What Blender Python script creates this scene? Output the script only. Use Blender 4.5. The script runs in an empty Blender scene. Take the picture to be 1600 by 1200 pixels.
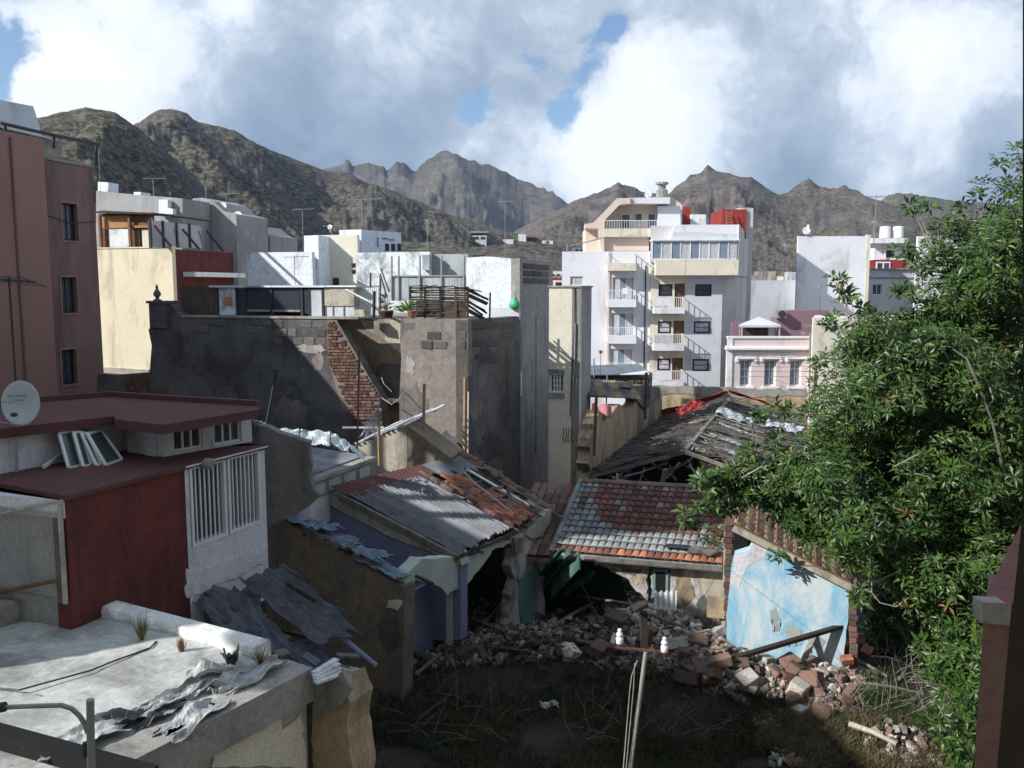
import bpy, bmesh, math, random
import numpy as np
from mathutils import Vector, Matrix
random.seed(7); rng = np.random.default_rng(7)
R = math.radians
sc = bpy.context.scene
COL = sc.collection
# ------------------------------------------------------------ camera
CH = 9.0; FPX = 1331.0; PITCH = math.atan(150/FPX)
cam_d = bpy.data.cameras.new("camera"); cam = bpy.data.objects.new("camera", cam_d); COL.objects.link(cam)
cam.location = (0, 0, CH); cam.rotation_euler = (math.pi/2-PITCH, 0, 0)
cam_d.sensor_width = 36; cam_d.lens = 36*FPX/1600; cam_d.clip_start = .05; cam_d.clip_end = 9000
sc.camera = cam
# ------------------------------------------------------------ light
SUN_EL = R(32); SX, SY = -.90, -.435     # horizontal direction towards the sun
hl = math.hypot(SX, SY); SX /= hl; SY /= hl
sdir = Vector((SX*math.cos(SUN_EL), SY*math.cos(SUN_EL), math.sin(SUN_EL)))
sun_d = bpy.data.lights.new("sun", 'SUN'); sun = bpy.data.objects.new("sun", sun_d); COL.objects.link(sun)
sun_d.energy = 5.0; sun_d.angle = R(.5); sun_d.color = (1, .975, .93)
sun.rotation_euler = sdir.to_track_quat('Z', 'Y').to_euler(); sun.location = (-20, -20, 40)
world = bpy.data.worlds.new("World"); sc.world = world; world.use_nodes = True
sc.view_settings.view_transform = 'Standard'; sc.view_settings.look = 'None'
sc.view_settings.exposure = .26; sc.view_settings.gamma = 1; sc.view_settings.use_curve_mapping = False
try:
    sc.cycles.use_denoising = True; sc.cycles.max_bounces = 6; sc.cycles.diffuse_bounces = 3
    sc.cycles.glossy_bounces = 2; sc.cycles.transparent_max_bounces = 8; sc.cycles.volume_bounces = 0
    sc.cycles.volume_step_rate = 4; sc.cycles.volume_max_steps = 64
except Exception: pass

def ray(px, py):
    f = Vector((0, math.cos(PITCH), -math.sin(PITCH))); u = Vector((0, math.sin(PITCH), math.cos(PITCH)))
    return f + Vector((1, 0, 0))*((px-800)/FPX) - u*((py-600)/FPX)
CAM = Vector((0, 0, CH))
def at(px, py, Y): d = ray(px, py); return CAM + d*(Y/d.y)
def pz(px, py, z): d = ray(px, py); return CAM + d*((z-CH)/d.z)
def xy(p): return (p[0], p[1])

# ---- the sky: Nishita blue with procedural broken cloud
nt = world.node_tree; nt.nodes.clear(); N = nt.nodes.new; L = nt.links.new
def wmath(op, a, b=None, c=None, clamp=False):
    n = N('ShaderNodeMath'); n.operation = op; n.use_clamp = clamp
    for i, v in enumerate((a, b, c)):
        if v is None: continue
        if isinstance(v, (int, float)): n.inputs[i].default_value = v
        else: L(v, n.inputs[i])
    return n.outputs[0]
def wvec(op, a, b, out=0):
    n = N('ShaderNodeVectorMath'); n.operation = op
    for i, v in enumerate((a, b)):
        if isinstance(v, (tuple, list, Vector)): n.inputs[i].default_value = tuple(v)
        elif v is not None: L(v, n.inputs[i])
    return n.outputs[out]
def wscale(a, s):
    n = N('ShaderNodeVectorMath'); n.operation = 'SCALE'; L(a, n.inputs[0])
    if isinstance(s, (int, float)): n.inputs['Scale'].default_value = s
    else: L(s, n.inputs['Scale'])
    return n.outputs[0]
def wnoise(vec, scale, detail=6, rough=.55, dist=0):
    n = N('ShaderNodeTexNoise'); L(vec, n.inputs['Vector']); n.inputs['Scale'].default_value = scale
    n.inputs['Detail'].default_value = detail; n.inputs['Roughness'].default_value = rough; n.inputs['Distortion'].default_value = dist
    return n
sky = N('ShaderNodeTexSky'); sky.sky_type = 'NISHITA'; sky.sun_disc = False
sky.sun_elevation = SUN_EL; sky.sun_rotation = math.atan2(SX, SY); sky.air_density = 1; sky.dust_density = .6; sky.ozone_density = 1.2
skyc = wscale(sky.outputs[0], .115)
tc = N('ShaderNodeTexCoord'); dirn = wvec('NORMALIZE', tc.outputs['Generated'], None)
warp = wnoise(dirn, 5.5, 6, .6); wv = wvec('SUBTRACT', warp.outputs['Color'], (.5, .5, .5)); wv = wscale(wv, .11)
d2 = wvec('ADD', dirn, wv)
def blobs(lst):
    tot = None
    for (px, py, rad, amp) in lst:
        c = ray(px, py).normalized()
        dist = wvec('DISTANCE', d2, c, out='Value')
        q = wmath('DIVIDE', dist, rad/FPX)
        q = wmath('POWER', q, 2.0); q = wmath('MULTIPLY', q, -1.0); q = wmath('EXPONENT', q)
        q = wmath('MULTIPLY', q, amp)
        tot = q if tot is None else wmath('ADD', tot, q)
    return tot
nA = wnoise(dirn, 4.2, 8, .58, .3).outputs[0]
nB = wnoise(d2, 11, 8, .62, .2).outputs[0]
nC = wnoise(d2, 30, 6, .6, .1).outputs[0]
bright = blobs([(120, 90, 130, .38), (220, 40, 110, .22), (60, 190, 120, .35), (330, 130, 110, .10), (1000, 190, 115, .42), (890, 235, 80, .34), (960, 240, 90, .24), (1010, 90, 120, .16),
                (780, 230, 80, .30), (1440, 170, 90, .30), (1330, 60, 140, .20), (1180, 110, 110, .12), (600, 90, 100, .16), (1120, 265, 90, .16), (700, 30, 130, .10),
                (1560, 90, 110, .18), (1450, 290, 100, .06), (380, 10, 60, .3),
                (520, 200, 150, -.14), (380, 240, 110, -.18), (620, 160, 100, -.06), (1230, 245, 110, -.18), (1540, 250, 120, -.22), (1390, 265, 90, -.06), (1120, 200, 80, -.04), (420, 60, 100, -.03)])
holes = blobs([(862, 160, 32, .85), (812, 88, 30, .68), (897, 100, 38, .55), (945, 48, 26, .8), (4, 100, 44, 1.0), (15, 160, 34, .7), (735, 162, 34, .7), (640, 262, 40, .1), (1420, 300, 60, .2)])
nD = wnoise(d2, 5.5, 14, .62, .1).outputs[0]
nE = wnoise(d2, 20, 10, .62, 0).outputs[0]
puff = wmath('ADD', wmath('MULTIPLY', wmath('SUBTRACT', nD, .5), 1.5), wmath('MULTIPLY', wmath('SUBTRACT', nE, .5), .42))
b = wmath('ADD', bright, .49)
b = wmath('ADD', b, wmath('MULTIPLY', wmath('SUBTRACT', nA, .5), .4))
b = wmath('ADD', b, puff)
# lit cumulus heads have a crisp rim: steepen the field around its bright threshold
st1 = N('ShaderNodeMapRange'); st1.interpolation_type = 'SMOOTHSTEP'; L(b, st1.inputs[0]); st1.inputs[1].default_value = .50; st1.inputs[2].default_value = .86; st1.inputs[3].default_value = 0; st1.inputs[4].default_value = .12
b = wmath('ADD', wmath('MULTIPLY', b, .80), st1.outputs[0])
sep = N('ShaderNodeSeparateXYZ'); L(dirn, sep.inputs[0])
cr = N('ShaderNodeValToRGB'); L(b, cr.inputs[0]); e = cr.color_ramp.elements
e[0].position = .08; e[0].color = (.20, .27, .37, 1); e[1].position = 1.0; e[1].color = (.98, 1.0, 1.04, 1)
x = e.new(.34); x.color = (.34, .42, .53, 1); x = e.new(.56); x.color = (.52, .60, .70, 1); x = e.new(.78); x.color = (.80, .86, .94, 1)
hsum = wmath('SUBTRACT', holes, wmath('ADD', wmath('MULTIPLY', puff, .95), wmath('MULTIPLY', wmath('SUBTRACT', nE, .5), 1.1)))
mr = N('ShaderNodeMapRange'); mr.interpolation_type = 'SMOOTHSTEP'; L(hsum, mr.inputs[0]); mr.inputs[1].default_value = .34; mr.inputs[2].default_value = .72
mixc = N('ShaderNodeMix'); mixc.data_type = 'RGBA'; L(wmath('MULTIPLY', mr.outputs[0], .95), mixc.inputs[0]); L(cr.outputs[0], mixc.inputs[6]); 
blue = wvec('MULTIPLY', skyc, (.9, 1.0, 1.12)); L(blue, mixc.inputs[7])
bg = N('ShaderNodeBackground'); L(mixc.outputs[2], bg.inputs[0]); bg.inputs[1].default_value = 1.0
wo = N('ShaderNodeOutputWorld'); L(bg.outputs[0], wo.inputs[0])

# ------------------------------------------------------------ materials
MATS = {}
def mat(name, c1, c2=None, scale=1.5, rough=.9, bump=.25, bscale=18, stain=None, sscale=.9, samt=.5, sv=.35, rnd=0, metal=0, spec=.3, fine=.25, alpha=None, trans=0):
    """plaster/stone/wood: base mix, fine grain, runs of stain down the face, per-object tone"""
    m = bpy.data.materials.new(name); m.use_nodes = True; t = m.node_tree; t.nodes.clear(); n = t.nodes.new; l = t.links.new
    tc = n('ShaderNodeTexCoord'); out = n('ShaderNodeOutputMaterial'); bs = n('ShaderNodeBsdfPrincipled'); l(bs.outputs[0], out.inputs[0])
    def noise(s, det=5, ro=.6, vec=None, dist=0):
        q = n('ShaderNodeTexNoise'); l(vec or tc.outputs['Object'], q.inputs['Vector']); q.inputs['Scale'].default_value = s
        q.inputs['Detail'].default_value = det; q.inputs['Roughness'].default_value = ro; q.inputs['Distortion'].default_value = dist; return q.outputs[0]
    def mr(v, a, b, c=0, d=1):
        q = n('ShaderNodeMapRange'); l(v, q.inputs[0]); q.inputs[1].default_value = a; q.inputs[2].default_value = b; q.inputs[3].default_value = c; q.inputs[4].default_value = d; return q.outputs[0]
    def mix(f, a, b, bt='MIX'):
        q = n('ShaderNodeMix'); q.data_type = 'RGBA'; q.blend_type = bt
        if isinstance(f, float): q.inputs[0].default_value = f
        else: l(f, q.inputs[0])
        for i, v in ((6, a), (7, b)):
            if isinstance(v, tuple): q.inputs[i].default_value = (*v, 1)
            else: l(v, q.inputs[i])
        return q.outputs[2]
    c2 = c2 or tuple(v*.75 for v in c1)
    col = mix(mr(noise(scale, 6, .62, dist=.4), .38, .66), c1, c2)
    if stain:
        mp = n('ShaderNodeMapping'); l(tc.outputs['Object'], mp.inputs[0]); mp.inputs['Scale'].default_value = (1, 1, sv)
        s = mr(noise(sscale, 8, .68, mp.outputs[0], .6), .62-samt*.22, .70-samt*.12)
        s2 = n('ShaderNodeMath'); s2.operation = 'MULTIPLY'; l(s, s2.inputs[0]); s2.inputs[1].default_value = min(1, .45+samt*.5)
        col = mix(s2.outputs[0], col, stain)
    if fine:
        g = mr(noise(bscale*1.3, 4, .7), .25, .75, 1-fine, 1+fine)
        gg = n('ShaderNodeCombineColor'); [l(g, gg.inputs[i]) for i in range(3)]
        col = mix(1.0, col, gg.outputs[0], 'MULTIPLY')
    if rnd:
        oi = n('ShaderNodeObjectInfo'); g = mr(oi.outputs['Random'], 0, 1, 1-rnd, 1+rnd)
        gg = n('ShaderNodeCombineColor'); [l(g, gg.inputs[i]) for i in range(3)]
        col = mix(1.0, col, gg.outputs[0], 'MULTIPLY')
    if name.startswith('corrugated'):      # dirt sits in the grooves
        ge = n('ShaderNodeNewGeometry'); g = mr(ge.outputs['Pointiness'], .44, .53, .30, 1.12); gg = n('ShaderNodeCombineColor'); [l(g, gg.inputs[i]) for i in range(3)]
        col = mix(1.0, col, gg.outputs[0], 'MULTIPLY')
    l(col, bs.inputs['Base Color']); bs.inputs['Roughness'].default_value = rough; bs.inputs['Metallic'].default_value = metal
    bs.inputs['Specular IOR Level'].default_value = spec
    if trans: bs.inputs['Transmission Weight'].default_value = trans
    if bump:
        bp = n('ShaderNodeBump'); bp.inputs['Strength'].default_value = bump; bp.inputs['Distance'].default_value = .03
        l(noise(bscale, 6, .7), bp.inputs['Height']); l(bp.outputs[0], bs.inputs['Normal'])
    MATS[name] = m; return m

# ------------------------------------------------------------ mesh building
class MB:
    def __init__(s): s.v = []; s.f = []
    def add(s, vs, fs):
        o = len(s.v); s.v += [tuple(v) for v in vs]; s.f += [tuple(i+o for i in f) for f in fs]; return s
    def box8(s, p): return s.add(p, [(0,3,2,1),(4,5,6,7),(0,1,5,4),(1,2,6,5),(2,3,7,6),(3,0,4,7)])
    def box(s, c, hx, hy, hz):   # centre, half vectors
        c, hx, hy, hz = map(Vector, (c, hx, hy, hz))
        return s.box8([c-hx-hy-hz, c+hx-hy-hz, c+hx+hy-hz, c-hx+hy-hz, c-hx-hy+hz, c+hx-hy+hz, c+hx+hy+hz, c-hx+hy+hz])
    def bar(s, a, b, w, t, up=(0,0,1)):
        a, b = Vector(a), Vector(b); d = (b-a); n = d.normalized(); u = Vector(up)
        if abs(n.dot(u)) > .98: u = Vector((1,0,0))
        x = n.cross(u).normalized()*w/2; y = n.cross(x).normalized()*t/2
        return s.box((a+b)/2, x, y, d/2)
    def poly(s, pts, off):      # extrude a polygon by vector off
        n = len(pts); off = Vector(off); A = [Vector(p) for p in pts]; B = [p+off for p in A]
        return s.add(A+B, [tuple(range(n))[::-1], tuple(range(n, 2*n))]+[(i, (i+1) % n, n+(i+1) % n, n+i) for i in range(n)])
    def prism(s, p2, z0, z1):
        z1s = z1 if isinstance(z1, (list, tuple)) else [z1]*len(p2); n = len(p2)
        return s.add([(p[0], p[1], z0) for p in p2]+[(p[0], p[1], z) for p, z in zip(p2, z1s)],
                     [tuple(range(n))[::-1], tuple(range(n, 2*n))]+[(i, (i+1) % n, n+(i+1) % n, n+i) for i in range(n)])
    def tube(s, pts, r, n=6):
        pts = [Vector(p) for p in pts]; rs = r if isinstance(r, (list, tuple)) else [r]*len(pts); o = len(s.v)
        for k, p in enumerate(pts):
            d = (pts[min(k+1, len(pts)-1)]-pts[max(k-1, 0)]).normalized(); u = Vector((0,0,1)) if abs(d.z) < .9 else Vector((1,0,0))
            x = d.cross(u).normalized(); y = d.cross(x)
            for j in range(n):
                a = 2*math.pi*j/n; s.v.append(tuple(p+(x*math.cos(a)+y*math.sin(a))*rs[k]))
        for k in range(len(pts)-1):
            for j in range(n): s.f.append((o+k*n+j, o+k*n+(j+1) % n, o+(k+1)*n+(j+1) % n, o+(k+1)*n+j))
        s.f.append(tuple(o+j for j in range(n))[::-1]); s.f.append(tuple(o+(len(pts)-1)*n+j for j in range(n))); return s
    def lathe(s, c, prof, n=16, ax=(0,0,1)):
        ax = Vector(ax).normalized(); u = Vector((0,0,1)) if abs(ax.z) < .9 else Vector((1,0,0)); x = ax.cross(u).normalized(); y = ax.cross(x); o = len(s.v); c = Vector(c)
        for (r, h) in prof:
            for j in range(n):
                a = 2*math.pi*j/n; s.v.append(tuple(c+ax*h+(x*math.cos(a)+y*math.sin(a))*r))
        for k in range(len(prof)-1):
            for j in range(n): s.f.append((o+k*n+j, o+k*n+(j+1) % n, o+(k+1)*n+(j+1) % n, o+(k+1)*n+j))
        s.f.append(tuple(o+j for j in range(n))[::-1]); s.f.append(tuple(o+(len(prof)-1)*n+j for j in range(n))); return s
    def grid(s, fn, nu, nv, th=0):
        o = len(s.v)
        for i in range(nu+1):
            for j in range(nv+1): s.v.append(tuple(fn(i/nu, j/nv)))
        for i in range(nu):
            for j in range(nv):
                a = o+i*(nv+1)+j; s.f.append((a, a+nv+1, a+nv+2, a+1))
        return s

def wloc(o):
    v = Vector((0,0,0))
    while o is not None: v = v+o.location; o = o.parent
    return v
def obj(name, mb, m, parent=None, smooth=False, solid=0, **tags):
    if isinstance(mb, MB): vs, fs = np.array(mb.v, dtype=float), mb.f
    else: vs, fs = mb
    me = bpy.data.meshes.new(name)
    if parent is None:
        lo, hi = vs.min(0), vs.max(0); org = np.array([(lo[0]+hi[0])/2, (lo[1]+hi[1])/2, lo[2]])
    else: org = np.array(wloc(parent))
    me.from_pydata([tuple(v) for v in (vs-org)], [], [tuple(f) for f in fs]); me.update()
    bm = bmesh.new(); bm.from_mesh(me); bmesh.ops.recalc_face_normals(bm, faces=bm.faces); bm.to_mesh(me); bm.free()
    if smooth:
        for p in me.polygons: p.use_smooth = True
    me.materials.append(MATS[m] if isinstance(m, str) else m)
    o = bpy.data.objects.new(name, me); COL.objects.link(o)
    if parent is None: o.location = org
    else: o.parent = parent
    if solid:
        md = o.modifiers.new('solid', 'SOLIDIFY'); md.thickness = solid
    for k, v in tags.items(): o[k] = v
    return o
def thing(name, label, cat, loc, group=None):
    o = bpy.data.objects.new(name, None); COL.objects.link(o); o.location = loc; o.empty_display_size = .2
    o['label'] = label; o['category'] = cat
    if group: o['group'] = group
    return o
def ren(o, tree=False):
    return o
def piece(name, me, M4, parent, m=None):
    """another object on the same mesh data, placed by a world matrix"""
    o = bpy.data.objects.new(name, me); COL.objects.link(o)
    if parent is not None: o.parent = parent; M4 = Matrix.Translation(-wloc(parent)) @ M4
    o.matrix_basis = M4
    return o
def mesh_of(mb, m, smooth=False):
    me = bpy.data.meshes.new('m'); me.from_pydata(mb.v, [], mb.f); me.update()
    bm = bmesh.new(); bm.from_mesh(me); bmesh.ops.recalc_face_normals(bm, faces=bm.faces); bm.to_mesh(me); bm.free()
    if smooth:
        for p in me.polygons: p.use_smooth = True
    me.materials.append(MATS[m] if isinstance(m, str) else m); return me

class W:
    """a vertical plane through two ground points; n faces the camera"""
    def __init__(s, a, b):
        s.a = Vector((a[0], a[1], 0)); d = Vector((b[0]-a[0], b[1]-a[1], 0)); s.len = d.length; s.e = d.normalized()
        s.n = Vector((s.e.y, -s.e.x, 0))
        if s.n.dot(-s.a) < 0: s.n = -s.n
    def uz(s, px, py, off=0):
        d = ray(px, py); o = s.a+s.n*off; t = (o-CAM).dot(s.n)/d.dot(s.n); p = CAM+d*t; return ((p-o).dot(s.e), p.z)
    def P(s, u, z, off=0): return s.a+s.e*u+s.n*off+Vector((0,0,z))
    def px(s, px, py, off=0): u, z = s.uz(px, py, off); return s.P(u, z, off)
    def rect(s, x0, y0, x1, y1, off=0):
        ym, xm = (y0+y1)/2, (x0+x1)/2
        return (s.uz(x0, ym, off)[0], s.uz(x1, ym, off)[0], s.uz(xm, y1, off)[1], s.uz(xm, y0, off)[1])   # u0,u1,z0,z1
    def box(s, mb, u0, u1, z0, z1, o0, o1):
        return mb.box8([s.P(u0,z0,o0), s.P(u1,z0,o0), s.P(u1,z0,o1), s.P(u0,z0,o1), s.P(u0,z1,o0), s.P(u1,z1,o0), s.P(u1,z1,o1), s.P(u0,z1,o1)])
    def poly(s, mb, pxs, o0, o1):
        return mb.poly([s.px(x, y, o1) for x, y in pxs], s.n*(o0-o1))
    def facade(s, mb, u0, u1, z0, z1, holes, th):
        us = sorted({u0, u1, *[h[0] for h in holes], *[h[1] for h in holes]}); zs = sorted({z0, z1, *[h[2] for h in holes], *[h[3] for h in holes]})
        us = [u for u in us if u0 <= u <= u1]; zs = [z for z in zs if z0 <= z <= z1]
        def hole(i, j):
            if i < 0 or j < 0 or i >= len(us)-1 or j >= len(zs)-1: return True
            uc, zc = (us[i]+us[i+1])/2, (zs[j]+zs[j+1])/2
            return any(h[0] < uc < h[1] and h[2] < zc < h[3] for h in holes)
        for i in range(len(us)-1):
            for j in range(len(zs)-1):
                if hole(i, j): continue
                a, b2, c, d = us[i], us[i+1], zs[j], zs[j+1]
                mb.add([s.P(a,c), s.P(b2,c), s.P(b2,d), s.P(a,d)], [(0,1,2,3)])
                mb.add([s.P(a,c,-th), s.P(b2,c,-th), s.P(b2,d,-th), s.P(a,d,-th)], [(3,2,1,0)])
                if hole(i-1, j): mb.add([s.P(a,c), s.P(a,d), s.P(a,d,-th), s.P(a,c,-th)], [(0,1,2,3)])
                if hole(i+1, j): mb.add([s.P(b2,c), s.P(b2,d), s.P(b2,d,-th), s.P(b2,c,-th)], [(3,2,1,0)])
                if hole(i, j-1): mb.add([s.P(a,c), s.P(b2,c), s.P(b2,c,-th), s.P(a,c,-th)], [(3,2,1,0)])
                if hole(i, j+1): mb.add([s.P(a,d), s.P(b2,d), s.P(b2,d,-th), s.P(a,d,-th)], [(0,1,2,3)])
        return mb
def along(a, d, px):
    """point where the line a + s*d crosses the vertical plane through pixel column px"""
    r = ray(px, 450); k = r.x/r.y; s = (k*a[1]-a[0])/(d[0]-k*d[1]); return (a[0]+s*d[0], a[1]+s*d[1])
def jag(pts, step, amp, closed=False):
    out = []; n = len(pts)
    for i in range(n if closed else n-1):
        a, b = pts[i], pts[(i+1) % n]; d = math.hypot(b[0]-a[0], b[1]-a[1]); k = max(1, int(d/step))
        for j in range(k):
            t = j/k; w = amp if j else amp*.4
            out.append((a[0]+(b[0]-a[0])*t+random.uniform(-w, w), a[1]+(b[1]-a[1])*t+random.uniform(-w, w)))
    if not closed: out.append(pts[-1])
    return out
def window(par, w, rc, fm='white_metal', pm='glass', nx=2, ny=1, fw=.06, inset=.12, split=True, name='window', sashcols=None, label=None, curtain=None, bars=.03):
    u0, u1, z0, z1 = rc; m = MB(); o0, o1 = -inset-.05, -inset
    w.box(m, u0, u0+fw, z0, z1, o0, o1); w.box(m, u1-fw, u1, z0, z1, o0, o1)
    w.box(m, u0+fw, u1-fw, z0, z0+fw, o0, o1); w.box(m, u0+fw, u1-fw, z1-fw, z1, o0, o1)
    iu, iz = (u1-u0-2*fw)/nx, (z1-z0-2*fw)/ny
    for i in range(1, nx): w.box(m, u0+fw+iu*i-bars/2-.01, u0+fw+iu*i+bars/2+.01, z0+fw, z1-fw, o0+.003, o1-.003)
    for j in range(1, ny):
        for i in range(nx): w.box(m, u0+fw+iu*i+bars/2+.012, u0+fw+iu*(i+1)-bars/2-.012, z0+fw+iz*j-bars/2, z0+fw+iz*j+bars/2, o0+.006, o1-.006)
    f = obj(name, m, fm, par)
    if label: f['label'] = label
    for i in range(nx):
        for j in range(ny):
            p = MB(); w.box(p, u0+fw+iu*i+bars/2+.014, u0+fw+iu*(i+1)-bars/2-.014, z0+fw+iz*j+bars/2+.002, z0+fw+iz*(j+1)-bars/2-.002, o0+.012, o0+.02)
            mm = curtain if (curtain and (i+j) % 2 == 0) else pm
            obj('pane', p, mm, f)
    return f
# ------------------------------------------------------------ material palette
mat('white_wall', (.76,.80,.85), (.68,.72,.77), 1.2, stain=(.34,.34,.33), sscale=1.1, samt=.35, bump=.35, bscale=6)
mat('white_peel', (.74,.79,.84), (.64,.69,.74), 1.4, stain=(.24,.25,.25), sscale=1.6, samt=.75, sv=.9, bump=.3, bscale=7)
mat('grey_green_wall', (.42,.46,.47), (.34,.38,.39), 1.2, stain=(.22,.23,.22), sscale=1.2, samt=.6, bump=.2)
mat('apt_white', (.76,.76,.79), (.70,.70,.74), .5, stain=(.42,.42,.42), sscale=.5, samt=.4, bump=.1)
mat('apt_grey', (.60,.62,.66), (.53,.56,.60), .5, stain=(.36,.36,.35), sscale=.6, samt=.4, bump=.1)
mat('apt_cream', (.74,.68,.55), (.66,.61,.50), .6, stain=(.35,.33,.30), sscale=.8, samt=.5, bump=.1)
mat('apt_pink', (.74,.61,.53), (.70,.57,.49), .5, stain=(.5,.45,.4), sscale=.5, samt=.2, bump=.08)
mat('apt_side', (.60,.58,.58), (.53,.51,.51), .5, stain=(.36,.34,.33), sscale=.5, samt=.5, bump=.1)
mat('cream_wall', (.76,.68,.50), (.70,.62,.45), .6, stain=(.42,.36,.26), sscale=.8, samt=.45, sv=.2, bump=.15)
mat('beige_wall', (.70,.66,.55), (.62,.58,.49), .8, stain=(.33,.31,.27), sscale=.8, samt=.5, bump=.2)
mat('brown_wall', (.27,.165,.145), (.225,.14,.125), .7, stain=(.135,.09,.085), sscale=.9, samt=.55, sv=.18, bump=.3, bscale=14)
mat('brown_wall_light', (.36,.20,.165), (.32,.18,.15), .6, stain=(.22,.12,.10), sscale=.5, samt=.3, bump=.2)
mat('red_wall', (.155,.038,.033), (.12,.032,.028), 1.5, stain=(.065,.024,.024), sscale=1.6, samt=.7, sv=.22, bump=.35, bscale=9)
mat('red_paint', (.30,.045,.038), (.25,.04,.033), 1, stain=(.25,.12,.1), sscale=1.5, samt=.3, bump=.1)
mat('red_roof', (.135,.052,.048), (.095,.042,.04), 1.1, stain=(.075,.05,.05), sscale=1.3, samt=.6, sv=1, bump=.3)
mat('house_white', (.66,.65,.68), (.60,.59,.63), 1.5, stain=(.40,.38,.38), sscale=1.8, samt=.4, bump=.3, bscale=14)
mat('dark_render', (.135,.128,.13), (.08,.077,.08), .8, stain=(.05,.045,.042), sscale=.7, samt=.7, sv=.8, bump=.6, bscale=5)
mat('brown_render', (.29,.25,.225), (.20,.175,.16), .7, stain=(.09,.08,.075), sscale=.8, samt=.65, sv=.6, bump=.5, bscale=5)
mat('grey_render', (.20,.185,.175), (.13,.12,.115), .7, stain=(.075,.07,.065), sscale=.7, samt=.65, sv=.45, bump=.5, bscale=5)
mat('ochre_render', (.26,.20,.14), (.17,.135,.105), .9, stain=(.11,.09,.08), sscale=.8, samt=.6, sv=.6, bump=.4, bscale=5)
mat('pale_render', (.46,.42,.34), (.38,.35,.29), .9, stain=(.16,.145,.12), sscale=1.1, samt=.6, bump=.4, bscale=6)
mat('yellow_ruin', (.50,.39,.24), (.34,.26,.175), .9, stain=(.13,.10,.075), sscale=.9, samt=.75, sv=.35, bump=.5, bscale=6)
mat('dirty_white', (.56,.55,.53), (.44,.42,.39), 1.6, stain=(.17,.13,.10), sscale=1.7, samt=.95, sv=.6, bump=.5, bscale=9)
mat('mid_grey', (.38,.375,.375), (.32,.315,.315), .5, stain=(.24,.23,.22), sscale=.5, samt=.5, sv=.3, bump=.1)
mat('flank_grey', (.40,.38,.355), (.30,.285,.27), .9, stain=(.15,.14,.13), sscale=.8, samt=.5, sv=.3, bump=.5, bscale=5)
mat('stone', (.15,.14,.125), (.10,.095,.088), 3, rnd=.35, stain=(.24,.22,.20), sscale=2.5, samt=.4, sv=1, bump=.9, bscale=9)
mat('brick', (.19,.105,.083), (.125,.072,.06), 5, rnd=.45, stain=(.30,.25,.21), sscale=4, samt=.4, sv=1, bump=.6, bscale=25)
mat('mortar', (.26,.22,.19), (.18,.15,.13), 3, stain=(.1,.08,.07), sscale=2, samt=.5, bump=.7, bscale=12)
mat('terracotta', (.42,.17,.10), (.28,.115,.075), 3, rnd=.35, stain=(.20,.15,.12), sscale=3, samt=.5, sv=1, bump=.4, bscale=20)
mat('old_tile', (.24,.15,.115), (.16,.11,.095), 3, rnd=.4, stain=(.10,.09,.08), sscale=3, samt=.7, sv=1, bump=.5, bscale=20)
mat('dull_red_tile', (.22,.095,.075), (.15,.075,.065), 2, rnd=.35, stain=(.10,.085,.08), sscale=2, samt=.5, sv=1, bump=.4, bscale=18)
mat('limed_tile', (.29,.30,.30), (.20,.205,.205), 2, rnd=.22, stain=(.15,.14,.13), sscale=2.5, samt=.6, sv=1, bump=.5, bscale=18)
mat('cream_tile', (.62,.44,.28), (.52,.36,.22), 2, rnd=.15, stain=(.35,.22,.14), sscale=2.5, samt=.4, sv=1, bump=.3, bscale=18)
mat('corrugated_grey', (.215,.22,.235), (.14,.145,.155), 1.4, stain=(.12,.115,.11), sscale=1.2, samt=.6, sv=1, bump=.3, rough=.75, rnd=.15)
mat('corrugated_white', (.60,.62,.63), (.50,.52,.53), 1.4, stain=(.25,.22,.2), sscale=1.5, samt=.5, sv=1, bump=.3, rough=.7, rnd=.1)
mat('blue_plaster', (.22,.47,.66), (.33,.56,.70), .9, stain=(.62,.68,.70), sscale=1.5, samt=.85, sv=.45, bump=.3, bscale=8, fine=.1)
mat('bare_plaster', (.40,.42,.41), (.33,.35,.34), 2.4, stain=(.22,.22,.2), sscale=2.5, samt=.5, sv=1, bump=.6)
mat('lavender_plaster', (.20,.215,.33), (.17,.18,.27), .8, stain=(.22,.23,.36), sscale=.8, samt=.4, bump=.2)
mat('mint_plaster', (.48,.53,.46), (.40,.44,.39), 1, stain=(.34,.33,.27), sscale=1.2, samt=.5, bump=.3)
mat('teal_plaster', (.17,.28,.28), (.13,.22,.22), 1, stain=(.3,.4,.4), sscale=1, samt=.4, bump=.3)
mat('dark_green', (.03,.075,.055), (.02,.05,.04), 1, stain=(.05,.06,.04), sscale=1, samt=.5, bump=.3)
mat('green_board', (.04,.12,.09), (.03,.085,.065), 2, stain=(.14,.2,.16), sscale=1, samt=.4, bump=.2)
mat('concrete', (.36,.34,.31), (.27,.255,.235), 1.3, stain=(.16,.15,.14), sscale=1.4, samt=.6, sv=1, bump=.6, bscale=10)
mat('roof_membrane', (.50,.51,.48), (.41,.42,.40), .9, stain=(.22,.215,.20), sscale=.9, samt=.7, sv=1, bump=.35, bscale=8, rough=.75)
mat('torn_membrane', (.50,.51,.50), (.36,.365,.36), 2.5, stain=(.10,.10,.10), sscale=2.2, samt=.7, sv=1, bump=.6, bscale=10, rough=.5, spec=.5)
mat('bitumen', (.05,.05,.053), (.03,.03,.032), 3, bump=.6, bscale=12, rough=.35, spec=.6)
mat('limewash', (.80,.80,.78), (.70,.70,.68), 2, stain=(.35,.33,.30), sscale=2, samt=.4, sv=1, bump=.7, bscale=8)
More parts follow.
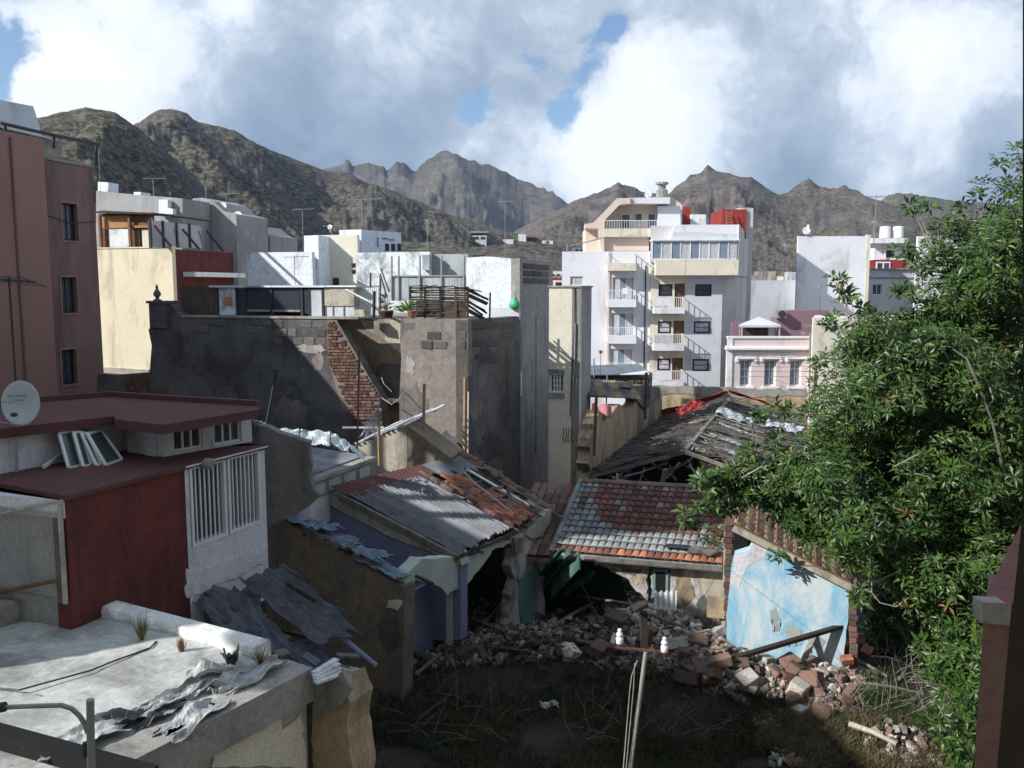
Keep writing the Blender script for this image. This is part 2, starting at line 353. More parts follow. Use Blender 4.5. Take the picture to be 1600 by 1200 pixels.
mat('tarp_blue_grey', (.12,.13,.165), (.075,.085,.11), 2, stain=(.08,.085,.10), sscale=1.5, samt=.5, sv=1, bump=.5, bscale=7, rough=.6)
mat('silver_foil', (.60,.65,.66), (.48,.53,.54), 3, stain=(.3,.33,.34), sscale=2, samt=.4, sv=1, bump=.9, bscale=6, rough=.35, metal=.35)
mat('rag_blue', (.19,.25,.32), (.12,.16,.21), 4, stain=(.08,.09,.12), sscale=3, samt=.5, sv=1, bump=.6)
mat('wood_grey', (.24,.215,.19), (.15,.135,.12), 4, rnd=.4, stain=(.08,.07,.065), sscale=3, samt=.5, bump=.5, bscale=20)
mat('wood_pale', (.42,.38,.32), (.32,.28,.23), 4, rnd=.3, stain=(.2,.17,.14), sscale=3, samt=.4, bump=.4)
mat('wood_dark', (.075,.055,.045), (.045,.035,.03), 4, rnd=.5, stain=(.14,.11,.09), sscale=3, samt=.3, bump=.5)
mat('wood_brown', (.20,.105,.055), (.14,.075,.04), 4, rnd=.2, bump=.3)
mat('wood_orange', (.42,.22,.10), (.33,.17,.08), 4, rnd=.2, bump=.3)
mat('bamboo', (.40,.25,.13), (.28,.18,.10), 4, bump=.3)
mat('white_metal', (.72,.73,.74), (.66,.67,.68), 2, rough=.45, bump=.03, fine=.05, stain=(.5,.48,.45), sscale=3, samt=.2)
mat('grey_metal', (.33,.34,.35), (.26,.27,.28), 3, rough=.5, bump=.1, fine=.1, metal=.3)
mat('blue_pipe', (.22,.24,.34), (.18,.20,.29), 2, rough=.5, bump=.1)
mat('rust', (.17,.085,.055), (.10,.055,.04), 5, bump=.5)
mat('dark_metal', (.04,.042,.045), (.03,.03,.033), 3, rough=.5, bump=.1, fine=.1)
mat('dark_frame', (.045,.035,.03), (.035,.028,.025), 3, rough=.5, bump=.05)
mat('glass', (.05,.06,.075), (.035,.042,.055), 1.5, rough=.08, bump=0, spec=.8, fine=0)
mat('glass_pale', (.22,.27,.33), (.17,.21,.26), 1.5, rough=.1, bump=0, spec=.8, fine=0)
mat('glass_green', (.075,.10,.085), (.05,.07,.06), 1.5, rough=.08, bump=0, spec=.8, fine=0)
mat('curtain', (.55,.56,.58), (.40,.42,.45), 6, sscale=6, bump=.2, stain=(.3,.32,.35), samt=.4, sv=.05)
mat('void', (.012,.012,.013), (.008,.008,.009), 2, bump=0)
mat('dish', (.42,.46,.47), (.38,.42,.43), 3, rough=.4, bump=.03, fine=.06)
mat('dish_white', (.72,.73,.74), None, 3, rough=.4, bump=.03, fine=.05)
mat('ink', (.06,.08,.10), None, bump=0)
mat('ceramic', (.82,.82,.80), (.76,.76,.74), 3, rough=.2, spec=.6, bump=.02, fine=.03)
mat('pink_wall', (.70,.58,.56), (.64,.52,.51), .7, stain=(.45,.33,.31), sscale=.8, samt=.35, bump=.1)
mat('purple_wall', (.28,.17,.20), (.23,.14,.17), .8, stain=(.18,.12,.14), sscale=.8, samt=.4, bump=.15)
mat('trim_white', (.82,.82,.83), (.76,.76,.77), 1, stain=(.45,.42,.4), sscale=1.2, samt=.4, bump=.15)
mat('red_net', (.48,.075,.05), (.36,.055,.04), 3, stain=(.55,.16,.12), sscale=2, samt=.5, sv=1, bump=.6)
mat('green_bag', (.05,.38,.14), (.10,.50,.24), 5, rough=.4, bump=.6, spec=.5)
mat('pink_cloth', (.55,.22,.25), (.42,.16,.2), 3, bump=.5)
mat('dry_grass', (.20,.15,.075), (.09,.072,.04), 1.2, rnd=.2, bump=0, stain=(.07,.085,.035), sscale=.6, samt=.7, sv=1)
mat('dry_grass_shaded', (.085,.066,.036), (.045,.038,.022), 1.2, rnd=.2, bump=0, stain=(.03,.042,.018), sscale=.6, samt=.7, sv=1)  # darker copy of the dry grass, the yard's shade put into its colour
mat('green_grass', (.04,.07,.024), (.026,.048,.016), 2, bump=0)
mat('twig', (.26,.22,.18), (.17,.145,.12), 3, bump=.2)
mat('bark', (.13,.105,.085), (.08,.065,.055), 4, bump=.6)
mat('orange_cloth', (.55,.17,.07), None, 4, bump=.3)
mat('maroon_paint', (.22,.09,.085), (.18,.075,.07), 2, bump=.15)
def leafmat(name, c1, c2, rough=.32):
    m = bpy.data.materials.new(name); m.use_nodes = True; t = m.node_tree; n = t.nodes.new; l = t.links.new; bs = t.nodes['Principled BSDF']
    tc = n('ShaderNodeTexCoord'); q = n('ShaderNodeTexNoise'); l(tc.outputs['Object'], q.inputs[0]); q.inputs['Scale'].default_value = 1.1; q.inputs['Detail'].default_value = 4
    q2 = n('ShaderNodeTexWhiteNoise'); q2.noise_dimensions = '1D'; g = n('ShaderNodeNewGeometry'); l(g.outputs['Random Per Island'], q2.inputs['W'])
    ad = n('ShaderNodeMath'); ad.operation = 'ADD'; l(q.outputs[0], ad.inputs[0]); l(q2.outputs[0], ad.inputs[1])
    mr = n('ShaderNodeMapRange'); l(ad.outputs[0], mr.inputs[0]); mr.inputs[1].default_value = .5; mr.inputs[2].default_value = 1.5
    r = n('ShaderNodeValToRGB'); l(mr.outputs[0], r.inputs[0]); r.color_ramp.elements[0].color = (*c1, 1); r.color_ramp.elements[1].color = (*c2, 1)
    l(r.outputs[0], bs.inputs['Base Color']); bs.inputs['Roughness'].default_value = rough; bs.inputs['Specular IOR Level'].default_value = .5
    tr = n('ShaderNodeBsdfTranslucent'); l(r.outputs[0], tr.inputs[0]); mx = n('ShaderNodeMixShader'); mx.inputs[0].default_value = .18
    o = t.nodes['Material Output']; l(bs.outputs[0], mx.inputs[1]); l(tr.outputs[0], mx.inputs[2]); l(mx.outputs[0], o.inputs[0]); MATS[name] = m
leafmat('leaf', (.012,.040,.009), (.085,.155,.026), .42)
leafmat('agave', (.10,.20,.04), (.28,.42,.10), .4)
leafmat('dry_leaf', (.16,.085,.03), (.30,.17,.06), .6)

# mountain rock
m = bpy.data.materials.new('mountain_rock'); m.use_nodes = True; t = m.node_tree; n = t.nodes.new; l = t.links.new; bs = t.nodes['Principled BSDF']
tc = n('ShaderNodeTexCoord')
def tn(s, d=6, r=.65, vec=None):
    q = n('ShaderNodeTexNoise'); l(vec or tc.outputs['Object'], q.inputs[0]); q.inputs['Scale'].default_value = s; q.inputs['Detail'].default_value = d; q.inputs['Roughness'].default_value = r; return q.outputs[0]
def tr_(v, cols):
    q = n('ShaderNodeValToRGB'); l(v, q.inputs[0]); e = q.color_ramp.elements
    e[0].position = cols[0][0]; e[0].color = (*cols[0][1], 1); e[1].position = cols[-1][0]; e[1].color = (*cols[-1][1], 1)
    for p, c in cols[1:-1]: k = e.new(p); k.color = (*c, 1)
    return q.outputs[0]
big = tr_(tn(.006), [(.36, (.122,.104,.098)), (.48, (.15,.13,.114)), (.58, (.182,.162,.128)), (.70, (.15,.128,.122))])
mp = n('ShaderNodeMapping'); l(tc.outputs['Object'], mp.inputs[0]); mp.inputs['Scale'].default_value = (1, 1, 1.6)
bush = tr_(tn(.21, 8, .78, mp.outputs[0]), [(.40, (1.45,1.40,1.36)), (.48, (1.0,.97,.92)), (.53, (.42,.48,.34)), (.64, (.20,.26,.16))])
mx = n('ShaderNodeMix'); mx.data_type = 'RGBA'; mx.blend_type = 'MULTIPLY'; mx.inputs[0].default_value = 1; l(big, mx.inputs[6]); l(bush, mx.inputs[7])
at_ = n('ShaderNodeAttribute'); at_.attribute_name = 'rock'; mx2 = n('ShaderNodeMix'); mx2.data_type = 'RGBA'; l(at_.outputs['Fac'], mx2.inputs[0]); l(mx.outputs[2], mx2.inputs[6])
rk = tr_(tn(.035, 8, .7), [(.35, (.07,.062,.064)), (.5, (.155,.13,.122)), (.68, (.25,.215,.195))]); l(rk, mx2.inputs[7])
l(mx2.outputs[2], bs.inputs['Base Color']); bs.inputs['Roughness'].default_value = 1; bs.inputs['Specular IOR Level'].default_value = .1
bp = n('ShaderNodeBump'); bp.inputs['Strength'].default_value = 1; bp.inputs['Distance'].default_value = 3.6; l(tn(.12, 9, .78), bp.inputs['Height']); l(bp.outputs[0], bs.inputs['Normal'])
MATS['mountain_rock'] = m
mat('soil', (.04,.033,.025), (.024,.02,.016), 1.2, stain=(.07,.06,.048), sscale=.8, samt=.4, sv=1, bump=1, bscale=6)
mat('city_ground', (.16,.15,.14), (.12,.115,.11), .3, bump=.2)

# ------------------------------------------------------------ numpy fBm
def vnoise(x, y, seed):
    r = np.random.default_rng(seed).random((256, 256)); xi = np.floor(x).astype(int); yi = np.floor(y).astype(int); fx = x-xi; fy = y-yi
    fx = fx*fx*(3-2*fx); fy = fy*fy*(3-2*fy); g = lambda a, b: r[a & 255, b & 255]
    return (g(xi, yi)*(1-fx)+g(xi+1, yi)*fx)*(1-fy)+(g(xi, yi+1)*(1-fx)+g(xi+1, yi+1)*fx)*fy
def fbm(x, y, seed, o=5, rough=.5):
    s = 0; a = 1; tot = 0
    for k in range(o): s = s+a*vnoise(x*2**k, y*2**k, seed+k); tot += a; a *= rough
    return s/tot-.5
def ridged(x, y, seed, o=5, rough=.55):
    s = 0; a = 1; tot = 0
    for k in range(o): s = s+a*(1-np.abs(2*vnoise(x*2**k, y*2**k, seed+k)-1)); tot += a; a *= rough
    return s/tot
# ------------------------------------------------------------ ground and mountains
def yard_h(x, y):
    g = lambda cx, cy, sx, sy: math.exp(-((x-cx)/sx)**2-((y-cy)/sy)**2)
    h = .85*g(4.2, 18.3, 2.6, 1.5)+.9*g(.8, 19.2, 3.4, 1.5)+.55*g(3.4, 20.2, 1.6, .9)+.5*g(-2.5, 17.6, 2.2, 1.6)+.35*g(6.5, 16.3, 1.6, 1.6)
    return h+.10*math.sin(x*1.7+.4*y)+.08*math.sin(y*2.1-x*.8)
def pg(px, py):
    d = ray(px, py); t = 9.5/d.y; st = .12/d.y
    while t*d.y < 26:
        p = CAM+d*t
        if p.z <= yard_h(p.x, p.y): break
        t += st
    for _ in range(6):
        p = CAM+d*t; t += (yard_h(p.x, p.y)-p.z)/d.z*.5
    return CAM+d*t
mb = MB(); mb.add([(-3200,-1500,-.6),(3200,-1500,-.6),(3200,3000,-.6),(-3200,3000,-.6)], [(0,1,2,3)])
obj('ground', mb, 'city_ground', kind='structure')
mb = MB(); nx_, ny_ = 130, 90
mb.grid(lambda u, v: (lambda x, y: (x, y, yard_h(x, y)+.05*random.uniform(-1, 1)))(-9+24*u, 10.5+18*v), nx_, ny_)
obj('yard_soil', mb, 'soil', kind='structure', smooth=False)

RIDGES = [ # distance, slope, (px,py) skyline
 (460, .42, [(-400,260),(-200,215),(60,183),(100,173),(125,168),(145,167),(160,170),(185,178),(205,190),(230,210),(260,236),(300,270),(350,320),(400,362),(440,392),(480,430),(600,520)]),
 (800, .36, [(-300,330),(0,290),(120,245),(180,212),(215,192),(235,178),(250,170),(268,168),(285,171),(297,180),(312,196),(330,199),(350,200),(365,203),(380,212),(400,224),(420,233),(450,245),(480,256),(500,264),(530,268),(555,274),(575,287),(600,291),(640,308),(680,325),(720,340),(760,352),(800,362),(860,374),(950,392),(1100,430)]),
 (2300, .50, [(300,330),(420,300),(490,264),(520,260),(536,257),(541,250),(546,251),(551,259),(565,254),(585,253),(600,257),(604,265),(612,258),(620,249),(632,252),(642,264),(650,268),(657,258),(668,247),(680,237),(690,233),(712,236),(722,244),(740,251),(762,256),(775,260),(790,266),(800,274),(812,280),(830,284),(850,293),(870,303),(890,318),(940,350),(1050,400)]),
 (1050, .42, [(700,400),(780,375),(820,352),(850,338),(880,322),(900,312),(925,303),(940,297),(955,291),(961,287),(967,282),(974,288),(990,290),(1000,297),(1020,300),(1040,304),(1050,298),(1060,287),(1075,275),(1088,270),(1098,264),(1106,256),(1114,262),(1130,268),(1150,273),(1165,276),(1174,275),(1184,283),(1200,295),(1218,304),(1232,300),(1242,290),(1255,280),(1264,276),(1276,286),(1284,293),(1290,289),(1300,294),(1310,290),(1324,288),(1334,294),(1350,302),(1370,311),(1400,322),(1450,330),(1600,345),(1800,352),(2100,380)]),
 (1800, .40, [(1300,350),(1350,325),(1378,312),(1388,302),(1400,299),(1425,300),(1440,304),(1470,309),(1500,313),(1560,318),(1620,322),(1800,322),(2000,330)]),
 (600, .34, [(330,400),(420,388),(520,372),(600,375),(680,378),(735,384),(800,381),(860,380),(900,390),(960,412),(1100,450)]),
]
naz, nr = 1300, 300
az = np.linspace(R(-50), R(50), naz); rr = 120*(2750/120)**np.linspace(0, 1, nr)
A, RR = np.meshgrid(az, rr, indexing='ij'); X = RR*np.sin(A); Y = RR*np.cos(A); H = np.full(A.shape, -1.0); rock = np.zeros(A.shape)
for k, (D, sl, pts) in enumerate(RIDGES):
    a_, t_ = [], []
    for p in pts: d = ray(*p); a_.append(math.atan2(d.x, d.y)); t_.append(d.z/math.hypot(d.x, d.y))
    Dk = D*(1+.10*fbm(A*9+5*k, A*0+k, 40+k, 3)); tan = np.interp(A, a_, t_, left=t_[0]*.5, right=t_[-1]*.5)
    # small jaggedness on the skyline itself
    JG = (.0014 if k != 2 else .0022)*(fbm(A*160, A*0+3.3, 90+k, 4, .6))*2
    dd = (Dk-RR); near = np.abs(dd); t1 = tan[:, 0]; ker = np.hanning(121); ker /= ker.sum(); sm = np.convolve(np.pad(t1, 60, mode='edge'), ker, 'valid')[:, None]
    wn = np.exp(-near/(D*.045)); top = 9+(sm+(tan-sm)*wn+JG*wn)*Dk
    sc_ = 95+.085*D; g = ridged(X/sc_+.7*fbm(X/150,Y/150,k+9,3), Y/sc_+.7*fbm(X/130,Y/130,k+19,3), 11*k+3, 7, .56)-.5; g2 = fbm(X/44, Y/44, 7*k+70, 7, .62)+.6*(ridged(X/26, Y/26, 7*k+80, 5, .6)-.5)
    amp = np.clip(near/(D*.14), 0, 1)
    fall = near*sl+ (near**1.25)*.02
    h = top-fall+amp*(g*D*(.075 if k != 2 else .06)+g2*19)*np.clip((top-0)/60, .15, 1.3)
    h = np.where(RR > Dk, top-(RR-Dk)*.6, h)
    rock = np.where(h > H, np.clip((ridged(X/70, Y/70, 5+k, 5)-.60)*5, 0, 1)*(.9 if k in (2, 3) else .45)+(.25 if k == 3 else 0), rock)
    H = np.maximum(H, h)
H = np.maximum(H, -.5+2*fbm(X/60, Y/60, 3, 3)+np.clip((RR-150)/40, 0, 6)); H[:, 0] = -1
def terr(x, y):
    a_ = (math.atan2(x, y)-az[0])/(az[1]-az[0]); r_ = math.log(math.hypot(x, y)/120)/math.log(2750/120)*(nr-1); i_, j_ = int(a_), int(r_); fa, fr = a_-i_, r_-j_
    return (H[i_, j_]*(1-fa)+H[i_+1, j_]*fa)*(1-fr)+(H[i_, j_+1]*(1-fa)+H[i_+1, j_+1]*fa)*fr
def hill_hit(px, py, y0=300, y1=900):
    y = y0
    while y < y1:
        p = at(px, py, y)
        if terr(p.x, p.y) >= p.z: return y
        y += 3
    return None
vs = np.stack([X, Y, H], -1).reshape(-1, 3); i, j = np.meshgrid(np.arange(naz-1), np.arange(nr-1), indexing='ij'); a = (i*nr+j).ravel()
fs = np.stack([a, a+nr, a+nr+1, a+1], -1)
me = bpy.data.meshes.new('mountains'); me.vertices.add(len(vs)); me.vertices.foreach_set('co', vs.ravel()); me.loops.add(fs.size); me.loops.foreach_set('vertex_index', fs.ravel())
me.polygons.add(len(fs)); me.polygons.foreach_set('loop_start', np.arange(0, fs.size, 4)); me.polygons.foreach_set('loop_total', np.full(len(fs), 4)); me.update(calc_edges=True)
atr = me.attributes.new('rock', 'FLOAT', 'POINT'); atr.data.foreach_set('value', rock.ravel())
me.materials.append(MATS['mountain_rock']); o = bpy.data.objects.new('mountains', me); COL.objects.link(o); o['kind'] = 'structure'
for p in me.polygons: pass
# ============================================================ unseen neighbours shaped to cast the yard's shade, beside the viewer's house (left of the frame)
def building(name, label, m, foot, z0, z1, group=None, cat='building', parapet=None):
    c = Vector((sum(p[0] for p in foot)/len(foot), sum(p[1] for p in foot)/len(foot), z0))
    t = thing(name, label, cat, c, group); obj('wall', MB().prism(foot, z0, z1), m, t); return t
t = thing('apartment_building', 'unseen house left of the frame, its roofline shaped to shade the ruined yard', 'building', (-18, 14, -.4))
def yz_prism(pts, x0, x1): return MB().poly([(x0, y, z) for y, z in pts], (x1-x0, 0, 0))
obj('wall', yz_prism([(7.5, -.4), (7.5, 13.6), (12.3, 13.6), (13.5, 11.95), (17.4, 10.7), (21.2, 10.5), (21.2, -.4)], -13.5, -23), 'beige_wall', t)  # unseen house; roofline profile shaped so its shadow edge falls as wanted
obj('added_shade_box', yz_prism([(4.2, 12.5), (7.49, 12.5), (7.49, 14.2), (4.2, 14.2)], -13.55, -16), 'beige_wall', t)  # unseen box added to shade the lower yard
obj('added_shade_canopy', yz_prism([(14.3, 13.75), (19.0, 13.75), (19.0, 17.3), (12.4, 17.3), (13.0, 15.3)], -13.6, -16), 'beige_wall', t)  # unseen raised block added to shade the tiled roof
for y_ in (14.7, 18.7):
    for x_ in (-13.8, -15.8): obj('post', MB().prism([(x_-.12, y_-.12), (x_+.12, y_-.12), (x_+.12, y_+.12), (x_-.12, y_+.12)], 10.4, 13.74), 'grey_metal', t)  # posts added to carry that shading block
t = thing('viewer_house', 'cream rendered house the view is taken from, behind the camera', 'house', (1, -5, -.4))
obj('wall', MB().prism([(-11.5, -11), (14, -11), (14, -.5), (-11.5, -.5)], -.4, 15.5), 'cream_wall', t)
building('town_house', 'unseen plain house right of the frame, added to darken the yard', 'apt_side', [(14.5, -.4), (24, -.4), (24, 15), (14.5, 15)], -.4, 12.5)  # unseen; added so less sky light reaches the yard
building('town_house', 'unseen house left of the frame, roof slope shaped to shade the dark wall', 'brown_wall', [(-28, 21.5), (-19.2, 21.5), (-19.2, 28.4), (-28, 28.4)], -.4, [13.6, 13.6, 17.2, 17.2])  # unseen block; roof slope shaped for the diagonal shade on the dark wall

GD = (.285, 1.0)      # the town grid: running away from the viewer ...
ED = (1.0, -.285)     # ... and along the fronts
def P2(px, Y): p = at(px, 450, Y); return (p.x, p.y)
def add2(a, d, s): return (a[0]+d[0]*s, a[1]+d[1]*s)

# ============================================================ BROWN BLOCK (left edge)
a = P2(70, 35.0); b = along(a, GD, 155); wB = W(a, b); zt = wB.uz(72, 249)[1]
t = thing('apartment_building', 'tall brown apartment block at the left edge with three narrow windows', 'building', (a[0]-5, a[1], -.4))
holes = [wB.rect(97, 318, 121, 376), wB.rect(96, 433, 120, 489), wB.rect(96, 546, 120, 601)]
obj('wall', wB.facade(MB(), 0, wB.len, -.4, zt, holes, .3), 'brown_wall', t)
body = [add2(a, (-1, .285), .32), add2(b, (-1, .285), .32), (b[0]-9, b[1]+2.6), (a[0]-9, a[1]+2.6)]
obj('rear_wall', MB().prism(body, -.4, zt-.02), 'brown_wall', t)
for h in holes:
    f = window(t, wB, h, 'dark_frame', 'glass', 2, 2, .07, .16)
    m = MB(); g = .07
    for q in ((h[0]-g, h[0], h[2]-g, h[3]+g), (h[1], h[1]+g, h[2]-g, h[3]+g), (h[0], h[1], h[2]-g, h[2]), (h[0], h[1], h[3], h[3]+g)): wB.box(m, *q, 0, .035)
    obj('surround', m, 'brown_wall_light', f)
# nearer, lighter volume
a2 = along(a, GD, -60); wB2 = W(a2, a); wB2.a = wB2.a+wB2.n*.35
z2 = wB2.uz(52, 214)[1]
m = MB(); wB2.box(m, 0, wB2.len+.0, -.4, z2, -8, 0); obj('side_wall', m, 'brown_wall_light', t)
m = MB(); wB.box(m, 0.1, wB.len+.05, zt, zt+.1, -.45, .05); obj('coping', m, 'concrete', t)
m = MB(); m.tube([wB2.P(wB2.len-1.6, z2-.2, .04), wB2.P(wB2.len-1.6, 2, .04)], .05, 6); obj('drainpipe', m, 'brown_wall', t)
m = MB(); m.tube([wB.P(.05, zt-1.5, .03), wB.P(.06, 6, .04), wB.P(.3, 1, .03)], .02, 4); m.tube([wB.P(.1, zt-2.2, .03), wB.P(wB.len*.5, zt-2.5, .05), wB.P(wB.len, zt-2.3, .03)], .015, 4); obj('cable', m, 'dark_metal', t)
# roof terrace: railing posts, sloping awning rail, grey stair roof
m = MB()
m.tube([wB.px(0, 192, .4), wB.px(60, 206, .2), wB.px(155, 226, .1)], .07); obj('awning_rail', m, 'dark_metal', t)
for px_ in (8, 84, 151):
    m = MB(); m.tube([wB.px(px_, 193+px_*.21, .1), wB.px(px_, 196+px_*.42+ (0 if px_ > 20 else 8), .1)], .06); obj('post', m, 'dark_metal', t)
m = MB(); m.grid(lambda u, v: wB.P(-7+u*(wB.len+6.4), z2+.22+ (1-u)*.15+.25*v*0, -.3-1.4*v), 10, 3); obj('awning', m, 'corrugated_white', t, solid=.04)
m = MB(); wB.poly(m, [(-60, 300), (-60, 148), (0, 156), (52, 166), (58, 185), (75, 245), (75, 300)], -5.5, -2.0); obj('stair_tower', m, 'apt_grey', t)
m = MB(); wB.poly(m, [(56, 212), (92, 226), (108, 246), (56, 246)], -2.9, -.8); obj('terrace_room', m, 'beige_wall', t)

# ============================================================ CREAM AND RED HOUSE behind it
a = P2(60, 49.6); b = along(P2(271, 48), ED, 271); a = along(b, ED, 60); wC = W(a, b)
c = along(b, GD, 366); wCr = W(b, c); zC = wC.uz(200, 388)[1]
t = thing('town_house', 'sunlit cream house with a dark red flank and a timber roof shelter', 'building', ((a[0]+b[0])/2, b[1]+3, -.4))
obj('wall', wC.facade(MB(), 0, wC.len, -.4, zC, [], .3), 'cream_wall', t)
m = MB(); wCr.box(m, 0.31, wCr.len, -.4, wCr.uz(300, 391)[1], -.3, 0); obj('flank_wall', m, 'red_wall', t)
obj('roof', MB().prism([add2(a, (0,1), .35), add2(b, (-.02,1), .35), add2(c, (-.4,0), 1), add2(a, (.2,1), 6)], 5, zC-.25), 'concrete', t)
u0, u1, z0, z1 = wCr.rect(286, 426, 366, 433); m = MB(); wCr.box(m, u0, u1, z0, z1, 0.0, .8); obj('ledge', m, 'trim_white', t)
m = MB(); wC.box(m, 0, wC.len+.05, zC, zC+.07, -.35, .05); obj('coping', m, 'cream_wall', t)
m = MB(); wC.poly(m, [(150, 592), (160, 574), (232, 578), (236, 592)], -.1, .12); obj('plinth_render', m, 'pale_render', t)
# timber roof shelter
sh = thing('roof_shelter', 'brown timber and glass shelter on top of the cream house', 'shelter', wC.P(wC.len*.6, zC+.1, -1))
m = MB(); m.poly([wC.px(150, 333, -.2), wC.px(240, 335, -.2), wCr.px(331, 347, .2), wCr.px(320, 341, -4), wC.px(160, 331, -5)], (0, 0, .09)); obj('roof', m, 'wood_dark', sh)
for i, px_ in enumerate((157, 203, 239)):
    u, z = wC.uz(px_, 388, -.4); m = MB(); wC.box(m, u-.07, u+.07, zC+.07, wC.uz(px_, 337, -.4)[1], -.55, -.4); obj('post', m, 'wood_brown', sh)
for (x0, x1, y0, y1, mt, nm) in ((158, 202, 337, 356, 'wood_orange', 'upper_panel'), (205, 237, 337, 352, 'wood_brown', 'upper_panel'), (170, 202, 358, 386, 'corrugated_white', 'shutter'), (206, 218, 357, 386, 'wood_brown', 'door'), (222, 236, 358, 386, 'beige_wall', 'panel'), (157, 169, 358, 386, 'wood_brown', 'panel')):
    m = MB(); wC.box(m, *wC.rect(x0, y0, x1, y1, -.7), -.76, -.7); obj(nm, m, mt, sh)
m = MB(); wC.box(m, *wC.rect(203, 352, 238, 356, -.6), -.62, -.55); obj('beam', m, 'wood_orange', sh)
m = MB(); wC.box(m, *wC.rect(155, 333, 240, 387, -1.5), -1.6, -1.5); obj('back_panel', m, 'wood_dark', sh)
xs = [241, 261, 282, 302, 322]
for i in range(4):
    u0 = wCr.uz(xs[i], 380)[0]; u1 = wCr.uz(xs[i+1], 380)[0]; zt_ = wCr.uz(xs[i], 342+i*2.4)[1]; zb = wCr.uz(xs[i], 387)[1]
    f = MB(); wCr.box(f, u0, u0+.13, zb, zt_, -.35, -.22)
    f = obj('window', f, 'dark_metal', sh); p = MB(); wCr.box(p, u0+.14, u1-.02, zb+.02, zt_-.06, -.31, -.28); obj('pane', p, 'glass_pale', f)
for (x0, y0, x1, y1, mt) in ((241, 352, 267, 385, 'rust'), (285, 358, 311, 389, 'dark_metal'), (323, 361, 349, 392, 'dark_metal')):
    m = MB(); m.bar(wCr.px(x0, y0, .0), wCr.px(x1, y1, .35), .1, .1); obj('brace', m, mt, sh)
# walls behind
def slab_wall(name, label, m, pxs, Y, th=.5, grp=None, d=ED, cat='wall', pref=None):
    x0 = min(p[0] for p in pxs); x1 = max(p[0] for p in pxs); a = P2(x0, Y); b = along(a, d, x1) if x1 > x0 else a; w = W(a, b); mb = MB(); w.poly(mb, pxs, -th, 0)
    o = obj(name, mb, m); o['label'] = label; o['category'] = cat
    if grp: o['group'] = grp
    return w, o
w5, _ = slab_wall('wall', 'long low grey roof wall behind the timber shelter', 'mid_grey', [(150, 430), (150, 298), (200, 303), (285, 310), (285, 430)], 60, 3, cat='building')
w6, _ = slab_wall('wall', 'grey gable wall carrying two satellite dishes behind the red flank', 'mid_grey', [(268, 470), (268, 327), (300, 327), (301, 310), (316, 309), (335, 315), (350, 330), (369, 335), (373, 470)], 62, 4, cat='building')
w7, _ = slab_wall('wall', 'stained grey wall end between the dish gable and the white wall', 'mid_grey', [(366, 480), (367, 352), (395, 352), (402, 358), (412, 366), (422, 368), (424, 480)], 66, 4, cat='building')
m = MB(); w6.box(m, *w6.rect(303, 318, 311, 328), 0, .12); o = obj('roof_hatch', m, 'trim_white'); o['label'] = 'small white framed hatch on the grey gable top'; o['category'] = 'hatch'
slab_wall('wall', 'short bright white wall piece between the low roof wall and the dish gable', 'white_wall', [(248, 338), (248, 312), (262, 312), (262, 325), (270, 326), (270, 338)], 58, .4)
slab_wall('wall', 'little white roof block on the low wall beside the brown block', 'white_wall', [(153, 300), (153, 284), (169, 285), (169, 300)], 61, 1)
slab_wall('wall', 'tiny white chimney block on the low roof wall', 'white_wall', [(209, 305), (209, 300), (220, 300), (220, 306)], 61, 1)
slab_wall('wall', 'white parapet at the end of the low roof wall', 'apt_white', [(262, 330), (262, 310), (284, 311), (284, 330)], 59, .5)

# low stained remains between the brown block and the dark wall
wq, _ = slab_wall('wall', 'low ruined wall with a patch of red brick beside the dark house', 'grey_render', [(150, 660), (152, 584), (180, 586), (232, 582), (240, 660)], 36, .4)
rb = MB(); wq.poly(rb, [(193, 600), (193, 590), (231, 585), (231, 618), (210, 618)], 0, .06); obj('brick_patch', rb, 'brick', _)
m = MB(); wq.poly(m, [(232, 634), (268, 620), (312, 628), (300, 634)], -.2, 1.2); o = obj('roof_sheet', m, 'corrugated_white'); o['label'] = 'pale blue white roof sheet peeking over the red roof'; o['category'] = 'roof sheet'

# ============================================================ DARK TERRACED HOUSE (C)
C1a = P2(236, 31.5); C1b = along(C1a, ED, 602); wC1 = W(C1a, C1b); ZT = wC1.uz(480, 497)[1]
dh = thing('old_house', 'long dark rendered ruin wall carrying a roof terrace, brick and stone showing', 'building', wC1.P(wC1.len/2, -.4, -3))
top = jag([(300, 495), (430, 496), (526, 497)], 18, .8)
m = MB(); wC1.poly(m, [(236, 960), (234, 700), (237, 640), (233, 590), (237, 540), (232, 515), (236, 510), (235, 478), (262, 471), (268, 478), (280, 492)]+top+jag([(527, 500), (560, 560), (597, 622)], 9, 1.2)+[(602, 960)], -.45, 0)
obj('wall', m, 'dark_render', dh)
# coping line
m = MB(); w_ = wC1; u0 = w_.uz(283, 497)[0]; u1 = w_.uz(560, 497)[0]; w_.box(m, u0, u1, ZT-.02, ZT+.05, -.5, .04); obj('coping', m, 'concrete', dh)
# pilaster and finial
u = wC1.uz(248, 480)[0]; m = MB(); wC1.box(m, u-.35, u+.4, wC1.uz(248, 512)[1], wC1.uz(248, 474)[1], -.5, .1); wC1.box(m, u-.42, u+.5, wC1.uz(248, 474)[1], wC1.uz(248, 470)[1], -.55, .16)
obj('pilaster', m, 'dark_render', dh)
s = (wC1.px(247, 444)-wC1.px(247, 470)).length
prof = [(.05,0),(.20,.01),(.20,.05),(.1,.09),(.08,.16),(.13,.22),(.19,.30),(.17,.40),(.10,.52),(.055,.60),(.07,.66),(.05,.74),(.015,.82)]
m = MB().lathe(wC1.px(246, 470, -.2), [(r_*s/.82, h_*s/.82) for r_, h_ in prof], 12); o = obj('finial', m, 'dark_render', dh, smooth=True)
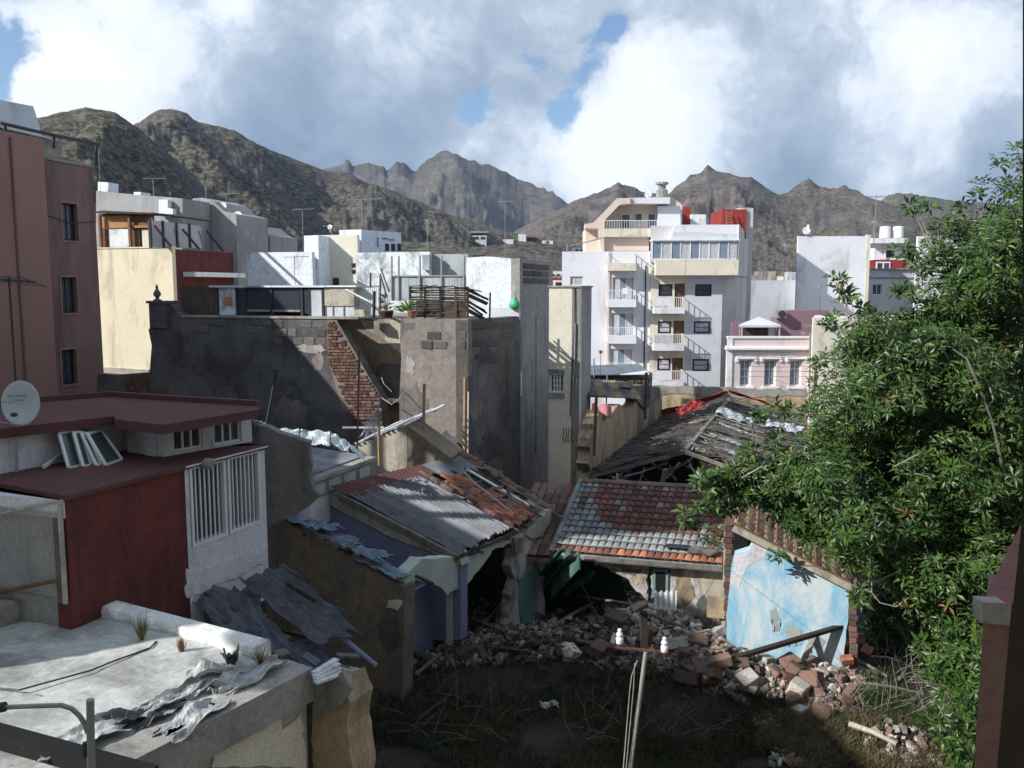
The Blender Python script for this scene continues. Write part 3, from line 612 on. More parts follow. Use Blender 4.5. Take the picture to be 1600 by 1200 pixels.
# stone blocks
bm_ = MB(); bm_.box((0,0,0), (.5,0,0), (0,.5,0), (0,0,.5)); unit_stone = None
def stone_mesh(mt, j=.08):
    m = MB(); v = [Vector((x, y, z)) for z in (-.5,.5) for (x, y) in ((-.5,-.5),(.5,-.5),(.5,.5),(-.5,.5))]
    v = [p+Vector((random.uniform(-j, j), random.uniform(-j, j), random.uniform(-j, j))) for p in v]; m.box8(v); me = mesh_of(m, mt)
    bm = bmesh.new(); bm.from_mesh(me); bmesh.ops.bevel(bm, geom=bm.edges[:], offset=.07, segments=1, affect='EDGES'); bm.to_mesh(me); bm.free(); return me
STONES = [stone_mesh('stone') for _ in range(5)]; BRICKS = [stone_mesh('brick', .035) for _ in range(4)]
def wall_piece(w, me, nm, par, uc, zc, du, dz, off, th):
    M4 = Matrix.Translation(w.P(uc, zc, off)) @ Matrix(((w.e.x*du, w.n.x*th, 0, 0), (w.e.y*du, w.n.y*th, 0, 0), (0, 0, dz, 0), (0, 0, 0, 1)))
    return piece(nm, me, M4, par)
def stone_band(w, par, x0, x1, y0, y1, rows, dx, skip=.1):
    n = 0
    for r_ in range(rows):
        ya = y0+(y1-y0)*r_/rows; yb = y0+(y1-y0)*(r_+1)/rows; x_ = x0+random.uniform(0, 3)
        while x_ < x1-4:
            wd = dx*random.uniform(.7, 1.3); xe = min(x_+wd, x1)
            if random.random() > skip:
                u0, u1, z0, z1 = w.rect(x_, ya, xe, yb); wall_piece(w, random.choice(STONES), 'stone', par, (u0+u1)/2, (z0+z1)/2, (u1-u0)*.90, (z1-z0)*.86, -.045, random.uniform(.10, .17)); n += 1
            x_ = xe
stone_band(wC1, dh, 425, 511, 499, 540, 3, 19, .2)
stone_band(wC1, dh, 300, 425, 499, 520, 2, 22, .55)
# brickwork patch down to the raking edge
m = MB(); wC1.poly(m, [(510, 500), (526, 500), (596, 624), (596, 655), (560, 655), (535, 640), (512, 560)], 0, .02); obj('mortar_bed', m, 'mortar', dh)
nb = 0; yy = 501.0
while yy < 652 and nb < 290:
    xr = 524+max(0, (yy-503))*.6 if yy < 622 else 595; xl = 511 if yy < 560 else 511+(yy-560)*.42
    x_ = xl+random.uniform(0, 4)
    while x_ < xr-3 and nb < 290:
        wd = random.choice((8.5, 9.5, 5)); xe = min(x_+wd, xr); u0, u1, z0, z1 = wC1.rect(x_, yy, xe, yy+4.6)
        if random.random() > .06: wall_piece(wC1, random.choice(BRICKS), 'brick', dh, (u0+u1)/2, (z0+z1)/2, (u1-u0)*.93, (z1-z0)*.84, .03, .07+random.uniform(0, .03)); nb += 1
        x_ = xe
    yy += 5.0
random.seed(21)
for (cx_, cy_, rx_, ry_, mt_) in ((488, 545, 26, 9, 'flank_grey'), (498, 565, 10, 16, 'brown_render'), (280, 620, 22, 26, 'grey_render'), (455, 640, 30, 22, 'grey_render')):
    pts_ = [(cx_+rx_*math.cos(a_)*random.uniform(.6, 1.15), cy_+ry_*math.sin(a_)*random.uniform(.6, 1.15)) for a_ in [k*6.283/16 for k in range(16)]]
    m = MB(); wC1.poly(m, jag(pts_, 5, 1.6, True), 0, .012); obj('render_patch', m, mt_ if mt_ != 'void' else 'stone', dh)
# recess wall
Ra = P2(520, 31.2); Rb = along(Ra, ED, 632); wR = W(Ra, Rb)
m = MB(); wR.poly(m, [(515, 960), (515, 498), (545, 499)]+jag([(560, 500), (628, 497)], 8, 2)+[(634, 960)], -.4, 0); obj('recess_wall', m, 'ochre_render', dh)
m = MB(); wR.poly(m, jag([(563, 501), (627, 499), (627, 553), (600, 530), (572, 515)], 9, 1.5, True), 0, .03); obj('pale_render', m, 'pale_render', dh)  # sunlit triangle of the recess painted as a pale patch
m = MB(); wR.poly(m, jag([(582, 640), (582, 590), (595, 566), (625, 570), (627, 640)], 9, 1.5, True), 0, .03); obj('dark_render_patch', m, 'dark_render', dh)
m = MB(); wR.box(m, *wR.rect(600, 624, 624, 628, .3), 0, .35); obj('ledge', m, 'trim_white', dh)
# block C2 standing forward
C2a = P2(625, 27.8); C2b = along(C2a, ED, 730); wC2 = W(C2a, C2b); C2c = along(C2b, GD, 813.5); wC2s = W(C2b, C2c)
Z2 = wC2.uz(680, 499)[1]
c2 = thing('house_block', 'square brown rendered block standing forward of the dark ruin wall', 'building', wC2.P(wC2.len/2, -.4, -2))
m = MB(); wC2.poly(m, [(625, 960), (624, 620), (627, 560), (625, 530)]+jag([(626, 498), (680, 499), (731, 498)], 9, .8)+[(730, 960)], -.4, 0); obj('wall', m, 'brown_render', c2)
m = MB(); m.poly([wC2s.P(.0, -.4, 0), wC2s.P(wC2s.len, -.4, 0), wC2s.P(wC2s.len, Z2-.32, 0), wC2s.P(wC2s.len-.3, Z2-.08, 0), wC2s.P(0, Z2-.01, 0)], wC2s.n*-.4); obj('side_wall', m, 'grey_render', c2)
o = MB(); wC2.box(o, .05, wC2.len-.45, -.4, Z2-.3, -5.5, -.42); obj('core', o, 'concrete', c2)
stone_band(wC2, c2, 629, 728, 502, 546, 3, 22, .34)
stone_band(wC2s, c2, 734, 808, 502, 542, 3, 22, .35)
for (w__, cx_, cy_, rx_, ry_, mt_) in ((wC2, 690, 690, 30, 20, 'grey_render'), (wC2, 650, 640, 20, 40, 'grey_render'), (wC2, 640, 570, 10, 18, 'flank_grey'), (wC2s, 760, 560, 18, 14, 'dark_render'), (wC2s, 790, 640, 10, 26, 'dark_render'), (wC2s, 770, 700, 24, 26, 'dark_render'), (wC2s, 745, 640, 10, 20, 'brown_render')):
    pts_ = [(cx_+rx_*math.cos(a_)*random.uniform(.55, 1.15), cy_+ry_*math.sin(a_)*random.uniform(.55, 1.15)) for a_ in [k*6.283/16 for k in range(16)]]
    m = MB(); w__.poly(m, jag(pts_, 6, 2.0, True), 0, .01); obj('render_patch', m, mt_, c2)
# terrace floor behind
o = thing('roof_terrace', 'grey concrete terrace floor behind the top of the dark wall', 'terrace', wC1.P(8, ZT-1, -4))
obj('slab', MB().prism([tuple(wC1.P(.1, 0, -.46).xy), tuple(wC1.P(wC1.uz(520,497)[0], 0, -.46).xy), tuple(wR.P(0, 0, -.42).xy), tuple(wR.P(wR.len+.3, 0, -.42).xy), tuple(wC2.P(0, 0, -5.6).xy), tuple(wC2.P(wC2.len, 0, -9).xy), tuple(wC1.P(0, 0, -10).xy)], 2, ZT-.06), 'concrete', o)
# ============================================================ WHITE TOPPED BLOCK C3 AND PIER C4
C3b = P2(812, 33.4); C3a = along(C3b, ED, 724); wC3 = W(C3a, C3b); C3c = along(C3b, GD, 864); wC3s = W(C3b, C3c); Z3 = wC3.uz(770, 404)[1]
c3 = thing('house_block', 'tall block with whitewashed front above the terrace and a bare grey flank', 'building', wC3.P(wC3.len/2, -.4, -2))
m = MB(); wC3.poly(m, [(725, 620)]+jag([(729, 403), (770, 401), (811, 405)], 12, 1)+[(812, 620)], -.35, 0); obj('wall', m, 'white_wall', c3)
m = MB(); wC3s.box(m, .36, wC3s.len, -.4, Z3, -.35, 0.0); wC3s.box(m, 0, .36, -.4, Z3, -.35, -.001); obj('flank_wall', m, 'flank_grey', c3)
m = MB(); wC3.box(m, .1, wC3.len-.4, 0, Z3-.3, -4.5, -.4); obj('core', m, 'concrete', c3)
for r_ in range(3):
    u0, u1, z0, z1 = wC3s.rect(816, 412+r_*11, 856, 421+r_*11)
    for k in range(3): wall_piece(wC3s, random.choice(STONES), 'stone', c3, u0+(u1-u0)*(k+.5)/3, (z0+z1)/2, (u1-u0)/3*.92, (z1-z0)*.9, 0, .1)
C4a = P2(858, 30.2); C4b = along(C4a, ED, 907); wC4 = W(C4a, C4b); C4c = along(C4b, GD, 924.5); wC4s = W(C4b, C4c); Z4 = wC4.uz(880, 449)[1]
c4 = thing('house_block', 'narrow cream pier with a barred window, a cable and a stained grey side', 'building', wC4.P(wC4.len/2, -.4, -1))
h = wC4.rect(856, 584, 881, 613)
obj('wall', wC4.facade(MB(), 0, wC4.len, -.4, Z4, [(max(h[0], .03), h[1], h[2], h[3])], .3), 'beige_wall', c4)
m = MB(); wC4s.box(m, 0.31, wC4s.len, -.4, Z4, -.3, 0); wC4s.box(m, 0, .31, -.4, Z4, -.3, -.002); obj('side_wall', m, 'flank_grey', c4)
m = MB(); wC4.box(m, .02, wC4.len-.32, -.4, Z4-.02, -2.2, -.31); obj('core', m, 'concrete', c4)
m = MB(); wC4.box(m, -.04, wC4.len+.04, Z4, Z4+.06, -2.2, .05); obj('coping', m, 'concrete', c4)
window(c4, wC4, (max(h[0], .04), h[1], h[2], h[3]), 'white_metal', 'glass', 4, 3, .05, .06, bars=.03)
for (y0, y1) in ((577, 583), (614, 622)):
    m = MB(); wC4.box(m, *wC4.rect(856, y0, 882, y1), 0, .05); obj('lintel', m, 'concrete', c4)
m = MB(); m.tube([wC4.px(898, 450, .03), wC4.px(898, 505, .04), wC4.px(894, 560, .04), wC4.px(891, 650, .04)], .018); obj('cable', m, 'dark_metal', c4)
m = MB(); m.tube([wC4.px(899, 505, .05), wC4.px(898, 555, .05), wC4.px(895, 600, .05)], .03); obj('conduit', m, 'grey_metal', c4)
for (gx, gs) in ((880, 0), (884, 1), (888, 0), (893, 1)):   # painted scrawl on the wall foot
    m = MB(); m.tube([wC4.px(gx, 668, .015), wC4.px(gx+1.5, 676+3*gs, .015), wC4.px(gx-1, 684, .015), wC4.px(gx+2, 692, .015)], .014, 4); obj('graffiti_stroke', m, 'ink', c4)
# ============================================================ TERRACE THINGS
def tbox(w, x0, y0, x1, y1, o0, o1): m = MB(); w.box(m, *w.rect(x0, y0, x1, y1, o1), o0, o1); return m
wT = W(tuple(wC1.P(0, 0, -1.0).xy), tuple(wC1.P(10, 0, -1.0).xy))
ge = thing('glazed_shed', 'dark framed glazed shed with peeling panels standing on the terrace edge', 'shed', wT.P(wT.uz(380, 494)[0], ZT, -1))
obj('roof', tbox(wT, 326, 446, 508, 449, -2.6, .1), 'corrugated_white', ge)
obj('ochre_panel', tbox(wT, 283, 447, 339, 493, -.08, 0), 'wood_dark', ge)
obj('flaking_panel', tbox(wT, 342, 449, 368, 492, -.06, 0), 'white_peel', ge)
obj('flake', tbox(wT, 349, 464, 363, 478, 0, .01), 'wood_orange', ge)
obj('back_wall', tbox(wT, 285, 448, 505, 494, -2.6, -2.5), 'dark_render', ge)
for (x0, x1) in ((339, 342), (368, 371), (383, 386), (421, 425), (469, 473), (481, 484), (503, 506)): obj('post', tbox(wT, x0, 448, x1, 494, -.1, .02), 'dark_metal', ge)
for (x0, x1, y0, y1) in ((371, 383, 450, 490), (386, 421, 450, 484), (425, 468, 450, 484), (473, 481, 452, 490)): obj('pane', tbox(wT, x0+.4, y0, x1-.4, y1, -.05, -.03), 'glass', ge)
obj('sill_rail', tbox(wT, 386, 484, 469, 487, -.08, .01), 'concrete', ge)
obj('white_door', tbox(wT, 484.5, 452, 502.5, 494, -.08, -.02), 'apt_grey', ge)
bk = thing('terrace_store', 'pale blockwork store on the terrace between the glazed shed and the white railing', 'shed', wT.P(wT.uz(530, 494)[0], ZT, -.5))
obj('wall', tbox(wT, 507, 449, 553, 478, -1.8, 0), 'pale_render', bk); obj('lower_wall', tbox(wT, 507, 478.3, 553, 495, -1.8, -.05), 'apt_grey', bk); obj('roof', tbox(wT, 470, 446, 556, 448.5, -2.0, .08), 'trim_white', bk)
for x0 in (519, 536): obj('joint_post', tbox(wT, x0, 478.5, x0+1.2, 494, -.04, -.01), 'grey_metal', bk)
rl = thing('terrace_railing', 'white corrugated screen beside a slanting handrail on the terrace', 'railing', wT.P(wT.uz(573, 494)[0], ZT, -.4))
for i in range(12): obj('slat', tbox(wT, 555+i*3.1, 449.5, 557.1+i*3.1, 492, -.44, -.40), 'white_metal', rl)
for y0 in (452, 484): obj('rail', tbox(wT, 554, y0, 593, y0+1.5, -.5, -.45), 'grey_metal', rl)
m = MB(); m.tube([wT.px(541, 453, .2), wT.px(584, 475, .5)], .05); obj('handrail', m, 'grey_metal', rl)
m = MB(); m.tube([wT.px(584, 497, .5), wT.px(585, 455, .5)], .06); obj('post', m, 'dark_metal', rl)
m = MB(); m.poly([wT.px(552, 494, .3), wT.px(553, 484, .3), wT.px(568, 484, .3), wT.px(570, 497, .3)], wT.n*-.3); o = obj('cement_block', m, 'pale_render'); o['label'] = 'small cement lump at the foot of the slanting handrail'; o['category'] = 'block'
# poles leaning on the white wall
for (x0, y0, x1, y1) in ((595, 420, 608, 456), (594, 428, 604, 462), (594, 430, 594, 495), (579, 427, 579, 450)):
    m = MB(); m.tube([wT.px(x0, y0, -1.0), wT.px(x1, y1, -.6)], .035); o = obj('pole', m, 'dark_metal')
    o['label'] = {(595,420): 'thicker dark pole leaning over the terrace at the white wall', (594,428): 'thinner dark stick leaning beside the thick pole', (594,430): 'upright thin pole at the end of the white slatted screen', (579,427): 'short upright rod rising above the white slatted screen'}[(x0, y0)]; o['category'] = 'pole'
# wooden crate screen (slatted hut)
wH = W(tuple(wC2.P(-.5, 0, -.9).xy), tuple(wC2.P(3.5, 0, -.9).xy))
hu = thing('slatted_hut', 'ramshackle dark slatted timber hut on the terrace corner', 'hut', wH.P(wH.uz(690, 497)[0], ZT, -.5))
hx0, hx1 = 643, 731
for i in range(13):
    y = 450+i*3.7
    for (xa, xb) in ((643, 664), (664.5, 688), (688.5, 712), (712.5, 731)):
        if random.random() < .12: continue
        u0, z0 = wH.uz(xa, y+random.uniform(-.8, .8)); u1, z1 = wH.uz(xb, y+random.uniform(-.9, .9)); m = MB(); m.bar(wH.P(u0, z0, random.uniform(-.03,.03)), wH.P(u1, z1, random.uniform(-.03,.03)), .025, .05+random.uniform(0, .012), (0,0,1)); obj('slat', m, 'wood_dark', hu)
for x_ in (641, 664, 688, 712, 731):
    m = MB(); m.bar(wH.px(x_, 497, .05), wH.px(x_, 448, .05), .07, .07); obj('post', m, 'wood_dark' if x_ != 712 else 'wood_brown', hu)
for i in range(9):   # broken flank falling to the right
    x0 = 731+random.uniform(-2, 6); y0 = 449+i*4.5; m = MB(); m.bar(wH.px(x0-3, y0, .0), wH.px(757+random.uniform(-4, 6), y0+17+random.uniform(-4, 6), -1.5), .03, .07); obj('broken_slat', m, 'wood_dark', hu)
for i in range(7):
    m = MB(); m.bar(wH.px(640+i*14, 449+random.uniform(-2, 1), .12), wH.px(668+i*14, 447+random.uniform(-1, 2)+(i > 3)*(i-3)*3, -.9), .05, .03); obj('roof_lath', m, 'wood_dark', hu)
obj('dark_back', tbox(wH, 650, 470, 728, 496, -1.5, -1.45), 'wood_dark', hu)
m = MB(); m.tube([wH.px(765, 498, -1), wH.px(766, 457, -1)], .035); o = obj('pole', m, 'dark_metal'); o['label'] = 'thin dark post at the right end of the slatted hut'; o['category'] = 'pole'
# plants
def rosette_mesh(mb, c, n, L0, wd, up, droop=.3, z=Vector((0,0,1))):
    c = Vector(c); z = Vector(z).normalized(); x = z.orthogonal().normalized(); y = z.cross(x); ph = random.uniform(0, 6.3)
    for k in range(n):
        a = ph+k*2.399; ln = L0*random.uniform(.75, 1.15); el = up*random.uniform(.5, 1.2); d = (x*math.cos(a)+y*math.sin(a))
        s_ = (d.cross(z)).normalized()*wd*ln; p1 = c+(d*math.cos(el)+z*math.sin(el))*ln*.5; p2 = c+(d*math.cos(el-droop)+z*math.sin(el-droop))*ln
        mb.add([c, p1+s_, p2, p1-s_, p1-z*ln*.05], [(0, 1, 4), (1, 2, 4), (2, 3, 4), (3, 0, 4)])
ag = thing('potted_plant', 'bright green spiky plant in a terracotta pot left of the slatted hut', 'plant', wT.px(641, 497, .3))
m = MB().lathe(wH.px(643, 497, .5), [(.09, 0), (.13, .2), (.15, .21), (.15, .25), (.12, .25)], 12); obj('pot', m, 'terracotta', ag)
m = MB(); rosette_mesh(m, wH.px(637, 487, .5), 40, .55, .05, 1.1, .35); rosette_mesh(m, wH.px(628, 488, .5), 30, .4, .06, .9, .4); obj('leaves', m, 'agave', ag)
dp = thing('potted_plant', 'dry brown shrub in a dark pot beside the white slatted screen', 'plant', wT.px(602, 496, .2))
m = MB().lathe(wH.px(603, 497, .3), [(.2, 0), (.27, .22), (.24, .25)], 12); obj('pot', m, 'wood_dark', dp)
m = MB()
for k in range(14): rosette_mesh(m, wH.px(602+random.uniform(-8, 8), 470+random.uniform(-8, 14), .3), 9, .2, .12, .8)
obj('leaves', m, 'dry_leaf', dp)
m = MB()
for k in range(5): m.tube([wH.px(603, 490, .3), wH.px(597+3*k, 462+random.uniform(0, 8), .3)], [.02, .008], 5)
obj('stem', m, 'twig', dp)
# parapet and bag
o = obj('parapet_wall', tbox(wC3, 766, 481, 811, 499, .25, .45), 'apt_grey'); o['label'] = 'low grey parapet in front of the whitewashed wall'; o['category'] = 'wall'
m = MB(); c_ = wC3.px(804, 475, .5)
m.lathe(c_-Vector((0,0,.2)), [(.12, 0), (.2, .08), (.22, .2), (.16, .32), (.08, .4), (.11, .46)], 12); o = obj('plastic_bag', m, 'green_bag', smooth=True); o['label'] = 'crumpled green plastic bag on the parapet at the white wall corner'; o['category'] = 'bag'
# ============================================================ WHITE HOUSES BEHIND THE TERRACE
def box_house(name, label, m, x0, x1, Y, ytop, depth=6, d=ED, z0=3, sidem=None, holes=(), cap=False):
    a = P2(x0, Y); b = along(a, d, x1); w = W(a, b); z1 = w.uz((x0+x1)/2, ytop)[1]; t = thing(name, label, 'building', w.P(w.len/2, z0, -depth/2))
    hs = [w.rect(*h) for h in holes]; obj('wall', w.facade(MB(), 0, w.len, z0, z1, hs, .25), m, t)
    def back(p, s):
        q = w.P(p, 0, -.26); r = Vector((q.x, q.y)).normalized(); r2 = Vector((r.x+s*.03, r.y)).normalized(); return (q.x+r2.x*depth, q.y+r2.y*depth)
    mb = MB(); mb.prism([xy(w.P(.01, 0, -.26)), xy(w.P(w.len-.01, 0, -.26)), back(w.len-.01, -1), back(.01, 1)], z0, z1-.01); obj('rear_wall', mb, sidem or m, t)
    if cap: mb = MB(); w.box(mb, -.04, w.len+.04, z1, z1+.08, -.3, .05); obj('coping', mb, 'concrete', t)
    return t, w, hs, z1
box_house('town_house', 'low bluish white wall block behind the glazed shed', 'white_wall', 388, 489, 41, 394, 5)
tb, wb, hs, _z = box_house('town_house', 'cream stepped house with two small windows between white blocks', 'beige_wall', 489, 560, 46, 367, 5, holes=((547, 411, 556, 419), (547, 421, 556, 429)))
for h in hs: window(tb, wb, h, 'trim_white', 'glass', 1, 1, .04, .1)
for (x0, x1) in ((496, 505), (520, 529)): obj('window', tbox(wb, x0, 434, x1, 446, 0, .05), 'dark_frame', tb)
m = MB(); m.tube([wb.px(507, 369, .1), wb.px(507, 447, .1)], .06); obj('drainpipe', m, 'grey_metal', tb)
obj('front_block', tbox(wb, 476, 368, 498, 447, 0, 1.2), 'white_wall', tb)
a = P2(532, 49); b = along(a, ED, 566); c = along(b, (.8, 1), 628); wt1 = W(a, b); wt2 = W(b, c); zt_ = wt1.uz(550, 359)[1]
tw = thing('town_house', 'bright white cubic tower room above the cream house with a row of small vents', 'building', wt1.P(1, 4, -2))
obj('wall', MB().prism([a, b, c, (a[0]+2, a[1]+5)], 4, zt_), 'white_wall', tw)
for i in range(3): obj('window', tbox(wt2, 603+i*9.5, 381, 608+i*9.5, 392, 0, .06), 'dark_frame', tw)
for i in range(2): obj('window', tbox(wt2, 598+i*10, 372+i*2, 606+i*10, 373.4+i*2, 0, .05), 'dark_frame', tw)
obj('window', tbox(wt2, 590, 371, 592, 386, 0, .05), 'glass_pale', tw)
tl, wl, hs, zl = box_house('town_house', 'long peeling white wall behind the poles and slatted hut', 'white_peel', 558, 672, 41.5, 394, 5)
box_house('town_house', 'grey green wall right of the long peeling wall', 'grey_green_wall', 672.5, 732, 41.2, 397, 5)
obj('downpipe_box', tbox(wl, 660, 398, 671, 422, 0, .25), 'grey_green_wall', tl)
sc_ = thing('corrugated_screen', 'grey sheet metal screen with tall posts behind the slatted hut', 'screen', at(670, 500, 36))
ws = W(P2(612, 37), along(P2(612, 37), ED, 728))
for i in range(9): obj('sheet', tbox(ws, 613+i*12.8, 432, 625.4+i*12.8, 470, -.05, -.01+.01*(i % 2)), 'grey_green_wall', sc_)
for x_ in (612, 623, 656, 690, 725): m = MB(); m.tube([ws.px(x_, 470, .05), ws.px(x_, 400, .05)], .045); obj('post', m, 'grey_metal', sc_)
obj('top_rail', tbox(ws, 612, 430, 728, 432, 0, .06), 'grey_metal', sc_)
box_house('water_tank', 'small dark green tank on the grey green wall', 'dark_green', 739, 755, 44, 398, 1.5, z0=8.8)

# ============================================================ APARTMENT BLOCK
AY = 64.0
ap = thing('apartment_building', 'tall pale apartment block with balconies and a pink penthouse', 'building', at(1020, 600, AY+5))
a = P2(878, AY+.9); b = P2(1017, AY+.2); wA = W(a, b)      # left wing
a3 = P2(1017, AY); b3 = P2(1129, AY-.2); wD = W(a3, b3)     # middle and right bay
za = wA.uz(900, 393)[1]
hA = [wA.rect(891, 432, 911, 446)]
dA = [wA.rect(957, 433, 990, 468), wA.rect(955, 489, 990, 526), wA.rect(953, 545, 988, 574)]
u948 = wA.uz(949, 450)[0]
obj('wall', wA.facade(MB(), 0, wA.len, -.4, za, hA+dA, .25), 'apt_white', ap)
m = MB(); wA.box(m, 0, wA.len-.02, -.4, za-.02, -11, -.26); obj('rear_wall', m, 'apt_side', ap)
window(ap, wA, hA[0], 'white_metal', 'curtain', 3, 1, .07, .08)
for h in dA: f = window(ap, wA, h, 'white_metal', 'glass_pale', 3, 1, .07, .1, name='balcony_door', curtain='curtain')
def balcony(w, x0, x1, yr, ys0, ys1, depth, mt, solid_front=False, n=16, front='bars', rail='white_metal', off=0):
    """slab, railing bars, top rail"""
    u0, u1, z0, z1 = w.rect(x0, ys0, x1, ys1, depth); zr = w.uz((x0+x1)/2, yr, depth)[1]
    b = MB(); w.box(b, u0, u1, z0, z1, off+.01, depth); b = obj('balcony', b, mt, ap)
    r = MB(); w.box(r, u0+.02, u1-.02, zr-.05, zr, depth-.06, depth-.01)
    w.box(r, u0+.02, u0+.07, zr-.05, zr, off+.01, depth-.07); w.box(r, u1-.07, u1-.02, zr-.05, zr, off+.01, depth-.07); obj('handrail', r, rail, b)
    bars = MB()
    for i in range(n+1):
        u = u0+.04+(u1-u0-.1)*i/n; w.box(bars, u, u+.035, z1, zr-.05, depth-.05, depth-.02)
    for k in range(5):
        o = off+.05+(depth-off-.1)*k/5; w.box(bars, u1-.055, u1-.03, z1, zr-.05, o, o+.035); w.box(bars, u0+.03, u0+.055, z1, zr-.05, o, o+.035)
    obj('railing_bars', bars, rail, b); return b, (u0, u1, z0, z1, zr)
for (yr, s0, s1, mt) in ((396, 411, 423, 'apt_cream'), (453, 468, 480, 'apt_white'), (511, 525, 537, 'apt_white'), (567, 582, 594, 'apt_white')):
    balcony(wA, 950, 994, yr, s0, s1, 1.3, mt, n=13)
m = MB(); wA.box(m, u948, u948+.15, wA.uz(949, 600)[1], za, 0.01, .12); obj('pilaster', m, 'apt_pink', ap)
m = MB(); m.tube([wA.px(1009, 415, .08), wA.px(1006, 590, .08)], .05); obj('drainpipe', m, 'dark_metal', ap)
# plastic chair on the second balcony
m = MB(); cu, cz = wA.uz(972, 468, .7)
for (du, dn) in ((0,0),(.38,0),(0,.38),(.38,.38)): wA.box(m, cu+du, cu+du+.04, cz+.02, cz+.42, .5+dn, .54+dn)
wA.box(m, cu, cu+.42, cz+.42, cz+.45, .5, .92); wA.box(m, cu, cu+.42, cz+.45, cz+.85, .46, .5); o = obj('garden_chair', m, 'white_metal'); o['label'] = 'white plastic chair on the second balcony of the left bay'; o['category'] = 'chair'
# middle bay (cream) and grey bay
zd = wD.uz(1070, 408)[1]; u1071 = wD.uz(1072, 500)[0]
wn = [(1029, 444, 1051, 463), (1086, 444, 1112, 463), (1028, 502, 1049, 521), (1084, 502, 1110, 521), (1027, 560, 1048, 579), (1082, 561, 1108, 580)]
dn_ = [(1054, 443, 1070, 480), (1052, 501, 1069, 538), (1050, 559, 1067, 596)]
hw = [wD.rect(*q) for q in wn]; hd = [wD.rect(*q) for q in dn_]
obj('bay_wall', wD.facade(MB(), 0, u1071, -.4, zd, [h for h in hw+hd if h[1] < u1071], .25), 'apt_cream', ap)
obj('grey_bay_wall', wD.facade(MB(), u1071, wD.len, -.4, zd, [h for h in hw+hd if h[0] > u1071], .25), 'apt_grey', ap)
m = MB(); wD.box(m, .02, wD.len-.02, -.4, zd-.02, -10, -.26); obj('bay_core', m, 'apt_side', ap)
for i, h in enumerate(hw): window(ap, wD, h, 'dark_frame', 'glass' if i < 2 else 'curtain', 1, 2, .11, .06)
for h in hd:
    m = MB(); wD.box(m, h[0]+.04, h[1]-.04, h[2], h[3]-.05, -.2, -.14); obj('balcony_door', m, 'wood_brown', ap)
for k, (yr, s0, s1) in enumerate(((464, 481, 490), (522, 538, 548), (579, 596, 606))):
    b, q = balcony(wD, 1022-k, 1070-k, yr, s0, s1, 1.2, 'apt_white', n=15)
    if k < 3:  # cloth or plate in front of the railing
        u0, u1, z0, z1, zr = q; m = MB(); wD.box(m, u0+.1, u0+(u1-u0)*.62, z1+.12, zr-.1, 1.205, 1.225); o = obj('balcony_cloth' if k == 1 else 'balcony_screen', m, 'apt_white' if k != 1 else 'curtain', b)
# side face
c3_ = at(1172, 450, 81); wS = W(b3, (c3_.x, c3_.y)); wS2a = P2(1153, AY+.2)
# upper cream storey with glazed white balcony
wE = W(P2(1017, AY-1.1), P2(1153, AY-1.3))
z_e0 = wE.uz(1100, 430)[1]; z_e1 = wE.uz(1100, 406)[1]; z_e2 = wE.uz(1100, 376)[1]; ztop = wE.uz(1100, 351)[1]
uE = wE.uz(1071, 420)[0]
m = MB(); wE.box(m, 0.35, uE, z_e0, z_e1, -1.2, 0); obj('balcony_front', m, 'apt_cream', ap)
m = MB(); wE.box(m, uE+.01, wE.len, wE.uz(1100, 430)[1], z_e1, -1.2, -.02); obj('upper_front', m, 'apt_cream', ap)
m = MB(); wE.box(m, 0, wE.len+.0, z_e2, z_e2+.1, -1.2, .15); obj('glazing_roof', m, 'trim_white', ap)
m = MB(); m.prism([xy(wE.P(0.02, 0, -.9)), xy(wE.P(wE.len-.02, 0, -.9)), (c3_.x-.1, c3_.y), (P2(1020, 80)[0], 80)], zd-.1, ztop), obj('upper_core', m, 'apt_side', ap)
nG = 9; xs = [1018+(1152-1018)*k/nG for k in range(nG+1)]
for k in range(nG):
    u0, u1, z0, z1 = wE.rect(xs[k], 378, xs[k+1], 404); f = MB()
    wE.box(f, u0, u0+.09, z_e1, z_e2, -.1, 0); wE.box(f, u0+.09, u1, z_e1, z_e1+.1, -.09, -.01); wE.box(f, u0+.09, u1, z_e2-.1, z_e2, -.09, -.01)
    f = obj('window', f, 'trim_white', ap); p = MB(); wE.box(p, u0+.1, u1-.01, z_e1+.11, z_e2-.11, -.06, -.04); obj('pane', p, 'glass_pale' if k in (0, 2, 4, 7) else 'curtain', f)
m = MB(); wE.box(m, wE.len-.1, wE.len, z_e1, z_e2, -1.0, -.1); obj('glazing_post', m, 'trim_white', ap)
m = MB(); wE.poly(m, [(1046, 377), (1048, 364), (1056, 351), (1156, 351), (1155, 372), (1153, 377)], -.9, -.4); obj('roof_parapet', m, 'apt_white', ap)
m = MB(); wE.poly(m, [(1045, 377), (1052, 363), (1080, 362), (1155, 366), (1155, 377)], -.4, -.36); obj('grey_render_band', m, 'apt_grey', ap)
# side wall visible to the right
sp = [(b3[0], b3[1])]
m = MB(); m.prism([(b3[0]+.01, b3[1]+.02), (b3[0]+1.25, b3[1]+.9), (c3_.x, c3_.y), (c3_.x-6, c3_.y)], -.4, z_e0-.01); obj('side_wall', m, 'apt_side', ap)
m = MB(); pE = wE.P(wE.len, 0, -.3); m.prism([(pE.x+.01, pE.y), (c3_.x, c3_.y), (c3_.x-6, c3_.y), (pE.x-3, pE.y+4)], z_e0+.001, ztop+.02); obj('upper_side_wall', m, 'apt_side', ap)
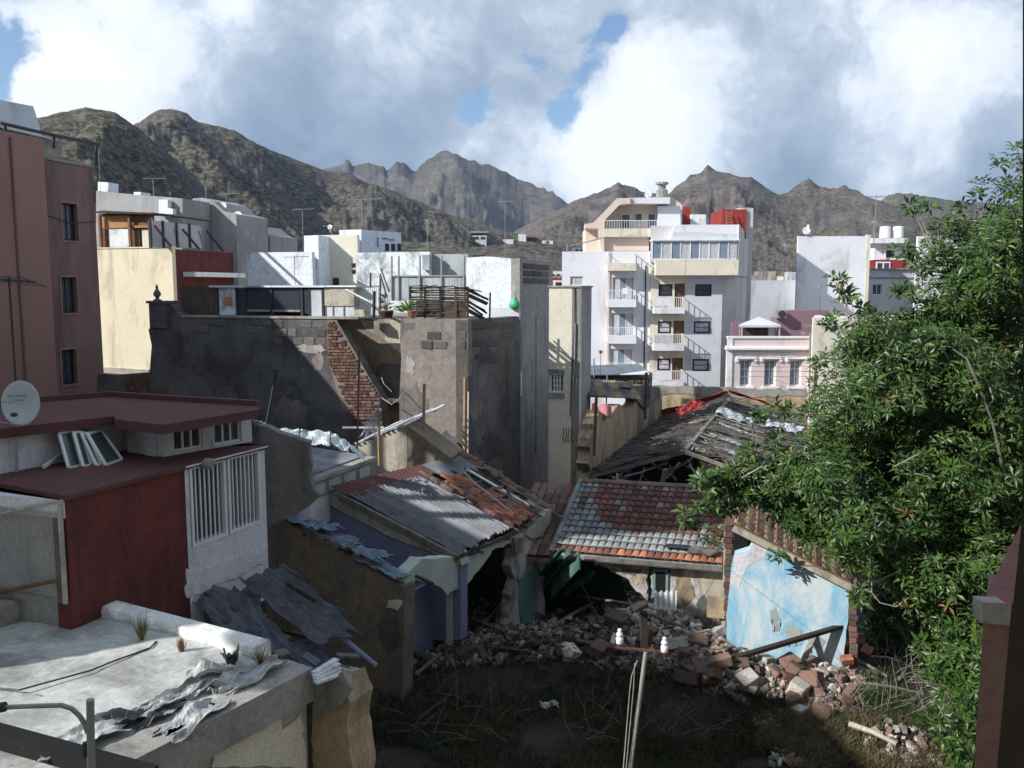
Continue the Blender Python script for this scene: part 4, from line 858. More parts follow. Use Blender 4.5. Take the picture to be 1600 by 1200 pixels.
# rooftop: red stair hut, white tank, chimney
wF = W(P2(1040, 70), P2(1170, 70)); wF2 = W(P2(1040, 76), P2(1170, 76)); m = MB(); wF2.box(m, *wF2.rect(1150, 325, 1173, 600), -4.5, 0); obj('rear_tower', m, 'apt_side', ap)
for (x0, y0, x1, y1, mt, nm, dd) in ((1128, 327, 1166, 372, 'red_paint', 'stair_hut', 4), (1064, 323, 1079, 350, 'red_paint', 'red_parapet', 3), (1160, 324, 1174, 372, 'apt_side', 'chimney_wall', 7)):
    m = MB(); wF.box(m, *wF.rect(x0, y0, x1, y1), -dd, 0 if nm != 'chimney_wall' else -.3); obj(nm, m, mt, ap)
m = MB(); wF.box(m, *wF.rect(1080, 335, 1103, 352, .5), -.8, .5); o = obj('water_tank', m, 'trim_white'); o['label'] = 'white cubic water tank on the apartment roof between the red walls'; o['category'] = 'tank'
ld = thing('ladder', 'red ladder leaning on the red roof hut of the apartment block', 'ladder', wF.px(1139, 372, .5))
for x_ in (1135, 1143): m = MB(); m.tube([wF.px(x_, 352, .6), wF.px(x_+.6, 330, .3)], .05); obj('rail', m, 'terracotta', ld)
for k in range(4): m = MB(); m.tube([wF.px(1135, 348-5*k, .55), wF.px(1143.5, 348-5*k, .55)], .04); obj('rung', m, 'terracotta', ld)
# pink penthouse
wP = W(P2(915, AY+1.4), P2(1066, AY+1.1))
ph = [(971, 334, 985, 357), (992, 333, 1004, 345), (1012, 333, 1024, 357)]
m = MB(); wP.poly(m, [(915, 394), (915, 356), (926, 352), (930, 352), (968, 312), (1050, 308), (1066, 320), (1066, 394)], -7, -1.6); obj('penthouse_core', m, 'apt_pink', ap)
m = MB(); wP.poly(m, [(914, 356), (914, 350), (927, 348), (964, 310), (985, 309), (985, 318), (968, 320), (944, 345), (944, 394), (940, 394), (934, 357)], -1.8, 0.1); obj('raking_gable', m, 'apt_pink', ap)
m = MB(); wP.poly(m, [(985, 309), (1047, 308), (1047, 318), (985, 318)], -1.8, -.05); obj('roof_edge', m, 'apt_white', ap)
m = MB(); wP.poly(m, [(1028, 394), (1028, 322), (1063, 322), (1064, 394)], -1.7, -.6); obj('white_return_wall', m, 'apt_white', ap)
u0, u1, z0, z1 = wP.rect(944, 357, 1027, 370, .2); m = MB(); wP.box(m, u0, u1, z0, z1, -1.5, .2); obj('penthouse_balcony', m, 'apt_cream', ap)
m = MB(); wP.box(m, *wP.rect(944, 370, 1014, 392, -.3), -1.5, -.3); obj('penthouse_front', m, 'apt_pink', ap)
m = MB(); zr = wP.uz(985, 344, .15)[1]; wP.box(m, u0, u1, zr-.05, zr, .1, .15)
for i in range(22): u = u0+(u1-u0-.04)*i/21; wP.box(m, u, u+.03, z1, zr-.05, .11, .14)
obj('penthouse_railing', m, 'white_metal', ap)
for q in ph: m = MB(); wP.box(m, *wP.rect(*q, -1.5), -1.6, -1.52); f = obj('window', m, 'trim_white', ap); m = MB(); u_ = wP.rect(q[0]+1.2, q[1]+1.5, q[2]-1.2, q[3]-1, -1.5); wP.box(m, *u_, -1.52, -1.5); obj('pane', m, 'glass', f)
m = MB(); m.lathe(wP.px(1034, 308, -1.5), [(.45, 0), (.45, .5), (.3, .6), (.3, .9), (.5, .95), (.5, 1.1)], 10); obj('chimney', m, 'concrete', ap)

# ============================================================ RIGHT SIDE BUILDINGS
gb, wg, hs, zg = box_house('town_house', 'grey rendered wall between the apartment block and the big blank gable', 'apt_grey', 1170, 1248, 86, 438, 5, (1, 0))
for i, (x0, x1, y0, mt) in enumerate(((1172, 1184, 430, 'grey_metal'), (1185, 1198, 424, 'wood_grey'), (1199, 1212, 424, 'pale_render'), (1232, 1244, 425, 'grey_green_wall'), (1214, 1231, 432, 'apt_cream'))):
    m = MB(); wg.box(m, *wg.rect(x0, y0, x1, 440, -.5), -2, -.5); o = obj('roof_shed', m, mt); o['category'] = 'shed'
    o['label'] = ['low metal box at the left end of the grey wall top', 'grey timber box on the grey wall top, second from the apartment block', 'pale box on the grey wall top, third from the apartment block', 'grey green box on the wall top beside the big gable', 'low cream box on the wall top, second from the big gable'][i]
big, wbig, hs, zb = box_house('apartment_building', 'big blank grey gable with a diagonal shadow right of the apartments', 'apt_white', 1244, 1356, 80, 369, 8, (1, 0))
m = MB(); wbig.box(m, wbig.len-.3, wbig.len+.04, 0, zb+.12, -.3, .06); obj('corner_strip', m, 'beige_wall', big)
rb_, wrb, hs, zr_ = box_house('apartment_building', 'grey house with two dark windows below the white roof hut', 'apt_side', 1357, 1433, 88, 421, 8, (1, 0), holes=((1363, 444, 1378, 461), (1402, 444, 1421, 463)))
for h in hs: window(rb_, wrb, h, 'trim_white', 'glass', 2, 1, .08, .1)
m = MB(); wrb.box(m, -.05, wrb.len+.05, zr_, zr_+.1, -4, .25); obj('coping', m, 'concrete', rb_)
m = MB(); wrb.box(m, *wrb.rect(1357, 433, 1433, 435), 0, .1); obj('ledge', m, 'concrete', rb_)
wr2 = W(P2(1350, 92), P2(1440, 92))
m = MB(); wr2.box(m, *wr2.rect(1356, 407, 1418, 422), -3, 0); obj('red_parapet', m, 'red_paint', rb_)
m = MB(); wr2.box(m, *wr2.rect(1369, 409, 1391, 422, .1), 0.0, .12); f = obj('window', m, 'trim_white', rb_)
for x0 in (1371, 1381.5): m = MB(); wr2.box(m, *wr2.rect(x0, 411, x0+7.5, 422, .15), .12, .15); obj('pane', m, 'glass', f)
wh = thing('roof_hut', 'bright white roof hut carrying two water tanks above the red parapet', 'hut', wr2.px(1392, 410, -1))
m = MB(); wr2.box(m, *wr2.rect(1366, 380, 1415, 406, -1), -4, -1); obj('wall', m, 'trim_white', wh)
m = MB(); wr2.box(m, *wr2.rect(1363, 372, 1420, 380, 0), -4, 0); obj('roof', m, 'trim_white', wh)
m = MB(); wr2.box(m, *wr2.rect(1385, 391, 1397, 402, -1), -.99, -.93); obj('window', m, 'dark_frame', wh)
m = MB(); m.tube([wr2.px(1382, 380, -.8), wr2.px(1383, 403, -.8)], .1); obj('drainpipe', m, 'trim_white', wh)
for i, x_ in enumerate((1382.5, 1403)):
    p = wr2.px(x_, 372, -1.5); m = MB().lathe(p, [(.5, 0), (.55, .05), (.55, 1.15), (.48, 1.22), (.1, 1.25)], 16); o = obj('water_tank', m, 'trim_white', smooth=False)
    o['category'] = 'tank'; o['label'] = ['left of the two white round tanks on the roof hut', 'right of the two white round tanks on the roof hut'][i]; o['group'] = 'round water tanks on the white hut'
box_house('apartment_building', 'blank white gable wall behind the upper tree branches', 'apt_white', 1430, 1600, 70, 369, 8, (1, 0))
box_house('apartment_building', 'cream blank wall behind the tree beside the pink house', 'beige_wall', 1273, 1520, 52, 497, 6, (1, -.05), z0=0)
box_house('apartment_building', 'long pale wall right of the frame behind the tree', 'apt_cream', 1600, 2500, 58, 400, 8, (1, 0), z0=-.4)
# ------------------------------------------------------------ pink house
PY = 53
pk, wk, _h, zk = None, W(P2(1139, PY), P2(1273, PY)), None, None
pk = thing('town_house', 'pink house with white cornice and three tall white windows', 'building', wk.P(wk.len/2, -.4, -3))
hs = [wk.rect(x0, 562, x1, 604) for (x0, x1) in ((1156, 1174), (1194, 1213), (1234, 1253))]
zc = wk.uz(1200, 546)[1]; zt2 = wk.uz(1200, 527)[1]
obj('wall', wk.facade(MB(), 0, wk.len, -.4, zc, hs, .3), 'pink_wall', pk)
m = MB(); m.prism([xy(wk.P(.02, 0, -.31)), xy(wk.P(wk.len-.02, 0, -.31)), xy(wk.P(wk.len+1.5, 0, -7)), xy(wk.P(2.2, 0, -7))], -.4, zc-.02); obj('rear_wall', m, 'purple_wall', pk)
m = MB(); wk.box(m, -.1, wk.len+.1, zc, zc+.12, -.3, .3); wk.box(m, -.05, wk.len+.05, zc+.12, zc+.22, -.3, .2); obj('cornice', m, 'trim_white', pk)
m = MB(); wk.box(m, .35, wk.len-.2, zc+.22, zt2-.06, -.25, .02); obj('parapet', m, 'pink_wall', pk)
m = MB(); wk.box(m, 0, wk.len, zt2-.06, zt2+.06, -.3, .1); obj('parapet_cap', m, 'trim_white', pk)
for (u_) in (-.02, wk.len-.22): m = MB(); wk.box(m, u_, u_+.34, -.4, zt2-.061, .001, .08); obj('pilaster', m, 'trim_white', pk)
for i, h in enumerate(hs):
    f = window(pk, wk, h, 'trim_white', 'glass_pale', 2, 3, .1, .22)
    m = MB(); wk.box(m, h[0]-.25, h[1]+.25, h[3]+.05, h[3]+.2, 0, .14); obj('hood', m, 'trim_white', f)
    m = MB(); wk.box(m, h[0]-.3, h[0]-.14, h[3]-.14, h[3]+.05, 0, .12); obj('bracket', m, 'trim_white', f); m = MB(); wk.box(m, h[1]+.14, h[1]+.3, h[3]-.14, h[3]+.05, 0, .12); obj('bracket', m, 'trim_white', f)
    m = MB(); wk.box(m, h[0]-.15, h[1]+.15, h[2]-.12, h[2]-.001, 0, .16); obj('sill', m, 'trim_white', f)
wpu = W(P2(1150, 60), P2(1295, 60))
m = MB(); wpu.poly(m, [(1214, 540), (1214, 496), (1230, 496), (1230, 485), (1295, 485), (1295, 540)], -1.5, 0); o = obj('wall', m, 'purple_wall'); o['label'] = 'dusky purple roof wall behind the pink parapet'; o['category'] = 'wall'
pv = thing('pavilion', 'small terrace pavilion with a grey hipped canopy and dark curtains', 'pavilion', wpu.px(1187, 530, 2))
apx = wpu.px(1186, 495, 1.5); cs = [wpu.px(1154, 508, 3), wpu.px(1220, 508, 3), wpu.px(1214, 505, .2), wpu.px(1160, 505, .2)]
m = MB(); m.add(cs+[apx]+[c_-Vector((0,0,.15)) for c_ in cs], [(0,1,4),(1,2,4),(2,3,4),(3,0,4),(0,1,6,5),(1,2,7,6),(2,3,8,7),(3,0,5,8)]); obj('canopy', m, 'apt_grey', pv)
for x_ in (1156, 1218): m = MB(); m.tube([wpu.px(x_, 508, 2.9), wpu.px(x_, 530, 2.9)], .07); obj('post', m, 'grey_metal', pv)
for x_ in (1163, 1211): m = MB(); m.tube([wpu.px(x_, 508, .4), wpu.px(x_, 530, .4)], .07); obj('post', m, 'grey_metal', pv)
for (x0, x1, mt) in ((1161, 1200, 'wood_dark'), (1200.5, 1210, 'apt_grey'), (1154, 1160, 'apt_side')): m = MB(); wpu.box(m, *wpu.rect(x0, 509, x1, 528, 1), .9, 1); obj('curtain_panel', m, mt, pv)
ac = thing('air_conditioner', 'square air conditioner box on the purple roof wall', 'air conditioner', wpu.px(1221, 498, .5))
m = MB(); wpu.box(m, *wpu.rect(1214, 485, 1229, 497, .6), 0.02, .6); obj('casing', m, 'grey_metal', ac)
m = MB().lathe(wpu.px(1222, 491, .6), [(.26, 0), (.26, .03)], 14, wpu.n); obj('fan_grille', m, 'dark_metal', ac)
m = MB(); wk.box(m, *wk.rect(1143, 504, 1158, 527, -6), -6.2, -6); o = obj('wall', m, 'purple_wall'); o['category'] = 'wall'; o['label'] = 'dark maroon wall strip left of the pavilion'
# yellow boundary wall in front
wy = W(P2(1012, 43), P2(1262, 42))
m = MB(); wy.poly(m, [(1012, 720)]+jag([(1020, 604), (1100, 606), (1180, 609), (1262, 613)], 14, 1.2)+[(1262, 720)], -.5, 0); yw = obj('boundary_wall', m, 'yellow_ruin'); yw['label'] = 'long yellow stained garden wall below the apartments and the pink house'; yw['category'] = 'wall'
m = MB(); wy.poly(m, jag([(1016, 618), (1020, 602), (1100, 604), (1180, 607), (1262, 611), (1262, 618), (1150, 622), (1060, 616)], 10, 2, True), 0, .03); obj('grey_cement_band', m, 'concrete', yw)
# far houses seen in gaps and on the hill
def far_house(label, mt, x0, y0, x1, y1, Y, wins=(), roof=None):
    ext = 8
    if Y > 500:
        Y = hill_hit((x0+x1)/2, y1+1) or 600; Y -= 2; ext = Y*.012
    w = W(P2(x0, Y), P2(x1, Y)); r = w.rect(x0, y0, x1, y1); t = thing('hillside_house', label, 'house', w.P((r[0]+r[1])/2, r[2]-6, -3)); m = MB(); w.box(m, r[0], r[1], r[2]-ext, r[3], -Y*.03, 0); obj('wall', m, mt, t)
    for q in wins: m = MB(); w.box(m, *w.rect(*q), 0, .25); obj('window', m, 'dark_frame', t)
    if roof: m = MB(); rr = w.rect(*roof[:4]); w.box(m, rr[0], rr[1], rr[2], rr[3], -Y*.03, .8); obj('roof', m, roof[4], t)
    return t
far_house('grey many levelled house perched on the hill spur', 'apt_grey', 737, 368, 760, 379, 585, ((740, 370, 748, 374), (751, 370, 758, 374)), (735, 361, 764, 364, 'concrete'))
far_house('white cottage with green gable on the hill spur', 'apt_white', 810, 366, 822, 376, 585, (), (822, 368, 838, 371, 'terracotta'))
far_house('low white shed on the hill slope above the white blocks', 'apt_white', 847, 376, 864, 380, 585, ((853, 377, 858, 380),))
far_house('long white house on the hill spur right of the perched house', 'apt_white', 786, 374, 802, 378, 585, ())
far_house('white house with red parapet seen between the pier and the apartments', 'trim_white', 857, 424, 878, 434, 120, ((862, 428, 866, 431), (870, 428, 874, 431)), (857, 434, 878, 438, 'red_paint'))
far_house('white house with blue shutters on the far roofline', 'trim_white', 864, 438, 880, 446, 105, ((868, 441, 878, 446),))
far_house('pale blue house with dark windows behind the penthouse', 'glass_pale', 896, 387, 916, 393, 160, ((899, 389, 903, 392), (907, 389, 911, 392)))
# ============================================================ RED ROOFED HOUSE (left, near)
ZR = 6.0
c0 = pz(102, 776, ZR); c1 = pz(413, 697, ZR); wRH = W(xy(c0), xy(c1)); PN = wRH.n    # faces the yard
rh = thing('red_roofed_house', 'low house with dark red flat roofs and a barred window in its white wall', 'house', ((c0.x+c1.x)/2-2, (c0.y+c1.y)/2, 2))
uw = wRH.uz(291, 800)[0]
obj('red_wall', wRH.facade(MB(), 0, uw, 2.2, ZR-.06, [], .3), 'red_wall', rh)
zl_ = wRH.uz(350, 718)[1]-.0
hole = (wRH.uz(296, 780)[0], wRH.uz(408, 780)[0], wRH.uz(350, 838)[1], wRH.uz(350, 716)[1])
obj('white_wall', wRH.facade(MB(), uw, wRH.len, 3.0, ZR-.06, [hole], .3), 'house_white', rh)
m = MB(); wRH.poly(m, jag([(291, 888), (330, 885), (375, 868), (416, 855), (417, 878), (360, 905), (292, 935)], 6, 3, True), .005, .025); obj('ragged_render', m, 'house_white', rh)
m = MB(); wRH.box(m, uw-.02, wRH.len+.03, wRH.uz(350, 714)[1]+.02, ZR-.02, -.0, .06); obj('lintel', m, 'house_white', rh)
# body: side faces and dark interior
inn = -4.0
m = MB(); m.prism([xy(wRH.P(.02, 0, -.31)), xy(wRH.P(uw-.1, 0, -.31)), xy(wRH.P(uw-.1, 0, inn)), xy(wRH.P(.02, 0, inn))], 2.2, ZR-.07); obj('core', m, 'apt_side', rh)
m = MB(); m.prism([xy(wRH.P(wRH.len-.25, 0, -.31)), xy(wRH.P(wRH.len, 0, -.31)), xy(wRH.P(wRH.len, 0, inn)), xy(wRH.P(wRH.len-.25, 0, inn))], 2.2, ZR-.07); obj('end_wall', m, 'house_white', rh)
m = MB(); wRH.box(m, uw-.09, wRH.len-.26, 3.0, ZR-.3, -2.2, -2.1); obj('inner_wall', m, 'apt_side', rh)
m = MB(); wRH.box(m, uw-.09, wRH.len-.26, 3.2, 3.3, -2.09, -.32); obj('inner_floor', m, 'concrete', rh)
# barred window: two leaves
u0, u1, z0, z1 = hole; um = (u0+u1)/2
for k, (ua, ub) in enumerate(((u0+.02, um-.03), (um+.03, u1-.02))):
    m = MB(); fw = .05
    wRH.box(m, ua, ua+fw, z0, z1, -.08, .02); wRH.box(m, ub-fw, ub, z0, z1, -.08, .02); wRH.box(m, ua+fw, ub-fw, z0, z0+fw, -.08, .02); wRH.box(m, ua+fw, ub-fw, z1-fw, z1, -.08, .02)
    f = obj('window_grille', m, 'white_metal', rh)
    for i in range(1, 7):
        u = ua+fw+(ub-ua-2*fw)*i/7; m = MB(); wRH.box(m, u-.012, u+.012, z0+fw, z1-fw, -.045, -.02); obj('bar', m, 'white_metal', f)
m = MB(); m.lathe(wRH.px(322, 724, .07), [(.1, 0), (.1, .1), (.07, .14)], 12, wRH.n); obj('wall_lamp', m, 'concrete', rh)
# lower roof
back = lambda p, k: (p[0]-PN.x*k, p[1]-PN.y*k)
sL = pz(-60, 740, ZR); 
m = MB(); m.prism([(sL.x-.3, sL.y), xy(wRH.P(-.02, 0, .05)), xy(wRH.P(wRH.len+.04, 0, .05)), back(xy(c1), 4), back(xy(c0), 6), (sL.x-1.5, sL.y+4)], ZR-.05, ZR+.02); obj('roof', m, 'red_roof', rh)
# clerestory with two windows
q0 = pz(256, 714, ZR+.02); q1 = pz(394, 690, ZR+.02); wQ = W(xy(q0), xy(q1)); zs = wQ.uz(258, 662)[1]
hs = [wQ.rect(270, 664, 317, 703), wQ.rect(334, 652, 377, 693)]
obj('clerestory_wall', wQ.facade(MB(), 0, wQ.len, ZR+.02, zs, hs, .2), 'house_white', rh)
for h in hs: window(rh, wQ, h, 'white_metal', 'glass_green', 3, 1, .045, .04, bars=.02)
q2 = pz(199, 706, ZR+.02); wQ2 = W(xy(q2), xy(q0)); m = MB(); wQ2.box(m, 0, wQ2.len-.01, ZR+.02, zs, -.2, -.001); wQ2.box(m, wQ2.len*.55, wQ2.len*.85, ZR+.02, zs-.05, -.0, .05); obj('clerestory_end_wall', m, 'house_white', rh)
m = MB(); m.prism([xy(wQ.P(.01, 0, -.21)), xy(wQ.P(wQ.len, 0, -.21)), xy(wQ.P(wQ.len, 0, -2.2)), xy(wQ.P(.01, 0, -2.2))], ZR+.02, zs-.01); obj('clerestory_core', m, 'apt_side', rh)
q3a = pz(-60, 752, ZR+.02); q3b = pz(205, 702, ZR+.02); wQ3 = W(xy(q3a), xy(q3b)); m = MB(); wQ3.box(m, 0, wQ3.len, ZR+.02, zs, -.25, 0); obj('parapet_wall', m, 'house_white', rh)
sl = [(-60, 677), (178, 650), (180, 655), (254, 664), (404, 640), (404, 634), (285, 627), (170, 619), (60, 628), (-60, 645)]
m = MB(); m.prism([xy(pz(x_, y_, zs+.16)) for x_, y_ in sl], zs+.001, zs+.16); obj('upper_roof', m, 'red_roof', rh)
m = MB()
pts = [pz(x_, y_, zs+.16) for x_, y_ in ((-60, 645), (60, 628), (170, 619), (285, 627), (404, 634))]
for A_, B_ in zip(pts[:-1], pts[1:]): m.bar(A_+Vector((0,0,.05)), B_+Vector((0,0,.05)), .12, .10)
obj('roof_kerb', m, 'red_roof', rh)
# beam and wire cage left of the red wall
g0 = pz(-60, 762, ZR); wG = W(xy(g0), xy(c0))
m = MB(); wG.box(m, 0, wG.len-.02, ZR-.32, ZR-.06, -.3, .02); obj('beam', m, 'house_white', rh)
m = MB(); wG.box(m, -1, wG.len-.1, 3, ZR-.33, -2.6, -2.5); obj('cage_back_wall', m, 'apt_grey', rh)
cg = thing('wire_cage', 'wire mesh cage under the roof beam left of the red wall', 'cage', wG.P(wG.len*.6, 4.4, .1))
ztop_, zbot_ = wG.uz(60, 795)[1], wG.uz(60, 925)[1]-.1
m = MB(); wG.box(m, wG.len-.08, wG.len-.03, zbot_, ztop_+.1, .03, .08); obj('post', m, 'pale_render', cg)
m = MB(); m.tube([wG.px(-60, 815, .05), wG.px(98, 782, .05)], .02); obj('top_rail', m, 'pale_render', cg)
m = MB(); m.tube([wG.px(-60, 938, .05), wG.px(98, 905, .05)], .03); obj('bottom_rail', m, 'wood_brown', cg)
m = MB(); uL = wG.uz(-40, 850)[0]; 
for i in range(60):
    u = uL+(wG.len-.06-uL)*i/60; m.box(wG.P(u, (zbot_+ztop_)/2, .05), wG.e*.0022, wG.n*.0022, Vector((0,0,(ztop_-zbot_)/2)))
for j in range(44):
    z = zbot_+(ztop_-zbot_)*j/44; m.box(wG.P((uL+wG.len-.06)/2, z, .052), wG.e*(wG.len-.06-uL)/2, wG.n*.0022, Vector((0,0,.0022)))
obj('wire_mesh', m, 'concrete', cg, kind='stuff')
lp = thing('laundry_heap', 'orange and white cloth heaped inside the wire cage', 'cloth', wG.px(40, 900, -.6))
for (x_, y_, mt, r_) in ((42, 862, 'orange_cloth', .20), (15, 872, 'house_white', .24), (55, 880, 'dark_green', .25), (28, 850, 'rag_blue', .14), (70, 895, 'dark_metal', .25), (10, 905, 'pale_render', .2)):
    c_ = wG.px(x_, y_, -.5); ph_ = random.uniform(0, 6)
    m = MB(); m.grid(lambda u, v: c_+Vector((math.cos(u*6.28)*r_*math.sin(v*3.14)*(1+.35*math.sin(5*u*6.28+ph_)), math.sin(u*6.28)*r_*math.sin(v*3.14)*.8, math.cos(v*3.14)*r_*.7*(1+.2*math.sin(9*u+ph_)))), 18, 10); obj('cloth', m, mt, lp)
m = MB(); wG.box(m, -1, wG.len-.1, 3.3, zbot_+.02, -2.49, -.05); obj('cage_floor', m, 'concrete', rh)
# leaning window frames
zb = ZR+.02
frames = [((107, 731), (92, 677), (127, 727), (112, 673), 'leftmost of the white window frames leaning on the roof wall'), ((130, 729), (115, 676), (142, 726), (125, 674), 'second white window frame of the leaning stack'),
          ((150, 727), (126, 676), (158, 726), (136, 677), 'third and thinnest white window frame of the leaning stack'), ((165, 727), (136, 678), (190, 718), (157, 672), 'frontmost wide white window frame leaning at the right of the stack')]
for k, (bl, tl_, br, tr2, lb) in enumerate(frames):
    B0 = pz(*bl, zb+.01); B1 = pz(*br, zb+.01); off = Vector((-PN.x, -PN.y, 0))*(.30)
    d_ = (B1-B0); hgt = .82
    T0 = at(tl_[0], tl_[1], B0.y+.22); T1 = at(tr2[0], tr2[1], B1.y+.22)
    f = MB()
    for A_, B_ in ((B0, T0), (B1, T1), (B0, B1), (T0, T1)): f.bar(A_, B_, .045, .045)
    f = obj('window_frame', f, 'white_metal'); f['label'] = lb; f['category'] = 'window frame'; f['group'] = 'window frames leaning on the red roof'
    m = MB(); n_ = (B1-B0).cross(T0-B0).normalized()*.004; m.poly([B0, B1, T1, T0], n_); obj('pane', m, 'glass_green', f)
m = MB(); m.bar(pz(68, 730, zb+.04), at(98, 708, pz(98, 722, zb).y), .05, .05); o = obj('plank', m, 'white_metal'); o['label'] = 'short white strip lying left of the leaning window frames'; o['category'] = 'plank'
# satellite dish
mp_ = pz(26, 738, zb); MY = mp_.y
sd = thing('satellite_dish', 'large pale satellite dish with dark lettering on a mast at the left edge', 'satellite dish', mp_)
m = MB(); m.tube([mp_, at(25, 640, MY)], .022, 8); obj('mast', m, 'grey_metal', sd)
DC = at(31, 630, MY-.25); Rd = (at(60, 630, MY-.25)-DC).length; ax = Vector((.12, -1, .10)).normalized()
prof = [(Rd*k/10, .28*Rd*(k/10)**2) for k in range(11)]
m = MB(); xa = ax.cross(Vector((0,0,1))).normalized(); ya = xa.cross(ax)
m.grid(lambda u, v: DC+xa*(math.cos(u*6.2832)*Rd*v)+ya*(math.sin(u*6.2832)*Rd*1.22*v)+ax*(.25*Rd*v*v-.1), 32, 8); o = obj('bowl', m, 'dish', sd, smooth=True, solid=.012)
m = MB(); m.tube([DC-ya*Rd*1.2, DC+ax*.45-ya*Rd*.9+xa*.15, DC+ax*.5-ya*Rd*.55+xa*.2], .013, 6); obj('arm', m, 'grey_metal', sd)
m = MB(); m.lathe(DC+ax*.42-ya*Rd*.55-xa*.12, [(.03, 0), (.035, .05), (.03, .12)], 10, ax); obj('receiver', m, 'dark_metal', sd)
def text(body, size, origin, right, up, mt, par, name='lettering'):
    cu = bpy.data.curves.new(name, 'FONT'); cu.body = body; cu.size = size; cu.extrude = .002; cu.align_x = 'CENTER'; cu.materials.append(MATS[mt])
    tmp = bpy.data.objects.new(name, cu); COL.objects.link(tmp); me = bpy.data.meshes.new_from_object(tmp.evaluated_get(bpy.context.evaluated_depsgraph_get())); bpy.data.objects.remove(tmp)
    o = bpy.data.objects.new(name, me); COL.objects.link(o); o.parent = par
    n_ = Vector(right).cross(Vector(up)); Mx = Matrix((Vector(right), Vector(up), n_)).transposed().to_4x4(); o.matrix_basis = Matrix.Translation(Vector(origin)-wloc(par)) @ Mx; return o
rt = -xa if xa.x < 0 else xa; up_ = ya if ya.z > 0 else -ya
text('JOCASSEAT', .058, at(28.5, 620.5, MY-.25)+ax*.02, rt, up_, 'ink', sd); text('922 28 78 98', .036, at(29, 626.5, MY-.25)+ax*.02, rt, up_, 'ink', sd)
def antenna(base, h, label, kind=0, grp='television antennas on the roofs', mt='grey_metal', s=1.0, yaw=.4):
    t = thing('antenna', label, 'antenna', base, grp); r_ = .018*s
    m = MB(); m.tube([base, base+Vector((0,0,h))], r_, 5); obj('mast', m, mt, t)
    bx = Vector((math.cos(yaw), math.sin(yaw), .05)); by = Vector((-math.sin(yaw), math.cos(yaw), 0)); top = base+Vector((0,0,h*.97))
    if kind in (0, 2):
        m = MB(); m.tube([top-bx*.5*s, top+bx*.7*s], r_*.8, 5)
        for k in range(8): q = top+bx*(-.45+.15*k)*s; l_ = (.28-.015*k)*s; m.tube([q-by*l_-Vector((0,0,l_*.3)), q+by*l_+Vector((0,0,l_*.3))], r_*.5, 4)
        obj('elements', m, mt, t)
    if kind in (1, 2):
        q0_ = base+Vector((0,0,h*(.8 if kind == 2 else .95))); m = MB()
        for sg in (-1, 1):
            for k in range(4): m.tube([q0_+by*.02, q0_+by*sg*(.3+.05*k)*s+Vector((0,0,(.1*k-.15)*s))], r_*.6, 4)
        m.box(q0_, bx*.05*s, by*.05*s, Vector((0,0,.1*s))); obj('reflector', m, mt, t)
    return t
b_ = at(25, 640, MY); 
antenna(at(25, 605, MY+.3)-Vector((0,0,.35)), (at(25, 432, MY+.3)-at(25, 605, MY+.3)).length+.35, 'tall dark yagi antenna behind the satellite dish at the left edge', 0, mt='dark_metal', s=1.0, yaw=2.9)

# ============================================================ NEAR FLAT ROOF (bottom left)
ZN = 4.0
nr = thing('flat_roof_house', 'near flat roofed house at the bottom left with torn roof membrane', 'house', pz(200, 1150, ZN)-Vector((0,0,4)))
e0 = pz(487, 1046, ZN); e1 = pz(188, 1200, ZN); dE = (e1-e0).normalized(); e2 = e0+dE*9
f0 = pz(400, 1015, ZN); farL = pz(100, 940, ZN); farL2 = pz(-80, 948, ZN)
foot = [xy(e0), xy(e2), (e2.x-8, e2.y), (farL2.x-2, farL2.y), xy(farL2), xy(farL), xy(f0)]
m = MB(); m.prism(foot, ZN-.3, ZN-.02); obj('slab', m, 'concrete', nr)
inset_ = [xy(Vector(p+(0,))) for p in foot]
wN = W(xy(e0), xy(e2)); NN = wN.n
foot2 = [tuple((Vector(p)-Vector((NN.x, NN.y))*.12)) for p in foot[:2]]+foot[2:]
m = MB(); m.prism(foot2, -.3, ZN-.301); obj('wall', m, 'pale_render', nr)
# membrane surface: uneven sheet a little above the slab
m = MB(); A0 = pz(455, 1043, ZN); A1 = e2-Vector((NN.x, NN.y, 0))*.3; Bf = pz(395, 1012, ZN)
def roofpt(u, v):   # u along the edge to the viewer, v away to the left
    base = Vector(A0).lerp(A1, u); lf = Vector(farL).lerp(Vector((e2.x-7.5, e2.y, ZN)), u); p = base.lerp(lf, v)
    z = ZN+.005+.02*math.sin(p.x*2+p.y)+.012*math.sin(p.x*7.3)*math.sin(p.y*6.1)+(.02*random.random())
    return (p.x, p.y, z)
m.grid(roofpt, 60, 50); obj('roof_membrane', m, 'roof_membrane', nr)
# kerb dark face
m = MB(); wN.box(m, .0, wN.len, ZN-.42, ZN+.03, -.45, .03); obj('roof_kerb', m, 'concrete', nr)
# patches of missing render on the wall below the kerb
for lst in (jag([(330, 1200), (345, 1135), (380, 1120), (430, 1098), (447, 1108), (440, 1140), (470, 1112), (480, 1200)], 12, 4, True),):
    m = MB(); wN.poly(m, lst, -.11, -.09); obj('old_render', m, 'apt_cream', nr)
